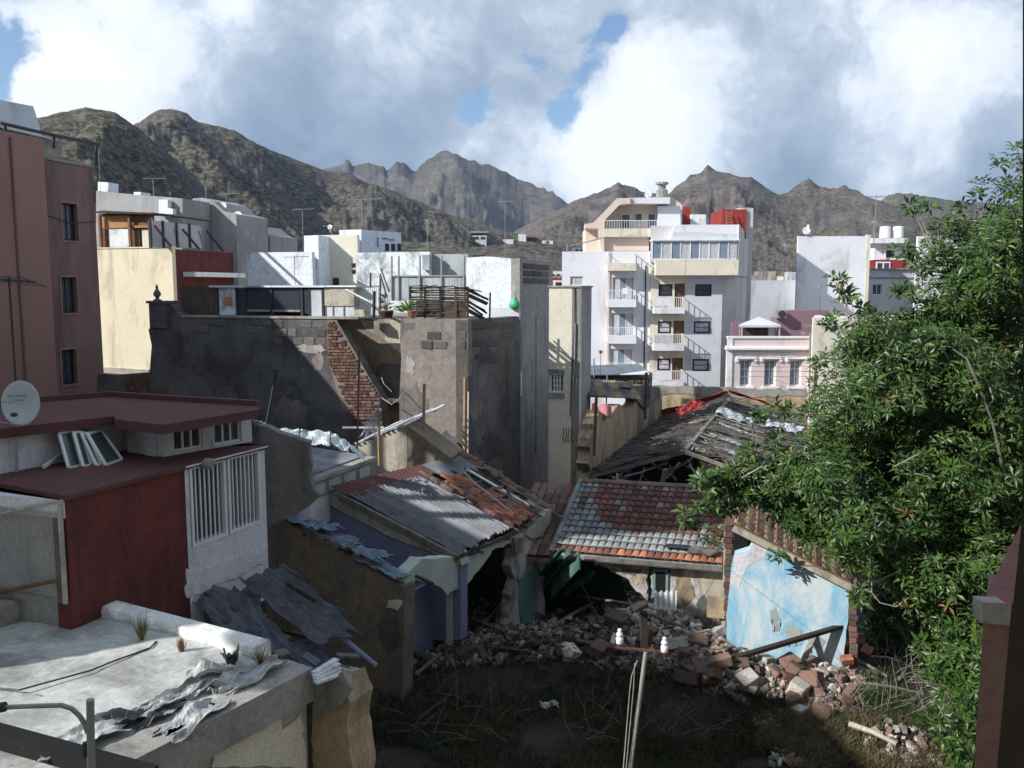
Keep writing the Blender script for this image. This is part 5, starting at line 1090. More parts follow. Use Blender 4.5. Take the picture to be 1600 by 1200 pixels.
# limewashed parapet on the far side
pa = pz(100, 948, ZN); pb = pz(400, 1030, ZN); wPp = W(xy(pa), xy(pb)); th = .38; zt_ = wPp.uz(380, 1008)[1]
zt_ = ZN+.26
m = MB()
def par(u, v):
    p = wPp.P(wPp.len*u, 0, 0); prof_ = [(0.0, 0), (0.012, .09), (0.0, .15), (-.03, .17), (-.27, .175), (-.30, .14), (-.30, -.3)]
    k = v*6; i_ = min(5, int(k)); f_ = k-i_; o_ = prof_[i_][0]*(1-f_)+prof_[i_+1][0]*f_; z_ = prof_[i_][1]*(1-f_)+prof_[i_+1][1]*f_
    n1 = .016*math.sin(u*31)+.012*math.sin(u*67+v*5)+random.uniform(-.006, .006); return wPp.P(wPp.len*u, ZN+z_+n1*.6, o_+n1)
m.grid(par, 60, 12); ep = wPp.P(wPp.len, 0, 0); obj('parapet', m, 'limewash', nr, smooth=False)
m = MB(); wPp.box(m, wPp.len-.02, wPp.len+.0, ZN-.3, ZN+.165, -.28, -.02); obj('parapet_end', m, 'limewash', nr)
# left return parapet in shade
wP3 = W(xy(pz(-80, 1010, ZN)), xy(pa)); m = MB(); wP3.box(m, 0, wP3.len, ZN-.1, ZN+.33, -.4, 0); obj('rear_parapet', m, 'concrete', nr)
# torn curled membrane scraps
def scrap(cpx, w_, l_, ang, curl, mt, label, seed, lift=.0):
    r_ = random.Random(seed); c_ = pz(*cpx, ZN+.06+lift); a_ = R(ang); ex = Vector((math.cos(a_), math.sin(a_), 0)); ey = Vector((-ex.y, ex.x, 0)); ph_ = [r_.uniform(0, 6) for _ in range(6)]
    def f(u, v):
        cz = .10*float(fbm(np.array(u*5.0+seed), np.array(v*3.2+seed*2), 300+seed, 4, .6))
        uu, vv = u-.5, v-.5; ed = 1+.18*math.sin(9*v+ph_[0])+.12*math.sin(17*v+ph_[1]); ee = 1+.15*math.sin(8*u+ph_[2])
        z = curl*(abs(vv)*2)**2.4*(.6+.4*math.sin(4*u+ph_[3]))+.03*math.sin(7*u+ph_[4])+.02*math.sin(13*v+ph_[5])+cz
        return c_+ex*uu*l_*ed+ey*vv*w_*ee*(1-.35*abs(vv)*min(1, abs(curl)*4))+Vector((0,0,max(z, -.03)))
    m = MB(); m.grid(f, 22, 16); o = obj('membrane_scrap', m, mt, solid=.012); o['label'] = label; o['category'] = 'roofing scrap'; o['group'] = 'torn membrane scraps along the near roof edge'; return o
eang = math.degrees(math.atan2(dE.y, dE.x))
scrap((265, 1095), .30, .8, eang, .10, 'torn_membrane', 'large curled grey membrane scrap in the middle of the near roof edge', 1)
scrap((300, 1120), .40, .80, eang+12, .05, 'torn_membrane', 'flat torn membrane scrap lying at the kerb beside the dark curled strip', 2)
scrap((205, 1125), .34, .5, eang-10, .12, 'bitumen', 'black glossy bitumen scrap curled up behind the grey lamp post', 3)
scrap((400, 1056), .26, .8, eang+4, .04, 'torn_membrane', 'long pale membrane strip lying along the kerb near the roof corner', 4)
scrap((325, 1050), .34, .5, eang-20, .09, 'roof_membrane', 'brownish membrane scrap standing up near the parapet end', 5)
scrap((352, 1068), .26, .5, eang+20, .07, 'torn_membrane', 'small crumpled silver scrap between the strip and the parapet', 6)
scrap((245, 1118), .26, .55, eang+2, .05, 'bitumen', 'dark folded bitumen strip under the large curled scrap', 7)
scrap((360, 1034), .22, .3, eang+60, .22, 'bitumen', 'black upright bitumen flap at the end of the white parapet', 8, .03)
scrap((130, 1155), .5, .9, eang, .05, 'torn_membrane', 'flaking silver patch on the roof left of the lamp post', 9)
scrap((310, 1080), .22, .6, eang-3, .09, 'torn_membrane', 'bluish rolled membrane scrap behind the large curled one', 10)
# sealing seams and a cable on the roof
m = MB(); m.tube([pz(x_, y_, ZN+.05) for x_, y_ in ((-40, 1072), (30, 1078), (140, 1048), (180, 1032), (235, 1012), (244, 1002))], .012, 5); o = obj('cable', m, 'dark_metal'); o['label'] = 'thin dark cable running across the near flat roof to the parapet'; o['category'] = 'cable'
# lamp arm: post with a curved arm
pb_ = pz(147, 1230, ZN); LY = 3.6
lp_ = thing('street_lamp', 'grey tubular post with a curved arm rising in front of the near roof', 'lamp post', at(147, 1500, LY))
m = MB(); m.tube([at(147, 1560, LY), at(141, 1093, LY)], .017, 10); obj('post', m, 'grey_metal', lp_)
m = MB(); arc = [at(x_, y_, LY) for x_, y_ in ((137, 1145), (133, 1132), (124, 1118), (112, 1107), (96, 1102), (60, 1103), (-40, 1107))]; m.tube(arc, .011, 8); obj('arm', m, 'grey_metal', lp_)
m = MB(); m.tube([at(8, 1104, LY-.01), at(-12, 1108, LY-.01)], .022, 10); obj('coupling', m, 'dark_metal', lp_)
m = MB(); m.tube([at(133, 1160, LY), at(134, 1182, LY)], .012, 8); obj('clamp', m, 'dark_metal', lp_)
m = MB(); m.bar(pz(-80, 1128, ZN+.1), pz(235, 1216, ZN+.1), .22, .16); o = obj('roof_kerb', m, 'void'); o['label'] = 'near-black kerb bar crossing the bottom left corner of the near roof'; o['category'] = 'kerb'  # bar in a flat near-black colour
# weeds on the roof
def weed(base, h, n, mt, label, spread=.5, cat='weed', grp=None, name='weed'):
    m = MB(); base = Vector(base)
    for k in range(n):
        a = random.uniform(0, 6.28); s_ = random.uniform(0, spread)*h; d = Vector((math.cos(a), math.sin(a), 0)); p1 = base+d*.02+Vector((0,0,h*.5*random.uniform(.5, 1)))+d*s_*.4; p2 = base+d*s_+Vector((0,0,h*random.uniform(.6, 1)))
        sd_ = d.cross(Vector((0,0,1)))*.006*max(1, h*2); m.add([base+sd_, base-sd_, p1-sd_*.8, p1+sd_*.8, p2], [(0,1,2,3), (3,2,4)])
    o = obj(name, m, mt); o['label'] = label; o['category'] = cat
    if grp: o['group'] = grp
    return o
weed(pz(222, 1003, ZN), .45, 70, 'dry_grass', 'dry tall weed in front of the parapet where shade begins', .45)
weed(pz(284, 1022, ZN), .28, 90, 'dry_leaf', 'rusty brown weed clump at the foot of the lit parapet', .35)
weed(pz(408, 1042, ZN), .32, 40, 'dry_grass', 'dry twiggy weed at the outer end of the white parapet', .9)
# the end piece with a corrugated scrap and yellow wall
g0 = pz(489, 1052, ZN-.15); g1 = pz(533, 1050, ZN-.2)
o = thing('ruined_wall', 'crumbling yellow brown wall end beyond the near roof corner', 'wall', g1-Vector((0,0,4)))
wE2 = W(xy(g0), xy(pz(556, 1075, ZN-.2))); m = MB(); wE2.poly(m, jag([(488, 1330), (488, 1082), (534, 1066), (548, 1100), (543, 1140), (552, 1200), (556, 1330)], 14, 3, True), -.5, 0); obj('wall', m, 'yellow_ruin', o)
m = MB(); wE2.poly(m, jag([(488, 1125), (488, 1066), (512, 1060), (535, 1050), (549, 1078), (530, 1105)], 10, 3, True), .0, .08); obj('dark_cap', m, 'concrete', o)
for k in range(4):
    m = MB(); p0_ = pz(490+k*1, 1052+k*5, ZN+.02-.02*k); p1_ = pz(526+k*3, 1030+k*7, ZN+.02-.02*k); m.bar(p0_, p1_, .09, .03); q = obj('white_sheet_strip', m, 'corrugated_white', o)
# ============================================================ COLLAPSED LEAN-TO between the white wall and the yard
cl = thing('collapsed_shed', 'collapsed grey lean-to with sagging sheets below the barred window', 'ruin', pz(380, 1000, 2.5)-Vector((0,0,1)))
m = MB(); wW = W(xy(pz(205, 930, 3.6)), xy(pz(545, 1010, 2.8))); wW.poly(m, jag([(200, 1140), (200, 935), (235, 912), (300, 915), (350, 935), (372, 962), (372, 1140)], 9, 4, True), -.4, 0); obj('broken_wall', m, 'dark_render', cl)
def drape(quad, amp, mt, name, par_, nu=26, nv=16, solid=.015, seed=1):
    P_ = [Vector(q) for q in quad]; r_ = random.Random(seed); ph_ = [r_.uniform(0, 6) for _ in range(8)]
    def f(u, v):
        p = P_[0].lerp(P_[1], u).lerp(P_[3].lerp(P_[2], u), v); w0 = .6*abs(math.sin(3*u*3.1+ph_[0]+2*v))*2-.6+.5*math.sin(9*u+5*v+ph_[1])+.5*math.sin(17*v+6*u+ph_[2])+.35*math.sin(31*u+ph_[3])*math.sin(25*v+ph_[4])+r_.uniform(-.25, .25)
        e = .12*math.sin(13*u+ph_[5])*(v > .99)+.1*math.sin(11*v+ph_[6])*(u > .99); return p+Vector((e, 0, amp*w0))
    m = MB(); m.grid(f, nu, nv); return obj(name, m, mt, par_, solid=solid)
drape([pz(372, 905, 3.9), pz(440, 885, 4.0), pz(566, 985, 2.6), pz(500, 1010, 2.6)], .06, 'tarp_blue_grey', 'sagging_sheet', cl, seed=3)
drape([pz(300, 935, 3.7), pz(385, 915, 3.7), pz(470, 1040, 2.5), pz(395, 1045, 2.6)], .10, 'tarp_blue_grey', 'sagging_sheet', cl, seed=5)
drape([pz(225, 925, 3.8), pz(330, 900, 3.8), pz(345, 945, 3.3), pz(245, 955, 3.2)], .09, 'dark_render', 'rubble_slope', cl, seed=8, solid=.1)
drape([pz(400, 1010, 2.7), pz(500, 1000, 2.5), pz(560, 1075, 1.8), pz(455, 1075, 2.2)], .10, 'tarp_blue_grey', 'sagging_sheet', cl, seed=9)
for k in range(26):
    x_, y_ = random.uniform(235, 560), 0; y_ = 925+(x_-235)*.30+random.uniform(-12, 70); zz_ = 3.7-(x_-235)/325*1.5+random.uniform(-.05, .12); p_ = pz(x_, y_, zz_); a_ = random.uniform(-1, 2); l_ = random.uniform(.15, .6)
    m = MB(); m.bar(p_, p_+Vector((math.cos(a_)*l_, math.sin(a_)*l_*.5, -random.uniform(0, .5)*l_)), random.uniform(.04, .22), .03); obj('debris_board', m, random.choice(('wood_dark', 'wood_grey', 'dark_render', 'tarp_blue_grey', 'pale_render')), cl)
m = MB(); m.tube([pz(483, 955, 3.1), pz(587, 1040, 2.0)], .055, 10); o = obj('pipe', m, 'blue_pipe'); o['label'] = 'straight bluish pipe sliding down from the collapsed sheets into the yard'; o['category'] = 'pipe'
m = MB(); m.bar(pz(450, 912, 3.7), pz(492, 938, 3.5), .06, .08); obj('beam', m, 'wood_dark', cl)
m = MB(); wWb = W(xy(pz(384, 935, 3.2)), xy(pz(500, 960, 3.0)))
for (xa, ya_, xb, yb) in ((386, 945, 392, 1010), (362, 960, 360, 1030), (400, 955, 402, 1000)): m = MB(); m.bar(wWb.px(xa, ya_), wWb.px(xb, yb), .1, .1); obj('broken_post', m, 'pale_render', cl)
# ============================================================ RUINED HOUSE WITH CORRUGATED ROOF (N1)
n1 = thing('ruined_house', 'ruined house with a corrugated roof, loose orange tiles and a roofless blue room', 'house', pz(650, 950, 1)-Vector((0,0,1)))
A = pz(530, 768, 4.0); B = pz(735, 716, 4.0); D = pz(718, 868, 2.95); C = pz(862, 797, 2.95)
def rp(u, v, up=0): return A.lerp(B, u).lerp(D.lerp(C, u), v)+Vector((0, 0, up))      # u along the ridge, v down the slope
def roof_uv(px, py):
    n_ = (B-A).cross(D-A).normalized(); d = ray(px, py); t = (A-CAM).dot(n_)/d.dot(n_); p = CAM+d*t
    uvec, vvec = (B-A), (D-A); M2 = Matrix(((uvec.dot(uvec), uvec.dot(vvec)), (uvec.dot(vvec), vvec.dot(vvec)))); r_ = Vector(((p-A).dot(uvec), (p-A).dot(vvec))); s_ = M2.inverted() @ r_; return s_[0], s_[1]
uc, vc = roof_uv(640, 738)       # far edge of the corrugated part
ue, ve = roof_uv(815, 824)
def corr(par, name, mt, Pf, u0, u1, v0, v1, waves, amp, nv=6, up=0, jagv=0, lab=None, solid=.008):
    m = MB(); nu = waves*4; js = [random.uniform(-jagv, jagv) for _ in range(waves+1)]
    def f(u, v):
        vv = v0+(v1-v0)*v+(js[int(u*waves)] if v > .99 else 0); p = Pf(u0+(u1-u0)*u, vv); return p+Vector((0, 0, up+amp*math.sin(u*waves*2*math.pi)+.008*math.sin(9*vv+5*u)))
    m.grid(f, nu, nv); o = obj(name, m, mt, par, solid=solid)
    if lab: o['label'] = lab
    return o
nsh = 5; umax = .50
for k in range(nsh):
    corr(n1, 'corrugated_sheet', 'corrugated_grey', rp, umax*k/nsh-.004, umax*(k+1)/nsh+.004, .10, 1.0, 4, .05, up=.055+.008*(k % 2), jagv=.02, solid=0)
corr(n1, 'corrugated_sheet', 'corrugated_grey', rp, umax*.80, umax*1.02, .14, 1.01, 3, .045, up=.085, solid=0)
corr(n1, 'ridge_sheet', 'red_roof', rp, -.02, .62, -.05, .13, 20, .015, nv=3, up=.085, jagv=.03)
corr(n1, 'ridge_sheet', 'corrugated_grey', rp, .62, 1.0, -.05, .20, 14, .02, nv=3, up=.07, jagv=.06)
# rake board and rafters
m = MB(); m.bar(rp(-.02, 0, -.03), rp(-.02, 1.0, -.03), .09, .12); obj('rake_board', m, 'wood_grey', n1)
m = MB(); m.bar(rp(-.02, 1.0, -.03), rp(.55, 1.02, -.05), .06, .08); obj('eave_board', m, 'wood_dark', n1)
for k in range(9):
    u = .10*k+.08
    m = MB(); m.bar(rp(u, -.02, -.10), rp(u, 1.0+random.uniform(-.08, .05), -.10), .07, .10); obj('rafter', m, 'wood_grey', n1)
for k in range(6): m = MB(); m.bar(rp(.52, .2+.14*k, -.03), rp(.99, .2+.14*k+random.uniform(-.02, .02), -.03), .05, .025); obj('batten', m, 'wood_grey', n1)
# curved roof tiles
def tile_mesh(mt, l_=.42, w_=.20, h_=.075):
    m = MB(); n_ = 5
    for (y, sc_w) in ((0, 1.0), (1, .82)):
        for k in range(n_+1): a = math.pi*k/n_; m.v.append((math.cos(a)*w_/2*sc_w, y*l_, math.sin(a)*h_*sc_w))
        for k in range(n_+1): a = math.pi*k/n_; m.v.append((math.cos(a)*(w_/2-.015)*sc_w, y*l_, math.sin(a)*(h_-.018)*sc_w))
    q = n_+1
    for k in range(n_): m.f += [(k, k+1, 2*q+k+1, 2*q+k), (q+k, q+k+1, 3*q+k+1, 3*q+k), (k, k+1, q+k+1, q+k)]
    return mesh_of(m, mt, smooth=True)
TILE = {k: [tile_mesh(k)] for k in ('terracotta', 'old_tile', 'dull_red_tile', 'limed_tile', 'cream_tile')}
FLAT = {k: [tile_mesh(k, h_=.03)] for k in ('terracotta', 'old_tile', 'dull_red_tile', 'limed_tile', 'cream_tile')}
def put_tile(par, mt, p, along_, nrm, wid=1, ln=1, lab=None, flat=False):
    y = along_.normalized(); z = nrm.normalized(); z = (z-y*z.dot(y)).normalized(); x = y.cross(z)
    M4 = Matrix(((x.x*wid, y.x*ln, z.x*wid, p.x), (x.y*wid, y.y*ln, z.y*wid, p.y), (x.z*wid, y.z*ln, z.z*wid, p.z), (0,0,0,1)))
    o = piece('tile', (FLAT if flat else TILE)[mt][0], M4, par)
    if lab: o['label'] = lab
    return o
nrm1 = (B-A).cross(D-A).normalized(); nrm1 = nrm1 if nrm1.z > 0 else -nrm1; dn1 = (D-A).normalized()
def rows(u, v0, v1, mt, du=0, skip=.06, jit=.05):
    L_ = (D-A).length; v = v1
    while v > v0:
        if random.random() > skip:
            d = -dn1+Vector((random.uniform(-jit, jit), random.uniform(-jit, jit), random.uniform(-.02, .05))); put_tile(n1, mt if random.random() > .15 else 'old_tile', rp(u+random.uniform(-.006, .006), v, .035+.03*random.random()), d, nrm1, 1.08)
        v -= .30/L_
for (u, v0, v1, mt) in ((.555, .12, .40, 'old_tile'), (.60, .35, .95, 'terracotta'), (.645, .22, 1.0, 'terracotta'), (.69, .20, 1.0, 'terracotta'), (.735, .30, .98, 'terracotta'), (.78, .62, .99, 'terracotta'), (.83, .75, .98, 'old_tile'), (.60, .9, 1.02, 'dull_red_tile'), (.56, .72, 1.0, 'dull_red_tile')):
    rows(u, v0, v1, mt)
rows(1.0, .0, .99, 'old_tile', skip=0, jit=.01); rows(.965, .0, .2, 'dull_red_tile')
for k in range(5): put_tile(n1, random.choice(('terracotta', 'old_tile')), rp(.66+.06*k, random.uniform(.3, .8), .14), Vector((random.uniform(-1, 1), random.uniform(-1, 1), .1)), Vector((random.uniform(-.3,.3), 0, 1)))
for k in range(10): m = MB(); u = random.uniform(.78, .98); v = random.uniform(.1, .8); m.bar(rp(u, v, .0), rp(u+random.uniform(-.03, .03), v+random.uniform(.1, .3), .02), .06, .03); obj('lath', m, random.choice(('wood_grey', 'wood_pale')), n1)
m = MB(); m.bar(rp(.86, .15, .02), rp(.88, .85, .03), .09, .03); obj('white_lath', m, 'white_metal', n1)
m = MB(); m.bar(rp(.97, .08, -.05), rp(1.0, 1.12, -.05), .10, .08); obj('rafter', m, 'wood_grey', n1)
# walls
wEv = W(xy(D), xy(C)); zD = D.z-.12
m = MB(); wEv.poly(m, jag([(716, 874), (735, 868), (782, 848), (818, 832), (812, 840), (770, 860), (738, 905), (718, 922), (690, 915)], 7, 2, True), -.35, -.05); obj('eave_wall', m, 'mint_plaster', n1)
m = MB(); wEv.poly(m, jag([(796, 838), (822, 834), (852, 828), (850, 985), (795, 985), (797, 930), (805, 905), (797, 885), (803, 865)], 8, 2.2, True), -.30, -.04); obj('corner_wall', m, 'dirty_white', n1)
m = MB(); wEv.poly(m, jag([(836, 985), (815, 985), (812, 905), (822, 894), (838, 888)], 12, 1, True), -.04, .01); obj('teal_dado', m, 'teal_plaster', n1)
m = MB(); wEv.poly(m, jag([(803, 842), (822, 838), (815, 862), (806, 870)], 7, 2, True), -.04, .01); obj('bare_patch', m, 'yellow_ruin', n1)
m = MB(); wEv.poly(m, jag([(822, 835), (862, 795), (862, 812), (848, 838), (832, 842)], 7, 2, True), -.25, .03); obj('gable_render', m, 'pale_render', n1)
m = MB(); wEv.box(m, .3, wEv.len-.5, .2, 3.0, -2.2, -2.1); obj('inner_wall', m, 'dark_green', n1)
m = MB(); m.prism([xy(wEv.P(wEv.len-.02, 0, -.31)), xy(wEv.P(wEv.len, 0, -3)), xy(wEv.P(wEv.len-.3, 0, -3)), xy(wEv.P(wEv.len-.32, 0, -.31))], 0, 2.8); obj('far_wall', m, 'dark_render', n1)
m = MB(); m.prism([xy(A+Vector((.1,.1,0))), xy(B), xy(B+Vector((-.3,.2,0))), xy(A+Vector((-.3,.2,0)))], 0, A.z-.12); obj('ridge_wall', m, 'pale_render', n1)
# wall under the rake: lavender back wall of the roofless room
wAD = W(xy(A), xy(D)); off_ = .0
m = MB(); wAD.poly(m, [(462, 802), (485, 788), (510, 786), (600, 833), (720, 884), (720, 1000), (462, 1000)], -.3, -.02); obj('blue_wall', m, 'lavender_plaster', n1)
m = MB(); wAD.poly(m, jag([(520, 775), (600, 806), (716, 866), (722, 884), (600, 834), (512, 787)], 10, 1.5, True), -.32, 0.02); obj('raking_render', m, 'pale_render', n1)
# near wall of the room
nA = pz(416, 805, 4.0); nB = pz(626, 918, 2.9); wNW = W(xy(nA), xy(nB))
m = MB(); wNW.poly(m, jag([(416, 796), (440, 810), (500, 848), (560, 880), (600, 900), (632, 918)], 10, 3)+[(628, 1120), (414, 1120)], -.4, 0); obj('near_wall', m, 'ochre_render', n1)
m = MB(); wNW.poly(m, jag([(590, 975), (606, 962), (622, 968), (622, 1010), (604, 1020), (592, 1000)], 6, 2.5, True), 0, .015); obj('breach_shade_patch', m, 'dark_render', n1)  # flat dark patch painted for the shade inside a breach
m = MB(); wNW.poly(m, jag([(606, 938), (628, 938), (622, 955), (604, 950)], 6, 2, True), 0, .03); obj('cream_patch', m, 'apt_cream', n1)
# debris and rags on the wall top
def blobrock(c, r, mt, name, par=None, fl=.6, seed=None, **tg):
    q = random.Random(seed if seed is not None else random.random()); bm = bmesh.new(); bmesh.ops.create_icosphere(bm, subdivisions=1, radius=1)
    for v in bm.verts: v.co = Vector((v.co.x*r[0], v.co.y*r[1], v.co.z*r[2]))*q.uniform(.72, 1.2)+Vector(c)
    m = MB(); m.v = [tuple(v.co) for v in bm.verts]; m.f = [tuple(v.index for v in f.verts) for f in bm.faces]; bm.free(); return obj(name, m, mt, par, **tg)
for k in range(34):
    t_ = k/33; px_ = 430+200*t_; py_ = 803+112*t_+random.uniform(-6, 4); p = wNW.px(px_, py_, -random.uniform(.05, .4)); blobrock(p, (random.uniform(.06, .16), random.uniform(.06, .14), random.uniform(.04, .09)), random.choice(('old_tile', 'dull_red_tile', 'stone', 'wood_dark', 'brick')), 'debris', n1)
for q, sd_, w2 in ((((432, 806), (450, 804), (548, 862), (534, 866)), 2, .05), (((528, 858), (545, 852), (598, 882), (585, 888)), 4, .04), (((556, 880), (572, 878), (626, 912), (612, 916)), 6, .03), (((470, 824), (484, 818), (520, 838), (508, 846)), 9, .05)):
    zq = wNW.uz(*q[0])[1]+.12; zq2 = wNW.uz(*q[2])[1]+.12
    m_ = drape([wNW.P(wNW.uz(*q[0])[0], zq, .1), wNW.P(wNW.uz(*q[0])[0], zq, -.3), wNW.P(wNW.uz(*q[2])[0], zq2, -.3), wNW.P(wNW.uz(*q[2])[0], zq2, .1)], w2, 'rag_blue', 'rag', n1, 8, 22, seed=sd_)
m = MB(); m.bar(wNW.px(650, 900, .1), wNW.px(676, 912, .5), .06, .05); obj('loose_beam', m, 'wood_dark', n1)
# right end of the room: mint gable piece with lavender niche
nC_ = pz(628, 905, 2.9); wRE = W(xy(wNW.P(wNW.len, 0, -.1)), xy(D+Vector((-.05,.1,0))))
m = MB(); wRE.poly(m, jag([(628, 940), (636, 900), (660, 873), (690, 871), (722, 872), (716, 920), (704, 925), (700, 930), (690, 918), (650, 905)], 8, 2, True), -.3, .02); obj('mint_gable', m, 'mint_plaster', n1)
m = MB(); wRE.box(m, 0, wRE.len, .2, 2.2, -.8, -.7); obj('niche_wall', m, 'lavender_plaster', n1)
m = MB(); wRE.box(m, wRE.len-.12, wRE.len, .3, 2.3, -.25, -.12); obj('door_post', m, 'mint_plaster', n1)
m = MB(); m.tube([rp(.60, .45, .6), rp(.61, .55, .45), rp(.66, .9, .1)], .012, 5); o = obj('cable', m, 'corrugated_white'); o['label'] = 'white cable hanging over the corrugated roof'; o['category'] = 'cable'
# low masonry behind, left of the ruined house: dark wall, glazed veranda, foil roof
lw_a, lw_b = pz(413, 680, 5.2), pz(485, 715, 4.6); wLW = W(xy(pz(412, 900, 3.2)), xy(pz(490, 900, 3.2)))
wLW = W((wRH.P(wRH.len, 0, -.2).x, wRH.P(wRH.len, 0, -.2).y+.4), (wRH.P(wRH.len, 0, 0).x+1.35, wRH.P(wRH.len, 0, 0).y+.6))
m = MB(); wLW.poly(m, jag([(405, 830), (404, 664), (418, 668), (440, 678), (484, 692), (486, 755), (500, 775), (470, 800), (440, 815)], 9, 2, True), -.3, 0); o = obj('ruined_wall', m, 'grey_render'); o['label'] = 'dark stained wall stub right of the white barred window'; o['category'] = 'wall'
wV = W(xy(pz(484, 765, 4.2)), xy(pz(580, 728, 4.2)))
vr = thing('veranda', 'pale panelled veranda box with a crumpled foil edge behind the ruined house', 'veranda', wV.P(wV.len/2, 3.5, -1))
m = MB(); wV.box(m, 0, wV.len, 3.2, wV.uz(530, 738)[1], -1.8, 0); obj('wall', m, 'apt_white', vr)
zvt = wV.uz(530, 738)[1]
us_ = [wV.len*k/4 for k in range(5)]
for k in range(4):
    f = MB(); a_, b_2 = us_[k]+.03, us_[k+1]-.03
    z_0 = zvt-.42
    wV.box(f, a_, b_2, zvt-.09, zvt-.05, 0, .03); wV.box(f, a_, b_2, z_0, z_0+.04, 0, .03); wV.box(f, a_, a_+.04, z_0+.04, zvt-.09, 0, .03); wV.box(f, b_2-.04, b_2, z_0+.04, zvt-.09, 0, .03)
    f = obj('panel_frame', f, 'concrete', vr); p = MB(); wV.box(p, a_+.045, b_2-.045, z_0+.045, zvt-.095, .0, .012); obj('panel', p, 'mint_plaster', f)
m = MB(); wV.box(m, -.05, wV.len+.1, zvt, zvt+.09, -.25, .1); obj('front_beam', m, 'concrete', vr)
m = MB(); m.poly([wV.P(0, zvt+.1, -.2), wV.P(wV.len, zvt+.1, -.2), wV.P(wV.len+.1, zvt+.2, -2.0), wV.P(-.4, zvt+.2, -2.0)], (0,0,.03)); obj('roof', m, 'corrugated_grey', vr)
fy = wV.P(0, 0, -2.0).y
foil = [(396, 657), (440, 670), (500, 671), (520, 674), (545, 690), (562, 709)]
for (pa_, pb_2, h_) in (((420, 668), (468, 671), 16), ((468, 671), (516, 674), 22), ((516, 674), (545, 691), 18), ((545, 691), (570, 712), 8)):
    Yf = fy+.2
    Q = [at(pa_[0], pa_[1], Yf), at(pb_2[0], pb_2[1], Yf), at(pb_2[0], pb_2[1]+h_, Yf-.35), at(pa_[0], pa_[1]+h_, Yf-.35)]
    m = MB(); sd_ = random.uniform(0, 9); m.grid(lambda u, v: Q[0].lerp(Q[1], u).lerp(Q[3].lerp(Q[2], u), v)+Vector((0, .05*math.sin(9*u+sd_)*math.sin(7*v+sd_), .025*math.sin(14*u+5*v+sd_))), 10, 8); obj('foil_sheet', m, 'silver_foil', vr, solid=.01)
for (x_, y_) in ((468, 672), (516, 675)): m = MB(); m.bar(at(x_, y_-2, fy+.1), at(x_, y_+22, fy-.2), .03, .03); obj('strut', m, 'dark_metal', vr)
m = MB(); m.tube([wV.P(.1, zvt+.1, -.2), wV.P(.18, zvt+.35, -.3), wV.P(.3, zvt+.42, -.35)], .03, 6); obj('vent_pipe', m, 'dark_metal', vr)
m = MB(); m.grid(lambda u, v: at(394+22*u, 655+6*u+10*v, fy+.3)+Vector((0, .2*v, .02*math.sin(20*u))), 6, 4); obj('foil_sheet', m, 'silver_foil', vr, solid=.01)
# pale shed behind with striped light roof
wSh = W(P2(556, 24.6), along(P2(556, 24.6), ED, 648))
shd = thing('outbuilding', 'pale outbuilding with a slatted lath roof at the foot of the brown block', 'shed', wSh.P(wSh.len/2, 2, -1))
m = MB(); wSh.poly(m, [(556, 790), (556, 694), (575, 690), (636, 664), (640, 700), (640, 760), (556, 790)], -.25, 0); obj('wall', m, 'pale_render', shd)
m = MB(); m.poly([wSh.px(636, 664), wSh.px(704, 716), wSh.px(690, 760), wSh.px(636, 760)], (.25, 1.2, 0)); obj('side_wall', m, 'ochre_render', shd)
for k in range(11):
    m = MB(); p0_ = wSh.px(556+k*7.6, 693-k*2.9, .1); m.bar(p0_, p0_+Vector((.9+.1*random.random(), 2.2, .28)), .09, .02); obj('roof_strip', m, random.choice(('corrugated_white', 'corrugated_grey', 'corrugated_white')), shd)
m = MB(); m.bar(wSh.px(535, 668, -.8), wSh.px(600, 668, -1.2), .05, .05); obj('tie_rail', m, 'corrugated_white', shd)
# poles
for (x0, y0, x1, y1, Y0, r_, mt, lb) in ((433, 576, 415, 672, 20.5, .04, 'dark_metal', 'dark leaning rod in front of the dark wall'), (562, 528, 558, 702, 24.2, .03, 'rust', 'tall rusty rod before the raking brickwork'), (591, 640, 593, 728, 23.2, .045, 'bamboo', 'thin bamboo cane wrapped with a torn net'), (663, 600, 661, 722, 24.6, .05, 'bamboo', 'stout bamboo cane standing before the brown block'),
                                     (727, 590, 726, 712, 26.9, .07, 'bamboo', 'brown timber post at the corner of the brown block'), (732, 612, 731, 715, 26.6, .025, 'white_metal', 'thin white pipe beside the corner timber post'), (932, 617, 928, 712, 25.5, .05, 'rust', 'rusty iron post at the near end of the yellow ruined wall'), (1010, 582, 1008, 655, 33, .06, 'rust', 'rusty post near the far end of the yellow ruined wall'), (928, 560, 928, 612, 33, .03, 'grey_metal', 'thin grey aerial pole beside the cream pier'), (949, 580, 947, 640, 34, .03, 'grey_metal', 'thin grey pole over the pink cloth')):
    m = MB(); m.tube([at(x0, y0, Y0), at(x1, y1, Y0)], r_, 6); o = obj('pole', m, mt); o['label'] = lb; o['category'] = 'pole'
nt_ = MB(); top_ = at(592, 636, 23.3)
for k in range(26):
    b2 = at(566+random.uniform(-6, 26), 678+random.uniform(-8, 8), 23.6); nt_.tube([top_, top_.lerp(b2, .5)+Vector((random.uniform(-.1,.1), 0, .12)), b2], .006, 3)
o = obj('torn_net', nt_, 'corrugated_white'); o['label'] = 'wispy torn net hanging from the thin bamboo cane'; o['category'] = 'net'; o['kind'] = 'stuff'
m = MB(); m.tube([at(597, 622, 27.5), at(612, 632, 27.2), at(625, 622, 27.2), at(632, 612, 27)], .02, 5); m.tube([at(596, 590, 27.5), at(600, 600, 27.2), at(612, 612, 27.2)], .015, 5); o = obj('cable', m, 'concrete'); o['label'] = 'slack grey cable across the recess beside the brown block'; o['category'] = 'cable'

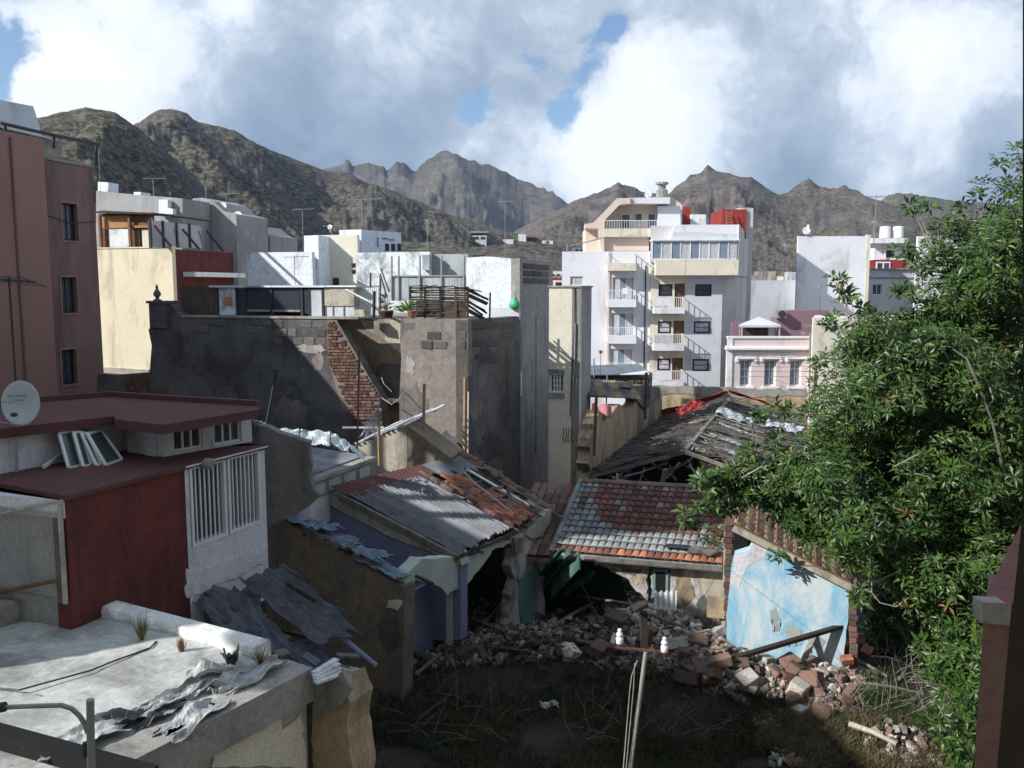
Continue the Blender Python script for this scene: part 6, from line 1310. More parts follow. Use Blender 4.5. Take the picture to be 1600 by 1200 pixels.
# ============================================================ TILED HOUSE (N2)
n2 = thing('tiled_house', 'low house with a lime stained tiled roof and broken white wall', 'house', pz(990, 930, 1)-Vector((0,0,1)))
E0 = pz(862, 862, 2.2); E1 = pz(1128, 883, 2.2); Rr0 = pz(907, 754, 3.3); Rr1 = pz(1160, 768, 3.3)
def qp(u, v, up=0): return E0.lerp(E1, u).lerp(Rr0.lerp(Rr1, u), v)+Vector((0,0,up))
nrm2 = (E1-E0).cross(Rr0-E0).normalized(); nrm2 = nrm2 if nrm2.z > 0 else -nrm2
m = MB(); m.poly([qp(-.0, 0, -.06), qp(1, 0, -.06), qp(1, 1, -.06), qp(0, 1, -.06)], (0, 0, -.12)); obj('roof_deck', m, 'limed_tile', n2)
NC, NRW = 26, 10; wid = (E1-E0).length/NC/.20*.98; NRW = 12; NC = 23; wid = (E1-E0).length/NC/.20*.98
for r_ in range(NRW):
    for c in range(NC):
        u = (c+.5)/NC; v = r_/NRW
        p = qp(u, v, .0+random.uniform(0, .012)); d = (qp(u, v+.1)-qp(u, v)); 
        if r_ == 0: mt = ('terracotta' if u > .35 and random.random() > .3 else 'dull_red_tile')
        elif 4 <= r_ <= 10 and .24-.02*r_+.03*math.sin(r_*2) < u-.02*(10-r_) < 1: mt = 'dull_red_tile' if random.random() > .06 else 'limed_tile'
        elif r_ >= 11: mt = 'old_tile' if random.random() > .5 else 'limed_tile'
        else: mt = 'limed_tile' if random.random() > .08 else 'old_tile'
        p = p+Vector((0,0,.028)); dd_ = (qp(u, v+1/NRW)-qp(u, v)); put_tile(n2, mt, p+Vector((0,0,.01)), dd_-Vector((0,0,.035)), nrm2, wid, dd_.length/.42*1.15, flat=True)
m = MB(); m.tube([qp(0, -.02, .04), qp(0, 1, .08)], .07, 6); obj('hip_ridge', m, 'limed_tile', n2)
m = MB(); m.tube([qp(0, 1, .06), qp(1, 1, .06)], .08, 6); obj('ridge', m, 'old_tile', n2)
# left part of the roof in shade, a little lower
m = MB(); m.poly([qp(-.32, .0, -.22), qp(-.0, 0, -.22), qp(-.0, 1, -.22), qp(-.32, 1, -.22)], (0,0,-.1)); obj('hip_deck', m, 'old_tile', n2)
for r_ in range(7):
    for c in range(6):
        put_tile(n2, random.choice(('old_tile', 'dull_red_tile', 'old_tile')), qp(-.31+.052*(c+.5), r_/7, -.14+random.uniform(0, .02)), qp(0, .1)-qp(0, 0), nrm2, wid*1.25, (qp(0, 1/7)-qp(0, 0)).length/.42*1.15, flat=True)
wN2 = W(xy(E0+Vector((.1,.35,0))), xy(E1+Vector((0,.35,0))))
m = MB(); wN2.poly(m, jag([(922, 872), (1126, 888), (1124, 985), (1100, 985), (1092, 962), (1075, 968), (1050, 975), (1040, 985), (1020, 960), (1016, 900), (1050, 896), (1046, 888), (1010, 885), (1012, 940), (990, 918), (975, 902), (950, 888), (930, 884)], 7, 2.5, True), -.3, 0); obj('wall', m, 'dirty_white', n2)
for (cx_, cy_, rx_, ry_, mt_) in ((1105, 945, 14, 22, 'stone'), (985, 893, 16, 7, 'stone'), (1062, 965, 14, 10, 'brick'), (1000, 905, 8, 10, 'yellow_ruin'), (1116, 905, 6, 12, 'brick')):
    pts_ = [(cx_+rx_*math.cos(a_)*random.uniform(.5, 1.2), cy_+ry_*math.sin(a_)*random.uniform(.5, 1.2)) for a_ in [q_*6.283/14 for q_ in range(14)]]
    m = MB(); wN2.poly(m, jag(pts_, 4, 1.6, True), 0, .013); obj('bare_masonry', m, mt_, n2)
m = MB(); wN2.poly(m, jag([(1055, 905), (1078, 900), (1086, 930), (1070, 950), (1056, 930)], 6, 2, True), 0, .012); obj('bare_patch', m, 'yellow_ruin', n2)
m = MB(); wN2.poly(m, jag([(950, 872), (1120, 884), (1120, 893), (1060, 890), (1000, 884)], 7, 2, True), 0, .015); obj('dark_top_band', m, 'dark_render', n2)  # darker band along the top of the wall
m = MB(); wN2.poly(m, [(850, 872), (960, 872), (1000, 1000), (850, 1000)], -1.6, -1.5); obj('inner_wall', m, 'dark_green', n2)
m = MB(); wN2.poly(m, jag([(1085, 890), (1130, 893), (1128, 955), (1108, 945), (1092, 915)], 8, 2, True), 0, .02); obj('cream_render', m, 'pale_render', n2)
m = MB(); m.bar(qp(0.2, 0, -.1), qp(1, 0, -.1), .05, .10); obj('eave_board', m, 'wood_grey', n2)
u0, u1, z0, z1 = wN2.rect(1020, 888, 1044, 930); o = MB(); wN2.box(o, u0, u1, z0, z1, .0, .05); o = obj('door_frame', o, 'teal_plaster', n2)
m = MB(); wN2.box(m, u0+.07, u1-.07, z0, z1-.08, .05, .06); obj('opening', m, 'void', o)  # solid black panel painted in for the dark behind the doorway
m = MB(); m.bar(qp(.66, .13, .12), qp(.80, .13, .12), .26, .03); o = obj('skylight', m, 'glass', n2)
blobrock(qp(.84, .10, .12), (.26, .16, .13), 'stone', 'rubble_block', n2, seed=3); blobrock(qp(.93, .08, .12), (.3, .14, .12), 'stone', 'rubble_block', n2, seed=4)
m = MB(); 
for k in range(900):
    u = .86+.14*random.random()+.03; v = .05+.5*random.random(); p = qp(min(u, 1.0), v, .07+.03*random.random()); a_ = random.uniform(0, 6.28); s_ = .05; m.add([p, p+Vector((math.cos(a_)*s_, math.sin(a_)*s_, .02)), p+Vector((-math.sin(a_)*s_*.5, math.cos(a_)*s_*.5, .015))], [(0,1,2)])
obj('leaf_litter', m, 'dry_leaf', n2, kind='stuff')
# fallen green boards in the gap
fb = thing('fallen_boards', 'dark green boards lying aslant between the two ruined houses', 'boards', pz(880, 900, 1.2)-Vector((0,0,.8)))
for (x0, y0, x1, y1, za_, zb_, w_) in ((850, 915, 890, 862, .9, 2.3, .22), (862, 922, 905, 875, .9, 2.2, .5), (845, 900, 878, 858, 1.2, 2.5, .16), (885, 925, 925, 898, .8, 1.5, .35)):
    m = MB(); m.bar(pz(x0, y0, za_), pz(x1, y1, zb_), w_, .05, (0, -.5, 1)); obj('board', m, 'green_board', fb)
m = MB(); m.lathe(pz(858, 868, 2.0), [(.03, 0), (.03, .6)], 6, (1, .3, -.6)); obj('rod', m, 'blue_pipe', fb)
# ============================================================ COLLAPSED ROOF HOUSE (N3)
n3 = thing('collapsed_house', 'long house with a collapsed skeletal timber roof and torn boards', 'house', pz(1080, 700, 3)-Vector((0,0,3)))
Rn = pz(1070, 706, 4.2); Rf = pz(1140, 624, 4.2); ln_ = pz(905, 748, 2.9); lf_ = pz(1036, 655, 2.9)
dr = (Rf-Rn); rn_ = Rn+Vector((3.0, .35, -1.0)); rf_ = Rf+Vector((3.4, .4, -1.0))
Lr = lambda t, s: Rn.lerp(Rf, t).lerp(ln_.lerp(lf_, t), s); Rrr = lambda t, s: Rn.lerp(Rf, t).lerp(rn_.lerp(rf_, t), s)
for t_ in [k/13 for k in range(14)]:
    m = MB(); m.bar(Lr(t_, 0), Lr(t_, 1.02)+Vector((0,0,random.uniform(-.15, .05))), .10, .12); obj('rafter', m, random.choice(('wood_dark', 'wood_grey')), n3)
    if random.random() > .1: m = MB(); m.bar(Rrr(t_, 0), Rrr(t_+random.uniform(-.02, .02), random.uniform(.8, 1.02))+Vector((0,0,random.uniform(-.2, .05))), .10, .12); obj('rafter', m, random.choice(('wood_grey', 'wood_pale')), n3)
m = MB(); m.bar(Rn, Rf, .12, .14); obj('ridge_beam', m, 'wood_grey', n3)
for k in range(150):
    t_ = random.random()**1.0; s_ = random.random(); left = random.random() < .52; F_ = Lr if left else Rrr; L_ = random.uniform(.15, .6)
    if not left and t_ < .18 and s_ < .8: continue
    p0_ = F_(t_, s_*.8); p1_ = F_(t_+random.uniform(-.02, .02), min(1.03, s_*.8+L_)); j_ = Vector((random.uniform(-.15, .15), random.uniform(-.25, .25), random.uniform(-.02, .10)))
    m = MB(); m.bar(p0_+Vector((0,0,.07)), p1_+j_+Vector((0,0,.05)), random.uniform(.12, .34), .025, (0,0,1) if True else 0); obj('board', m, (random.choice(('wood_dark', 'wood_dark', 'wood_grey')) if left and t_ < .5 else random.choice(('wood_grey', 'wood_pale', 'wood_grey', 'wood_pale', 'corrugated_white', 'wood_dark'))), n3)
for k in range(30):   # long white and grey sheets on the right slope
    t_ = random.uniform(.05, .95); s0_ = random.uniform(0, .3); m = MB(); m.bar(Rrr(t_, s0_)+Vector((0,0,.1)), Rrr(t_+random.uniform(-.03, .03), s0_+random.uniform(.5, .8))+Vector((0,0,.08)), random.uniform(.15, .4), .02); obj('board', m, random.choice(('corrugated_white', 'wood_pale', 'corrugated_grey')), n3)
for t_ in (.08, .34, .62, .88): # gable infill walls
    P_ = [Rn.lerp(Rf, t_)-Vector((0,0,.15)), Lr(t_, 1)-Vector((0,0,.1)), Lr(t_, 1)-Vector((0,0,3)), Rrr(t_, .3)-Vector((0,0,3)), Rrr(t_, 1)-Vector((0,0,.1))]
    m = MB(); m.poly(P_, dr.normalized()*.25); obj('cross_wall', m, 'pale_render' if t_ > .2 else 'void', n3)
m = MB(); m.poly([Lr(0,1), Lr(1,1), Lr(1,1)-Vector((0,0,3)), Lr(0,1)-Vector((0,0,3))], (.25,-.05,0)); obj('left_wall', m, 'dark_render', n3)
m = MB(); m.poly([Rrr(.15,1), Rrr(1,1), Rrr(1,1)-Vector((0,0,3)), Rrr(.15,1)-Vector((0,0,1.5))], (-.25,.05,0)); obj('right_wall', m, 'pale_render', n3)
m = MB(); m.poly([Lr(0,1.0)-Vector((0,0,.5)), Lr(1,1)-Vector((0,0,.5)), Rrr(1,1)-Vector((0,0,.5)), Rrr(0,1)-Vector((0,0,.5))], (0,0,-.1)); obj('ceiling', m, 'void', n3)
for k in range(46):   # debris sagging inside the open gable end
    a_ = random.random(); b_ = random.uniform(0, .95); left = random.random() < .6; F_ = Lr if left else Rrr
    p0_ = F_(random.uniform(-.02, .06), a_)+Vector((0, -.05, -random.uniform(.1, .35))); p1_ = p0_+Vector((random.uniform(-.9, .9), random.uniform(-.3, .3), -random.uniform(.1, .7)))
    m = MB(); m.bar(p0_, p1_, random.uniform(.04, .14), .03); obj('fallen_lath', m, random.choice(('wood_grey', 'wood_pale', 'wood_dark', 'wood_grey', 'corrugated_grey')), n3)
m = MB(); m.poly([Rn+Vector((.5,.2,-.35)), Rn+Vector((2.2,.3,-.95)), Rn+Vector((2.2,.3,-1.6)), Rn+Vector((.9,.25,-1.2))], (0,.2,0)); obj('pale_gable_piece', m, 'yellow_ruin', n3)
st = MB()
for k in range(2600):
    left = random.random() < .6; F_ = Lr if left else Rrr; p = F_(random.random(), random.random()*1.05)+Vector((random.uniform(-.1,.1), random.uniform(-.1,.1), random.uniform(.05, .14))); a_ = random.uniform(-.5, .5)+(3.3 if left else 0); l_ = random.uniform(.1, .45); d = Vector((math.cos(a_)*l_, math.sin(a_)*l_, random.uniform(-.25, .05)*l_)); st.bar(p, p+d, .03, .015)
obj('splinters', st, 'wood_grey', n3, kind='stuff')
drape([Rrr(.55, .02)+Vector((0,0,.25)), Rrr(.55, .45)+Vector((0,0,.15)), Rrr(.66, .42)+Vector((0,0,.15)), Rrr(.68, .02)+Vector((0,0,.25))], .05, 'corrugated_white', 'white_sheet', n3, 12, 8, seed=31)
drape([Rrr(.30, .10)+Vector((0,0,.2)), Rrr(.30, .95)+Vector((0,0,.15)), Rrr(.36, .95)+Vector((0,0,.15)), Rrr(.36, .10)+Vector((0,0,.2))], .05, 'wood_grey', 'bent_sheet', n3, 12, 8, seed=33)
drape([Rrr(.62, .60)+Vector((0,0,.2)), Rrr(.62, 1.0)+Vector((0,0,.2)), Rrr(.72, 1.05)+Vector((0,0,.3)), Rrr(.70, .60)+Vector((0,0,.2))], .08, 'corrugated_white', 'white_sheet', n3, 12, 8, seed=35)
# red netting over the far end
rn = thing('red_net', 'crumpled red netting draped over the far end of the collapsed roof', 'netting', Rf)
drape([Lr(.98, 1.15)+Vector((0,.5,.35)), Rn.lerp(Rf, 1.0)+Vector((0,.3,.35)), Rn.lerp(Rf, 1.1)+Vector((0,.3,.20)), Lr(1.12, 1.15)+Vector((0,.2,-.4))], .05, 'red_net', 'left_drape', rn, 40, 8, seed=41)
drape([Rn.lerp(Rf, 1.0)+Vector((0,.3,.36)), Rrr(.98, 1.02)+Vector((0,.3,.25)), Rrr(1.12, 1.02)+Vector((0,.2,.0)), Rn.lerp(Rf, 1.12)+Vector((0,.2,.1))], .05, 'red_net', 'right_drape', rn, 40, 8, seed=43)
drape([pz(1056, 640, 4.0), pz(1075, 628, 4.2), pz(1108, 628, 4.1), pz(1064, 658, 3.6)], .06, 'red_net', 'end_drape', rn, 14, 12, seed=45)
# ============================================================ YELLOW RUIN WALL (N4) and shed behind it
w4 = W(xy(pz(922, 745, 3.0)), xy(pz(1034, 650, 3.0)))
yr = thing('ruined_wall', 'jagged yellow stained party wall running away from the cream pier', 'wall', w4.P(w4.len/2, 2, 0))
m = MB(); w4.poly(m, jag([(918, 800), (922, 690), (935, 640), (950, 652), (968, 632), (985, 636), (1002, 618), (1030, 606), (1034, 612)], 7, 2.5)+[(1036, 690)], -.4, 0); obj('wall', m, 'yellow_ruin', yr)
m = MB(); w4.poly(m, jag([(985, 605), (1005, 600), (1030, 604), (1030, 622), (1008, 640), (990, 620)], 7, 2, True), -.35, .08); obj('grey_cap', m, 'grey_render', yr)
wSS = W(P2(922, 36), P2(1018, 35.5)); ss = thing('outbuilding', 'blockwork shed with a rusty corrugated roof behind the yellow ruin wall', 'shed', wSS.P(wSS.len/2, 3, -1))
m = MB(); wSS.box(m, *wSS.rect(920, 590, 1016, 622), -2.5, 0); obj('wall', m, 'grey_render', ss)
for r_ in range(2):
    for c in range(8): u0, u1, z0, z1 = wSS.rect(926+c*11, 592+r_*7, 936+c*11, 598+r_*7); wall_piece(wSS, random.choice(STONES), 'stone', ss, (u0+u1)/2, (z0+z1)/2, (u1-u0)*.92, (z1-z0)*.9, 0, .12)
for k in range(5): m = MB(); a_ = wSS.px(920+k*19, 587-k*.4, .3); b_2 = wSS.px(938.5+k*19, 586.6-k*.4, .3); c_ = Vector((0, 2.6, .16)); m.poly([a_, b_2, b_2+c_, a_+c_], (0,0,.04)); obj('roof_panel', m, 'corrugated_white', ss)
wS2 = W(P2(922, 31), P2(1000, 31))
for k in range(6):
    m = MB(); a_ = wS2.px(921+k*13, 618+k*1.0, .0); corr(ss, 'corrugated_sheet', 'yellow_ruin' if k % 2 else 'corrugated_grey', lambda u, v, a_=a_: a_+Vector((u*.36, v*2.6, v*.35)), 0, 1, 0, 1, 4, .02)
m = MB(); m.grid(lambda u, v: at(924+30*u, 632+22*v, 28.5)+Vector((0, .2*math.sin(6*u), .05*math.sin(12*u+4*v))), 14, 8); o = obj('cloth', m, 'pink_cloth', solid=.02); o['label'] = 'pink and white cloth hanging between the cream pier and the yellow ruin wall'; o['category'] = 'cloth'
# ============================================================ BLUE WALL RUIN (N5)
n5 = thing('ruined_house', 'ruin with a peeling sky blue wall and cream tiles on its raking top', 'house', pz(1230, 1000, .5)-Vector((0,0,.5)))
bA = pz(1108, 985, .95); bB = pz(1327, 1024, .75); w5_ = W(xy(bA), xy(bB))
pl = [(1179, 842), (1206, 855), (1240, 880), (1280, 890), (1305, 900), (1327, 907), (1326, 955), (1316, 1045), (1250, 1045), (1180, 1030), (1136, 1010), (1135, 962), (1140, 915), (1142, 890), (1147, 867), (1170, 860), (1175, 850)]
m = MB(); w5_.poly(m, jag(pl, 14, 1.2, True), -.35, 0); obj('blue_wall', m, 'blue_plaster', n5)
for lst in ([(1204, 953), (1212, 950), (1220, 968), (1218, 985), (1206, 988)], [(1227, 985), (1236, 975), (1252, 985), (1254, 1006), (1240, 1010), (1230, 998)], [(1262, 998), (1275, 992), (1290, 1002), (1284, 1014), (1266, 1012)]):
    m = MB(); w5_.poly(m, jag(lst, 6, 1.6, True), 0, .008); obj('bare_patch', m, 'bare_plaster', n5)
    for k in range(4): a_ = lst[0][0]+random.uniform(-4, 14), lst[0][1]+random.uniform(-2, 26); m = MB(); w5_.poly(m, jag([a_, (a_[0]+4, a_[1]+1), (a_[0]+3, a_[1]+8)], 3, .8, True), .01, .03); obj('curled_paint', m, 'blue_plaster', n5)
m = MB(); w5_.poly(m, jag([(1141, 912), (1148, 868), (1176, 862), (1178, 846), (1200, 853), (1196, 870), (1170, 884), (1160, 900), (1155, 920)], 6, 1.5, True), 0, .006); obj('white_plaster', m, 'house_white', n5)
# brick jambs
def bricks_column(w, par, x0, x1, y0, y1, off, dy=8, mt=None):
    y = y0
    while y < y1:
        u0, u1, z0, z1 = w.rect(x0+random.uniform(-1.5, 1.5), y, x1+random.uniform(-1.5, 1.5), y+dy); wall_piece(w, random.choice(BRICKS+STONES[:1]), 'brick', par, (u0+u1)/2, (z0+z1)/2, (u1-u0), (z1-z0)*.9, off, .3); y += dy
bricks_column(w5_, n5, 1327, 1340, 906, 1040, -.1, 9)
bricks_column(w5_, n5, 1130, 1144, 822, 1000, -.6, 9)
m = MB(); w5_.box(m, *w5_.rect(1129, 820, 1143, 1000, -.6), -1.4, -.6); obj('jamb_core', m, 'pale_render', n5)
m = MB(); w5_.poly(m, [(1140, 830), (1180, 842), (1180, 980), (1140, 980)], -2.0, -1.9); obj('interior_shade_sheet', m, 'void', n5)  # near-black sheet standing in for the shade inside
m = MB(); w5_.box(m, *w5_.rect(1104, 936, 1132, 968, -.4), -.6, -.5); obj('ochre_door_stub', m, 'yellow_ruin', n5)
# raking roof with cream tiles
Ra_ = w5_.px(1150, 815, -.0); Rb_ = w5_.px(1330, 906, -.0); bk_ = -w5_.n*1.5+Vector((0,0,.42))
tq = lambda u, v, up=0: Ra_.lerp(Rb_, u)+bk_*v+w5_.n*.1+Vector((0,0,up))
m = MB(); m.poly([tq(0,0,-.08), tq(1,0,-.08), tq(1,1,-.08), tq(0,1,-.08)], (0,0,.05)); obj('roof_deck', m, 'wood_brown', n5)
m = MB(); m.bar(tq(-.02, -.03, -.12), tq(1.02, -.03, -.12), .1, .14); obj('raking_beam', m, 'pale_render', n5)
nr5 = (Rb_-Ra_).cross(bk_); nr5 = nr5 if nr5.z > 0 else -nr5
for c in range(12):
    for r_ in range(7):
        u = (c+.5)/12; v = .06+r_/7*.94; d = (Ra_-Rb_)
        put_tile(n5, 'cream_tile' if r_ < 6 else 'terracotta', tq(u+.04, v, .0+.012*(r_ % 2)+(.0)), d, nr5, 1.05, (Rb_-Ra_).length/12/.42*1.12, flat=True)
for c in range(5):
    m = MB(); m.tube([tq(.02+.17*c, 0, .05), tq(.02+.17*c, .95, .05)], .03, 5); obj('seam', m, 'dull_red_tile', n5)
m = MB(); m.tube([w5_.px(1143, 812, -.1), w5_.px(1160, 786, -.9), w5_.px(1172, 784, -1.3)], .14, 8); obj('ridge_mortar', m, 'old_tile', n5)
for k in range(5): put_tile(n5, 'old_tile', w5_.px(1143+4*k, 812-6*k, -.1-.2*k)+Vector((0,0,.1)), Vector((.3, .9, .25)), Vector((0,0,1)), 1.3)
# beams on the rubble
for (x0, y0, x1, y1, w_, mt, lb, za_, zb_) in ((1113, 1044, 1316, 978, .13, 'wood_dark', 'long dark beam propped across the foot of the blue wall', .25, .6), (1252, 1045, 1280, 978, .11, 'wood_grey', 'short grey beam crossing the long dark beam', .2, .75), (1315, 1017, 1322, 957, .12, 'dark_metal', 'upright black post at the right end of the blue wall', .0, .0),
                                     (1084, 956, 1128, 890, .11, 'wood_grey', 'leaning grey timber left of the blue wall', .0, .9), (1112, 925, 1122, 885, .08, 'wood_pale', 'thin pale timber behind the leaning grey one', .2, .8), (1018, 947, 1108, 968, .09, 'wood_pale', 'long pale plank lying on the rubble left of the blue wall', .35, .25)):
    if x0 == 1315: A_ = pg(1316, 1017)+Vector((0,0,-.1)); B_ = at(1321, 957, A_.y)
    else: A_ = pg(x0, y0)+Vector((0,0,.08)); B_ = at(x1, y1, A_.y+{1113: 1.1, 1252: .6, 1084: .6, 1112: .5, 1018: .05}[x0]); 
    m = MB(); m.bar(A_, B_, w_, w_*.6); o = obj('beam', m, mt); o['label'] = lb; o['category'] = 'beam'
m = MB(); corr_p = pg(1035, 962); o = corr(None, 'corrugated_sheet', 'corrugated_white', lambda u, v: corr_p+Vector((u*.55-.2, .1*u, .1))+Vector((.03, .18, .42))*v, 0, 1, 0, 1, 4, .035); o['label'] = 'small white corrugated scrap upright on the rubble'; o['category'] = 'scrap'
m = MB(); m.bar(pg(1100, 965)+Vector((0,0,.1)), pg(1128, 990)+Vector((0,0,.15)), .25, .12); o = obj('white_slab', m, 'house_white'); o['label'] = 'pale broken slab between the rubble and the left jamb of the blue wall'; o['category'] = 'slab'
# ============================================================ POLE WITH INSULATORS
PYY = 8.2
up_ = thing('utility_pole', 'pole with a crossbar carrying two white insulators above the dark yard', 'utility pole', at(965, 1500, PYY))
m = MB(); m.tube([at(956, 1420, PYY), at(1009, 1018, PYY)], .021, 8); obj('conduit', m, 'concrete', up_)
m = MB(); m.tube([at(956, 1420, PYY-.05), at(984, 1080, PYY-.03), at(987, 1056, PYY-.02), at(996, 1032, PYY-.02)], .006, 4); m.tube([at(958, 1420, PYY-.05), at(990, 1075, PYY-.03), at(992, 1036, PYY-.02)], .005, 4); obj('wire', m, 'concrete', up_)
m = MB(); m.tube([at(968, 1000, PYY), at(940, 975, 14), at(905, 905, 20)], .005, 3); m.tube([at(1038, 1012, PYY), at(1085, 960, 13), at(1130, 880, 19.5)], .005, 3); obj('line_wire', m, 'dark_metal', up_)
m = MB(); m.box(at(1006, 985, PYY+.1), (.034,0,0), (0,.035,0), (0,.015,.19)); obj('wooden_head', m, 'wood_dark', up_)
m = MB(); m.bar(at(990, 953, PYY+.06), at(1010, 943, PYY+.1), .10, .04); obj('cap_board', m, 'wood_dark', up_)
m = MB(); m.bar(at(962, 1011, PYY), at(1046, 1020, PYY), .022, .02); obj('crossbar', m, 'rust', up_)
for (x_, y_) in ((968, 1006), (1038, 1019)):
    b0_ = at(x_, y_, PYY); prof = [(.028, 0), (.034, .01), (.036, .06), (.03, .068), (.022, .075), (.03, .085), (.034, .10), (.028, .115), (.016, .125), (.022, .14), (.018, .155), (.004, .16)]
    m = MB().lathe(b0_, [(a_*1.05, h_*1.0) for a_, h_ in prof], 14); obj('insulator', m, 'ceramic', up_, smooth=True)
    m = MB(); m.tube([b0_-Vector((0,0,.05)), b0_+Vector((0,0,.01))], .01, 6); obj('pin', m, 'rust', up_)
# ============================================================ OWN HOUSE: pier and window frame at the right edge
EY = 2.3
op = thing('house_pier', 'maroon and brown corner pier of the viewer house at the right edge', 'pier', at(1555, 1200, EY))
m = MB(); q = [at(1536, 975, EY), at(1581, 978, EY), at(1548, 1560, EY), at(1500, 1560, EY)]; m.poly(q, (.25, .42, 0)); obj('lower_panel', m, 'brown_wall', op)
m = MB(); q = [at(1535, 941, EY-.01), at(1584, 943, EY-.01), at(1582, 978, EY-.01), at(1535, 974, EY-.01)]; m.poly(q, (0, .05, 0)); obj('coping_edge', m, 'concrete', op)
zc_ = at(1535, 941, EY).z+.001; m = MB(); m.poly([pz(1535, 941, zc_), pz(1588, 942, zc_), pz(1600, 815, zc_), pz(1594, 822, zc_)], (0, 0, -.02)); obj('coping_top', m, 'maroon_paint', op)
m = MB(); q = [at(1581, 943, .6), at(1640, 943, .6), at(1640, 1560, .6), at(1525, 1560, .6)]; m.poly(q, (.05, .05, 0)); wf = obj('window_jamb', m, 'dark_frame')
wf['label'] = 'black window jamb of the viewer room at the right edge'; wf['category'] = 'window jamb'
m = MB(); q = [at(1598, -60, .6), at(1660, -60, .6), at(1660, 943, .6), at(1583, 943, .6), at(1598, 800, .6)]; m.poly(q, (.05, .05, 0)); o = obj('upper_jamb', m, 'dark_frame', wf)
# ============================================================ RUBBLE
def inpoly(x, y, P):
    c = False; n = len(P)
    for i in range(n):
        (x0, y0), (x1, y1) = P[i], P[(i+1) % n]
        if (y0 > y) != (y1 > y) and x < (x1-x0)*(y-y0)/(y1-y0)+x0: c = not c
    return c
def sample(P):
    xs = [p[0] for p in P]; ys = [p[1] for p in P]
    while True:
        x, y = random.uniform(min(xs), max(xs)), random.uniform(min(ys), max(ys))
        if inpoly(x, y, P): return x, y
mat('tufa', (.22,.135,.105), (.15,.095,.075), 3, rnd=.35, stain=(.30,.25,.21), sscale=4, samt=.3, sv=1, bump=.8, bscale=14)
mat('tufa_shaded', (.11,.075,.06), (.07,.05,.042), 3, rnd=.4, stain=(.05,.042,.036), sscale=4, samt=.5, sv=1, bump=.8, bscale=14)  # tufa copy for the shaded zone, shade put into its colour
mat('plaster_chunk', (.60,.57,.52), (.50,.46,.41), 3, rnd=.2, stain=(.25,.20,.16), sscale=4, samt=.5, sv=1, bump=.6, bscale=14)
mat('grey_stone', (.19,.175,.165), (.13,.12,.115), 3, rnd=.35, bump=.8, bscale=14)
mat('yellow_chunk', (.50,.40,.22), (.4,.31,.17), 3, rnd=.2, bump=.4)
def chunk_mesh(mt, kind):
    bm = bmesh.new()
    if kind == 'block':
        bmesh.ops.create_cube(bm, size=1)
        for v in bm.verts: v.co += Vector([random.uniform(-.07, .07) for _ in range(3)])
        bmesh.ops.bevel(bm, geom=bm.edges[:], offset=.06, segments=1, affect='EDGES')
    else:
        for _ in range(13):
            p = Vector([random.gauss(0, 1) for _ in range(3)]).normalized()*random.uniform(.38, .55); bm.verts.new(p)
        bmesh.ops.convex_hull(bm, input=bm.verts[:])
    for v in bm.verts[:]:
        if not v.link_faces: bm.verts.remove(v)
    bmesh.ops.recalc_face_normals(bm, faces=bm.faces); me = bpy.data.meshes.new('m'); bm.to_mesh(me); bm.free(); me.materials.append(MATS[mt]); return me
CH_ = {('tufa', 'block'): [chunk_mesh('tufa', 'block') for _ in range(5)], ('tufa', 'rock'): [chunk_mesh('tufa', 'rock') for _ in range(5)], ('plaster_chunk', 'rock'): [chunk_mesh('plaster_chunk', 'rock') for _ in range(6)],
       ('tufa_shaded', 'block'): [chunk_mesh('tufa_shaded', 'block') for _ in range(4)], ('tufa_shaded', 'rock'): [chunk_mesh('tufa_shaded', 'rock') for _ in range(4)], ('grey_stone', 'rock'): [chunk_mesh('grey_stone', 'rock') for _ in range(5)], ('yellow_chunk', 'rock'): [chunk_mesh('yellow_chunk', 'rock') for _ in range(3)], ('plaster_chunk', 'block'): [chunk_mesh('plaster_chunk', 'block') for _ in range(3)]}
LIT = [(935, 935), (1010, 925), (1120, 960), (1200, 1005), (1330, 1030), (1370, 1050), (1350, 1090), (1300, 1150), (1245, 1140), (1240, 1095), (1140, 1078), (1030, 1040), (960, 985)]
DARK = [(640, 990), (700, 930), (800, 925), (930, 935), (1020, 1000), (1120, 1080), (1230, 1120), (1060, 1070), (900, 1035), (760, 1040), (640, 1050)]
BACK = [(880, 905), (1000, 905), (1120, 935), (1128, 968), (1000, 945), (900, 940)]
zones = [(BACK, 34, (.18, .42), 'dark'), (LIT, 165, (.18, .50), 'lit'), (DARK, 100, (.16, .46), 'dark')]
from mathutils import Euler
nm_ = {'tufa': ('brown_block', 'block'), 'plaster_chunk': ('plaster_lump', 'plaster'), 'grey_stone': ('grey_rock', 'stone'), 'yellow_chunk': ('yellow_lump', 'plaster')}
lab_ = {('tufa', 'lit'): 'brown tufa block lying in the sunlit rubble heap before the blue wall', ('plaster_chunk', 'lit'): 'pale plaster lump in the sunlit rubble heap before the blue wall', ('grey_stone', 'lit'): 'grey stone in the sunlit rubble heap before the blue wall',
        ('yellow_chunk', 'lit'): 'yellowish plaster lump in the sunlit rubble heap', ('tufa', 'dark'): 'brown block in the shaded rubble between the ruined houses', ('plaster_chunk', 'dark'): 'pale lump in the shaded rubble between the ruined houses', ('grey_stone', 'dark'): 'grey stone in the shaded rubble between the ruined houses', ('yellow_chunk', 'dark'): 'yellowish lump in the shaded rubble'}
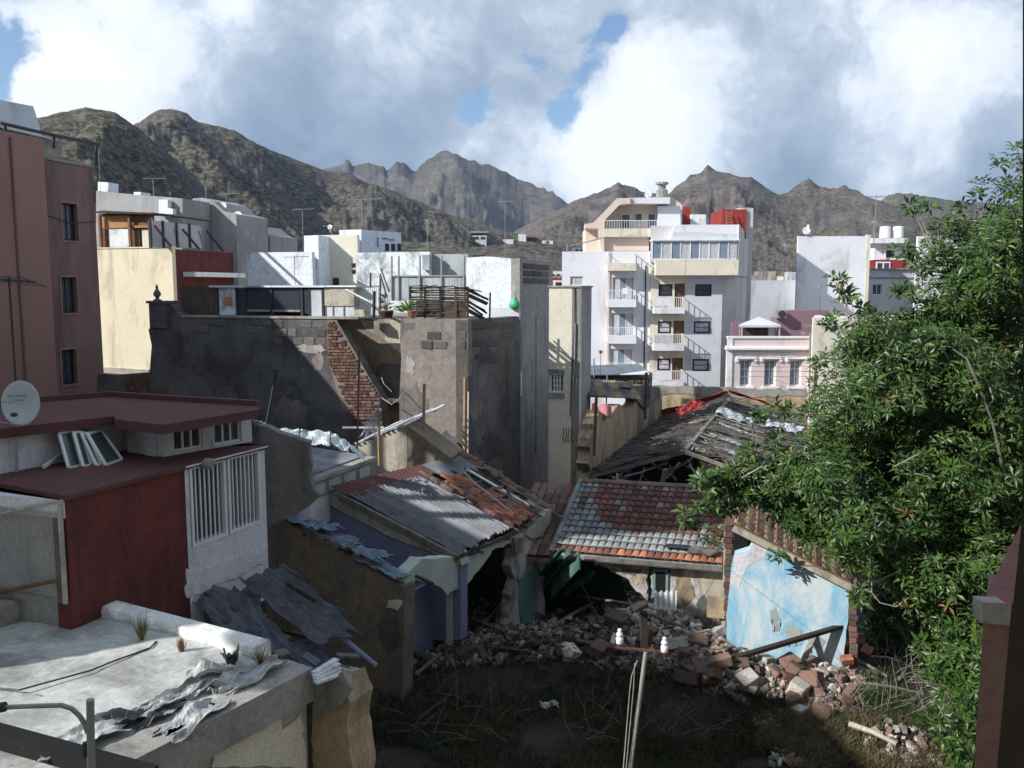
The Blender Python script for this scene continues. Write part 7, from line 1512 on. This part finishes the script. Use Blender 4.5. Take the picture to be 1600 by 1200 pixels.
def put_chunk(mt, kd, p, s, z='lit', label=None, px=None):
    me_ = random.choice(CH_[(mt, kd)]); M4 = Matrix.Translation(p) @ Euler((random.uniform(-.5, .5), random.uniform(-.5, .5), random.uniform(0, 6.28))).to_matrix().to_4x4() @ Matrix.Diagonal((*s, 1))
    o = piece(nm_[mt][0], random.choice(CH_[('tufa_shaded', kd)]) if (z == 'dark' and mt == 'tufa') else me_, M4, None); o['category'] = nm_[mt][1]  # shaded zone takes the tufa copy darkened for shade
    if label is None:
        x_, y_ = px or (1150, 1000); big = 'large' if s[0] > .33 else ('small' if s[0] < .24 else 'middling')
        if z == 'lit': wh_ = 'below the white broken wall' if x_ < 1090 and y_ < 985 else ('beside the black pole head' if x_ < 1080 else ('at the left foot of the blue wall' if x_ < 1150 and y_ < 1010 else ('before the middle of the blue wall' if x_ < 1260 and y_ < 1045 else ('near the orange hollow bricks' if x_ >= 1260 and y_ < 1080 else ('on the lower edge of the sunlit heap' if y_ >= 1060 else 'in the middle of the sunlit heap')))))
        else: wh_ = 'before the lavender niche' if x_ < 720 and y_ < 1030 else ('under the dark opening of the ruined house' if x_ < 800 and y_ < 985 else ('beside the teal painted wall' if x_ < 880 and y_ < 985 else ('under the fallen green boards' if x_ < 990 and y_ < 990 else ('in the dark grass left of the pole' if x_ < 985 else 'in the dark grass right of the pole'))))
        what = {('tufa', 'block'): 'squared brown block', ('tufa', 'rock'): 'rough brown stone', ('plaster_chunk', 'block'): 'squared pale plaster piece', ('plaster_chunk', 'rock'): 'rough pale plaster lump', ('grey_stone', 'rock'): 'grey stone', ('yellow_chunk', 'rock'): 'yellowish lump'}[(mt, kd)]
        label = big+' '+what+' '+wh_
    o['label'] = label; o['group'] = ' '.join(label.split()[:3])+'s '+' '.join(label.split()[3:]) if False else 'rubble: '+label
    return o
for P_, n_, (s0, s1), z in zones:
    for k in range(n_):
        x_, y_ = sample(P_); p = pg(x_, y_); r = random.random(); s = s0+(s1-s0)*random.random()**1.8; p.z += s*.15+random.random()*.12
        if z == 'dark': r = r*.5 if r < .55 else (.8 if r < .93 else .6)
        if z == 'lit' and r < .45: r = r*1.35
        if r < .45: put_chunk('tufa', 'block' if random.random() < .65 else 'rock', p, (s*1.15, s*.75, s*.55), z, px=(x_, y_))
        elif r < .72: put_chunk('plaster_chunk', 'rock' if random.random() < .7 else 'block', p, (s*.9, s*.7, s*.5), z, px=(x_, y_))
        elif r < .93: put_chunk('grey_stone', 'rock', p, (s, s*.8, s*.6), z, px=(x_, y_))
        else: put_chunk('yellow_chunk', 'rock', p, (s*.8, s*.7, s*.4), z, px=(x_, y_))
for (x_, y_, sx_, sy_, sz_, mt, kd, lb) in ((1241, 1055, .46, .30, .28, 'tufa', 'block', 'large brown block at the centre of the sunlit heap'), (1268, 1075, .42, .34, .36, 'tufa', 'block', 'tilted large brown block under the orange bricks'), (1280, 1130, .60, .5, .5, 'tufa', 'rock', 'biggest brown boulder at the lower end of the sunlit rubble'),
                                         (1300, 1058, .42, .34, .26, 'plaster_chunk', 'rock', 'big whitish boulder below the orange hollow bricks'), (1277, 1093, .28, .22, .2, 'plaster_chunk', 'rock', 'white round lump above the biggest boulder'), (1116, 975, .5, .32, .26, 'tufa', 'block', 'large brown block at the left foot of the blue wall'),
                                         (1110, 990, .3, .24, .2, 'plaster_chunk', 'block', 'bright white plaster lump left of the blue wall foot'), (1160, 985, .34, .28, .26, 'tufa', 'rock', 'brown stone leaning against the left foot of the blue wall'), (1195, 1005, .30, .24, .40, 'tufa', 'rock', 'upright reddish stone before the blue wall'),
                                         (1285, 1150, .4, .35, .2, 'grey_stone', 'rock', 'grey slab stone in the dry grass'), (1210, 1060, .34, .26, .22, 'tufa', 'block', 'brown block left of the largest one in the heap')):
    p = pg(x_, y_); p.z += sz_*.5; put_chunk(mt, kd, p, (sx_, sy_, sz_), 'lit', lb)
for i, (x_, y_, rz_, s_) in enumerate(((1312, 1030, .3, .40), (1338, 1024, -.5, .42), (1352, 1040, .9, .36), (1322, 1052, -.1, .26))):   # hollow orange bricks
    t = thing('hollow_brick', ['orange hollow brick at the left of the orange brick cluster', 'largest orange hollow brick with ribbed sides in the cluster', 'reddish hollow brick at the right end of the cluster', 'small orange brick piece below the cluster'][i], 'brick', pg(x_, y_)+Vector((0,0,.32)))
    c_ = t.location; ex = Vector((math.cos(rz_), math.sin(rz_), .15)).normalized(); ez = (Vector((0,-.45,1))-ex*Vector((0,-.45,1)).dot(ex)).normalized(); ey = ez.cross(ex)
    m = MB(); m.box(c_, ex*s_*.5, ey*s_*.32, ez*s_*.28); obj('body', m, 'terracotta', t)
    for k in range(5): m = MB(); m.box(c_+ez*s_*.29+ey*s_*(-.26+.13*k), ex*s_*.49, ey*s_*.025, ez*s_*.02); obj('rib', m, 'terracotta', t)
# fine rubble
st = {'tufa': MB(), 'plaster_chunk': MB(), 'grey_stone': MB(), 'soil': MB(), 'tufa_shaded': MB()}
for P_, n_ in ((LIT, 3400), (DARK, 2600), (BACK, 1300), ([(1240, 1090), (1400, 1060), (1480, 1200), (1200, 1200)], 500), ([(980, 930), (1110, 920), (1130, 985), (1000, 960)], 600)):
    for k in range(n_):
        x_, y_ = sample(P_); p = pg(x_, y_); p.z += random.uniform(.0, .1); s_ = random.uniform(.02, .08); a_ = random.uniform(0, 6); m_ = random.choice(('tufa', 'tufa', 'plaster_chunk', 'plaster_chunk', 'grey_stone')) if P_ not in (DARK, BACK) else random.choice(('tufa_shaded', 'tufa_shaded', 'grey_stone', 'soil', 'soil'))
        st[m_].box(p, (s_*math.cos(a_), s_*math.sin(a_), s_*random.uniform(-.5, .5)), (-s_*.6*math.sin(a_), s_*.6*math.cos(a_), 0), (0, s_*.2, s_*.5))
for k_, v_ in st.items(): o = obj('fine_rubble', v_, k_, kind='stuff'); o['label'] = {'tufa': 'small brown rubble crumbs strewn over the yard', 'plaster_chunk': 'small pale plaster crumbs strewn over the yard', 'grey_stone': 'small grey stone crumbs strewn over the yard', 'soil': 'dark soil clods between the shaded rubble', 'tufa_shaded': 'brown crumbs in the shaded rubble, shade put into their colour'}[k_]
# boards and battens lying in the rubble
pl_ = [((640, 1010), (720, 985)), ((700, 960), (790, 1000)), ((830, 935), (900, 960)), ((860, 990), (930, 950)), ((760, 1020), (830, 1040)), ((880, 935), (1000, 955)), ((900, 1010), (980, 1030)), ((1040, 1010), (1110, 1000)), ((1085, 1040), (1040, 985)), ((1180, 1050), (1130, 1035)), ((745, 925), (800, 960)), ((690, 1030), (650, 1075)), ((1165, 1010), (1150, 1048)), ((1020, 970), (1060, 990))]
for i, (p0, p1) in enumerate(pl_):
    A_, B_ = pg(*p0)+Vector((0,0,.15)), pg(*p1)+Vector((0,0,.12+.2*random.random())); m = MB(); m.bar(A_, B_, random.uniform(.06, .14), .035); o = obj('loose_board', m, random.choice(('wood_grey', 'wood_pale', 'wood_dark', 'wood_brown')))
    o['label'] = 'loose board '+['leaning left of the lavender niche', 'across the dark opening of the ruined house', 'before the fallen green boards', 'under the fallen green boards', 'in the dark rubble below the teal wall', 'below the white broken wall, longest one', 'in the shaded rubble left of the pole', 'lying flat in the lit rubble right of the pole', 'slanting in the lit rubble left of the long dark beam', 'under the long dark beam', 'at the foot of the teal wall', 'in the dark grass below the lavender niche', 'standing under the long dark beam', 'by the white corrugated scrap'][i]; o['category'] = 'board'; o['group'] = 'boards in the rubble'
for (p0, p1, w_, mt, lb) in (((1330, 1045), (1385, 1070), .07, 'wood_pale', 'grey branch pole right of the orange bricks, upper of two'), ((1335, 1082), (1440, 1098), .08, 'wood_pale', 'long grey branch pole below the orange bricks'), ((1326, 1148), (1400, 1178), .10, 'wood_pale', 'thick pale pole lying in the dry grass at the bottom'), ((1362, 1040), (1408, 1046), .06, 'wood_pale', 'short grey stick under the tree'), ((1380, 1008), (1402, 1003), .12, 'wood_pale', 'pale log stump glowing in the dark under the tree')):
    m = MB(); A_, B_ = pg(*p0)+Vector((0,0,.22)), pg(*p1)+Vector((0,0,.2)); m.tube([A_, A_.lerp(B_, .5)+Vector((0,0,.04)), B_], [w_*.6, w_*.5, w_*.4], 7); o = obj('branch', m, mt); o['label'] = lb; o['category'] = 'branch'
for (x_, y_, lb) in ((858, 1108, 'white rag lying in the dark yard below the pole'), (1195, 1136, 'pale rag in the shaded grass below the sunlit heap'), (955, 935, 'white plaster flake standing on the dark rubble')):
    p = pg(x_, y_)+Vector((0,0,.1)); sd_ = random.uniform(0, 9); m = MB(); m.grid(lambda u, v: p+Vector(((u-.5)*.4, (v-.5)*.22, .05*math.sin(8*u+sd_)*math.cos(6*v))), 10, 6); o = obj('rag', m, 'plaster_chunk', solid=.01); o['label'] = lb; o['category'] = 'rag'
# rusty reinforcing and dry twigs
def twigset(px, py, n, L_, spread, label, name='dry_branch', mt='twig', up=.6, r0=.012):
    b0_ = pg(px, py); m = MB()
    for k in range(n):
        p = b0_+Vector((random.uniform(-spread, spread), random.uniform(-spread, spread)*.6, .02)); d = Vector((random.uniform(-1, 1), random.uniform(-.6, .6), random.uniform(.1, up+.4))).normalized(); pts = [p]
        for q in range(4): d = (d+Vector((random.uniform(-.3,.3), random.uniform(-.3,.3), random.uniform(-.28,.12)))).normalized(); p = p+d*L_/4*random.uniform(.6, 1.2); p.z = max(p.z, yard_h(p.x, p.y)+.02); pts.append(p)
        m.tube(pts, [r0, r0*.8, r0*.6, r0*.45, r0*.25], 4)
        if random.random() < .7: q = pts[2]; m.tube([q, q+Vector((random.uniform(-.3,.3), random.uniform(-.2,.2), random.uniform(0,.35)))], [r0*.5, r0*.2], 3)
    o = obj(name, m, mt); o['label'] = label; o['category'] = 'brushwood'; o['kind'] = 'stuff'; return o
twigset(1390, 1060, 26, 1.3, .7, 'dry brushwood tangle under the tree right of the orange bricks')
twigset(1430, 1120, 30, 1.4, .8, 'dry brushwood tangle in the lower right under the tree')
twigset(1350, 1110, 20, 1.0, .6, 'dry brushwood in the sunlit grass below the bricks')
twigset(1310, 975, 10, 1.1, .25, 'thin bare twigs before the right side of the blue wall', up=1.4, r0=.007)
twigset(1080, 1030, 7, .9, .6, 'thin bare twigs in the rubble below the pole', up=1.2, r0=.007)
twigset(770, 1030, 12, 1.5, 1.6, 'thin bare stems in the dark yard', up=1.0, r0=.007)
twigset(640, 1120, 26, 1.2, 1.4, 'dry stems in the dark yard below the collapsed sheets', up=1.2, r0=.006)
twigset(860, 1120, 30, 1.1, 1.8, 'dry stems in the middle of the dark yard', up=1.2, r0=.006)
twigset(1080, 1130, 22, 1.0, 1.2, 'dry stems in the dark yard right of the pole', up=1.2, r0=.006)
twigset(690, 1000, 8, 1.2, .5, 'thin bare stems before the lavender niche', up=1.3, r0=.006)
twigset(1280, 1040, 10, .7, .8, 'rusty bent wires among the sunlit rubble', mt='rust', r0=.006)
# grass
def grass(P_, n, h0, h1, mt, label, name='dry_grass'):
    vs, fs = [], []
    for k in range(n):
        x_, y_ = sample(P_); p = pz(x_, y_, .25); p.z = yard_h(p.x, p.y)
        if (math.sin(p.x*1.9+p.y)+math.sin(p.y*2.7-p.x*.8)+random.uniform(-1, 1)) < -.6: continue
        for q in range(5):
            a_ = random.uniform(0, 6.28); h = random.uniform(h0, h1); b_ = p+Vector((random.uniform(-.06,.06), random.uniform(-.06,.06), 0)); d = Vector((math.cos(a_), math.sin(a_), 0)); s_ = Vector((-d.y, d.x, 0))*.007; o_ = len(vs); ln = random.uniform(.2, .9)*h
            vs += [tuple(b_+s_), tuple(b_-s_), tuple(b_+d*ln*.3+Vector((0,0,h*.6))-s_*.7), tuple(b_+d*ln*.3+Vector((0,0,h*.6))+s_*.7), tuple(b_+d*ln+Vector((0,0,h*random.uniform(.6, 1))))]; fs += [(o_, o_+1, o_+2, o_+3), (o_+3, o_+2, o_+4)]
    me = bpy.data.meshes.new(name); me.from_pydata(vs, [], fs); me.materials.append(MATS[mt]); o = bpy.data.objects.new(name, me); COL.objects.link(o); o['kind'] = 'stuff'; o['label'] = label; return o
grass([(560, 1080), (760, 1060), (1100, 1090), (1260, 1120), (1320, 1100), (1420, 1110), (1540, 1215), (540, 1215)], 7500, .08, .30, 'dry_grass_shaded', 'dry grass over the lower yard, shade put into its colour')
grass([(1180, 1130), (1300, 1120), (1480, 1150), (1500, 1215), (1180, 1215)], 3800, .10, .34, 'dry_grass', 'sunlit dry grass at the bottom right of the yard')  # sunlit part keeps the lighter grass colour
grass([(560, 1100), (1000, 1070), (1300, 1130), (1500, 1080), (1540, 1215), (540, 1215)], 2600, .08, .26, 'green_grass', 'green weeds between the dry grass', 'green_weeds')
grass([(1340, 1040), (1480, 1040), (1540, 1215), (1360, 1150)], 1600, .10, .4, 'green_grass', 'green weeds under the tree', 'green_weeds')
for (x_, y_, lb) in ((1352, 1005, 'small spiky green plant at the right foot of the blue wall'), (1100, 918, 'small green seedling before the white broken wall'), (1365, 1110, 'green weed plant in the brushwood'), (1440, 1150, 'leafy green weed near the lower right corner')):
    m = MB()
    for k in range(5): rosette_mesh(m, pg(x_, y_)+Vector((random.uniform(-.12,.12), random.uniform(-.1,.1), .15+random.uniform(0,.25))), 12, .26, .07, .7)
    m.tube([pg(x_, y_), pg(x_, y_)+Vector((0,0,.3))], .012, 5); o = obj('weed_plant', m, 'leaf'); o['label'] = lb; o['category'] = 'plant'
m = MB()
for k in range(7): rosette_mesh(m, qp(random.uniform(.84, .98), random.uniform(.05, .35), .2), 9, .24, .1, .8)
o = obj('roof_plants', m, 'leaf'); o['label'] = 'green leaf rosettes growing on the right corner of the tiled roof'; o['category'] = 'plant'

# ============================================================ THE TREE
CROWN = [(1600, 240), (1580, 290), (1560, 330), (1515, 345), (1470, 350), (1440, 355), (1445, 385), (1420, 425), (1438, 452), (1400, 480), (1345, 482), (1318, 520), (1296, 560), (1285, 610), (1262, 650), (1250, 700), (1200, 712), (1150, 715), (1120, 745), (1140, 775), (1105, 800),
         (1150, 800), (1190, 790), (1225, 812), (1262, 845), (1300, 868), (1345, 905), (1395, 915), (1440, 960), (1450, 1040), (1480, 1100), (1500, 1150), (1500, 1230), (1640, 1230), (1740, 1000), (1750, 600), (1700, 300), (1640, 225)]
blobs_ = []; tries = 0
def crownY(x_, y_):
    base = 15.6-(y_-300)/900*2.6
    return base+random.uniform(-1.5, 1.5)
while len(blobs_) < 262 and tries < 12000:
    tries += 1; x_, y_ = sample(CROWN)
    if any((x_-b_[0])**2+(y_-b_[1])**2 < 29**2 for b_ in blobs_): continue
    if y_ < 470 and random.random() < .55: continue
    # darker hollows: leave openings in the lower inside
    if 1370 < x_ < 1470 and 930 < y_ < 1010 and random.random() < .8: continue
    if (inpoly(x_-34, y_, CROWN) and inpoly(x_-10, y_-26, CROWN) and inpoly(x_-8, y_+24, CROWN)) or (x_ > 1560 and y_ > 380): blobs_.append((x_, y_, crownY(x_, y_)))
for (x_, y_) in ((1120, 752), (1148, 738), (1178, 728), (1205, 745), (1130, 782), (1165, 768), (1215, 775), (1240, 745), (1250, 790), (1225, 720), (1265, 820)): blobs_.append((x_, y_, 14.6))
tree_loc = pz(1530, 1190, .2); tree_loc.z = 0
tr = thing('broadleaf_tree', 'big glossy dark green broadleaf tree filling the right side of the yard', 'tree', tree_loc)
T0 = Vector((tree_loc.x, tree_loc.y+1.0, -.1)); T1 = at(1520, 900, T0.y+.6); T2 = at(1500, 650, T0.y+1.0); T3 = at(1540, 420, T0.y+1.3)
nodes = [(T0, .30), (T0.lerp(T1, .5), .27), (T1, .23), (T1.lerp(T2, .5), .2), (T2, .16), (T2.lerp(T3, .5), .12), (T3, .09)]
m = MB(); m.tube([n_[0] for n_ in nodes], [n_[1] for n_ in nodes], 9); obj('trunk', m, 'bark', tr)
bp_ = sorted([at(*b_) for b_ in blobs_], key=lambda p: min((p-n_[0]).length for n_ in nodes))
lm = MB(); fine = MB()
for p in bp_:
    q, r = min(nodes, key=lambda n_: (p-n_[0]).length+abs(p.z-n_[0].z)*.1); r1 = max(.012, r*.55); mid = q.lerp(p, .5)+Vector((random.uniform(-.12,.12), random.uniform(-.12,.12), random.uniform(.0,.15))); (lm if r1 > .03 else fine).tube([q, mid, p], [r1, r1*.8, max(.01, r1*.55)], 5); nodes.append((mid, r1*.8)); nodes.append((p, r1*.55))
obj('limbs', lm, 'bark', tr); obj('twigs', fine, 'twig', tr, kind='stuff')
lv, lf = [], []
def rosette(c, nz, n, L0, wd, up, droop):
    x = nz.orthogonal().normalized(); y = nz.cross(x); ph = random.uniform(0, 6.28)
    for k in range(n):
        a = ph+k*2.399; ln = L0*random.uniform(.65, 1.15); el = up*random.uniform(.2, 1.3); dr = droop*random.uniform(.5, 1.5); d = x*math.cos(a)+y*math.sin(a); s_ = d.cross(nz)*wd*ln; b_ = c-nz*random.uniform(0, .10)+d*.02
        p1 = b_+(d*math.cos(el)+nz*math.sin(el))*ln*.5; p2 = b_+(d*math.cos(el)+nz*math.sin(el))*ln*.55+(d*math.cos(el-dr)+nz*math.sin(el-dr))*ln*.45; mid = -nz*.012; o_ = len(lv)
        lv.extend([tuple(b_), tuple(p1+s_), tuple(p1+mid), tuple(p1-s_), tuple(p2)]); lf.extend([(o_, o_+2, o_+1), (o_, o_+3, o_+2), (o_+1, o_+2, o_+4), (o_+2, o_+3, o_+4)])
UPV = Vector((-.25, -.35, .75)).normalized()
for p in bp_:
    r = random.uniform(.42, .72) if p.x > 4.8 or p.z > 7 else random.uniform(.22, .36)
    for k in range(int(52+random.random()*16)):
        d = Vector([random.gauss(0, 1) for _ in range(3)]).normalized(); d = (d+Vector((-.15, -.35, .35))).normalized(); c = p+Vector((d.x*r, d.y*r, d.z*r*.75))*random.uniform(.55, 1.08)
        nz = (d*.8+UPV*.8+Vector([random.gauss(0, .25) for _ in range(3)])).normalized(); rosette(c, nz, random.choice((7, 8, 9, 10)), random.uniform(.12, .20), .135, .45, .5)
# deep backing foliage
cnt = 0
while cnt < 1500:
    x_, y_ = sample(CROWN)
    if not inpoly(x_-45, y_-10, CROWN) and x_ < 1540: continue
    if not inpoly(x_, y_-50, CROWN) and y_ < 600: continue
    c = at(x_, y_, crownY(x_, y_)+1.9); rosette(c, (UPV+Vector([random.gauss(0, .4) for _ in range(3)])).normalized(), 9, .24, .2, .4, .5); cnt += 1
cnt = 0
HOL = [(1348, 905), (1400, 890), (1510, 905), (1520, 1110), (1440, 1060), (1400, 1030), (1352, 1000)]
while cnt < 520:
    x_, y_ = sample(HOL); c = at(x_, y_, random.uniform(20.2, 21.2)); rosette(c, (UPV+Vector([random.gauss(0, .5) for _ in range(3)])).normalized(), 9, .26, .2, .4, .5); cnt += 1
SPR = [(1425, 322), (1432, 318), (1418, 400), (1408, 392), (1306, 442), (1318, 455), (1330, 470), (1302, 500), (1310, 508), (1403, 452), (1410, 462), (1562, 258), (1590, 232), (1568, 285), (1540, 275), (1522, 302), (1578, 320), (1497, 328), (1548, 330), (1226, 636), (1230, 640), (1262, 636), (1272, 645), (1178, 728), (1192, 722), (1100, 742), (1092, 748), (1078, 800), (1086, 806), (1072, 808), (1098, 796), (1120, 790),
       (1165, 700), (1176, 648), (1185, 655), (1205, 690), (1500, 356), (1465, 352), (1480, 340), (1352, 366+110), (1390, 500), (1370, 490), (1282, 560), (1275, 585), (1335, 930), (1350, 925), (1440, 890), (1455, 900), (1470, 1010), (1440, 1000), (1490, 980), (1480, 1045), (1460, 1030), (1500, 1130), (1480, 1160), (1465, 1120), (1510, 1180)]
for (x_, y_) in SPR:
    c0_ = at(x_, y_, 15.4-(y_-300)/900*2.6); q, r = min(nodes, key=lambda n_: (c0_-n_[0]).length); mid = q.lerp(c0_, .5)+Vector((0, 0, -.1)); fine2 = MB(); 
    for k in range(3): rosette(c0_+Vector([random.gauss(0, .07) for _ in range(3)]), (UPV+Vector([random.gauss(0, .35) for _ in range(3)])).normalized(), 9, random.uniform(.17, .24), .17, .5, .6)
    lm2 = MB().tube([q, mid, c0_], [.016, .012, .006], 4); obj('twig', lm2, 'twig', tr)
# spray hanging in front of the blue wall
cb = w5_.px(1216, 866, .55)
for k in range(3): rosette(cb+Vector((random.uniform(-.12,.12), random.uniform(-.08,.08), random.uniform(-.1,.1))), (UPV+Vector([random.gauss(0, .3) for _ in range(3)])).normalized(), 9, .24, .17, .4, .6)
q, r = min(nodes, key=lambda n_: (cb-n_[0]).length); obj('twig', MB().tube([q, q.lerp(cb, .5)+Vector((0,0,.2)), cb], [.018, .014, .008], 4), 'twig', tr)
me = bpy.data.meshes.new('crown'); org = np.array(wloc(tr)); g_lv, g_lf = lv, lf; va = np.array(lv)-org; me.from_pydata(va.tolist(), [], lf); me.materials.append(MATS['leaf']); o = bpy.data.objects.new('crown', me); COL.objects.link(o); o.parent = tr
lv, lf = [], []
for k in range(130):
    p = random.choice(bp_)+Vector([random.gauss(0, .35) for _ in range(3)])+Vector((0, -.25, 0)); rosette(p, (UPV+Vector([random.gauss(0, .5) for _ in range(3)])).normalized(), random.choice((2, 3, 4, 6)), .17, .13, .3, .6)
me = bpy.data.meshes.new('dead_leaves'); va = np.array(lv)-org; me.from_pydata(va.tolist(), [], lf); me.materials.append(MATS['dry_leaf']); o = bpy.data.objects.new('dead_leaves', me); COL.objects.link(o); o.parent = tr; o['kind'] = 'stuff'
for k in range(26):   # bare limbs showing between the leaf masses
    p = random.choice(bp_); q = random.choice([b_ for b_ in bp_ if (b_-p).length < 1.6]); off_y = Vector((0, -.45, 0)); m = MB(); m.tube([p+off_y, p.lerp(q, .5)+off_y+Vector((0,0,.15)), q+off_y], [.022, .018, .012], 5); obj('bare_limb', m, 'wood_grey', tr)
for (pts_) in ([(1362, 905), (1362, 925), (1375, 942), (1400, 948), (1425, 930), (1432, 908)], [(1395, 730), (1430, 712), (1462, 700)], [(1430, 740), (1450, 745), (1462, 758)], [(1365, 910), (1400, 895), (1415, 885)], [(1545, 600), (1552, 625), (1540, 640)]):
    m = MB(); m.tube([at(x_, y_, 13.3 if y_ > 850 else 12.9) for x_, y_ in pts_], .012, 5); obj('bare_twig', m, 'wood_pale', tr)
# ============================================================ ANTENNAS AND DISHES
def ant_at(px, y0, y1, Y, label, kind, s, yaw=.4):
    s *= .62; b0_ = at(px, y0, Y); return antenna(b0_, at(px, y1, Y).z-b0_.z, label, kind, s=s, yaw=yaw)
ant_at(474, 395, 325, 60, 'thin tall antenna above the left white block', 0, 2.0, .2); ant_at(518, 372, 352, 50, 'short antenna by the little dish on the cream house', 0, 1.5, .1)
ant_at(566, 372, 310, 62, 'tall spread antenna behind the white cubic tower', 0, 3.4, .05); ant_at(668, 395, 343, 47, 'pale antenna above the long peeling wall', 1, 1.6)
ant_at(461, 447, 400, 38, 'low yagi antenna before the left white block', 0, 1.5, .5); ant_at(397, 400, 372, 60, 'small antenna beside the stained wall end', 1, 1.6)
ant_at(240, 306, 278, 60, 'cluster antenna on the low grey roof wall', 2, 2.0); ant_at(266, 312, 302, 59, 'small antenna on the low roof wall end', 1, 1.5); ant_at(322, 312, 293, 62, 'antenna on the grey dish gable', 1, 2.0); ant_at(354, 335, 302, 62, 'antenna with a long boom over the dishes', 0, 2.2, 0)
ant_at(157, 300, 230, 50, 'thin antenna beside the brown block', 1, 1.2); ant_at(789, 400, 312, 75, 'tall thin mast above the whitewashed block', 0, 2.0, .3); ant_at(1225, 440, 380, 82, 'white antenna on the grey wall top', 1, 2.4); ant_at(1366, 380, 305, 90, 'tall thin antenna by the white tanks', 0, 3.5, .3)
ant_at(1364, 380, 345, 89, 'short antenna cluster by the white tanks', 1, 2.4); ant_at(1280, 500, 446, 70, 'white antenna before the big blank gable', 1, 2.2); ant_at(1268, 530, 508, 56, 'small flat white antenna above the pink house', 0, 1.6, 0); ant_at(930, 300, 560, 34, 'x', 1, 1) if False else None
ant_at(991, 310, 294, 70, 'small rod antenna on the penthouse roof', 1, .8); ant_at(1157, 330, 322, 72, 'little antenna on the red roof hut', 1, 1.6); ant_at(938, 585, 548, 33, 'wire antenna left of the apartment balconies', 1, 1.0); ant_at(1255, 530, 520, 56, 'bracket antenna on the pink parapet', 1, 1.4)
def dish(px, py, Y, rpx, label, drop=8):
    c = at(px, py, Y); r = rpx/1331*Y; a_ = Vector((-.2, -1, .25)).normalized(); x = a_.cross(Vector((0,0,1))).normalized(); y = x.cross(a_); t = thing('satellite_dish', label, 'satellite dish', at(px, py+drop, Y), 'small satellite dishes on the far roofs')
    m = MB(); m.grid(lambda u, v: c+x*(math.cos(u*6.2832)*r*v)+y*(math.sin(u*6.2832)*r*v)+a_*(.25*r*v*v), 20, 4); obj('bowl', m, 'dish_white', t, smooth=True, solid=.02)
    m = MB(); m.tube([c-a_*.05, at(px, py+drop, Y+.1)], .05, 6); obj('mast', m, 'grey_metal', t); m = MB(); m.tube([c-y*r, c+a_*r*.9], .025, 5); obj('arm', m, 'grey_metal', t)
dish(349, 323, 61.5, 6.5, 'white dish at the middle of the grey dish gable'); dish(372, 338, 61.5, 7.5, 'larger white dish at the right end of the grey gable'); dish(516, 355, 49, 4, 'tiny dish on top of the cream house'); dish(1013, 304, 66, 5.5, 'round white dish on the penthouse roof', 5); dish(1260, 361, 80, 6, 'white dish on the top of the big blank gable', 7)
m = MB(); m.tube([at(1264, 366, 80), at(1263, 351, 80)], .12, 6); o = obj('panel_antenna', m, 'trim_white'); o['label'] = 'white upright panel beside the dish on the blank gable'; o['category'] = 'antenna'
# street pole with wires by the pink house
t = thing('utility_pole', 'thin street pole with wires at the right end of the pink house', 'utility pole', at(1268, 640, 50))
m = MB(); m.tube([at(1264, 640, 50), at(1266, 520, 50)], .06, 6); obj('mast', m, 'grey_metal', t)
m = MB(); m.tube([at(1268, 625, 49.5), at(1274, 600, 49.5), at(1275, 570, 49.5)], .09, 6); obj('rusty_pipe', m, 'rust', t)
for k in range(6): m = MB(); m.tube([at(1266, 548+k*8, 50), at(1225, 551+k*7.5, 50.8), at(1160, 548+k*8, 52)], .012, 3); obj('wire', m, 'dark_metal', t)
m = MB(); m.tube([at(885, 386, 62), at(945, 371, 63)], .04, 4); o = obj('cable', m, 'grey_metal'); o['label'] = 'cable from the low wing to the penthouse wall'; o['category'] = 'cable'
m = MB(); m.tube([at(886, 394, 62), at(886, 381, 62)], .06, 5); o = obj('pole', m, 'grey_metal'); o['label'] = 'short pole on the roof corner of the low white wing'; o['category'] = 'pole'
# ============================================================ HAZE
hz = bpy.data.materials.new('haze_air'); hz.use_nodes = True; t = hz.node_tree; t.nodes.clear(); v = t.nodes.new('ShaderNodeVolumePrincipled'); v.inputs['Color'].default_value = (.45, .66, 1, 1); v.inputs['Density'].default_value = .00009; v.inputs['Anisotropy'].default_value = .2
out = t.nodes.new('ShaderNodeOutputMaterial'); t.links.new(v.outputs[0], out.inputs['Volume'])
USE_HAZE = True
if USE_HAZE:
    me = bpy.data.meshes.new('haze'); bx = MB().box((0, 750, 286), (3300, 0, 0), (0, 2350, 0), (0, 0, 288)); me.from_pydata(bx.v, [], bx.f); me.materials.append(hz); o = bpy.data.objects.new('haze', me); COL.objects.link(o); o['kind'] = 'stuff'
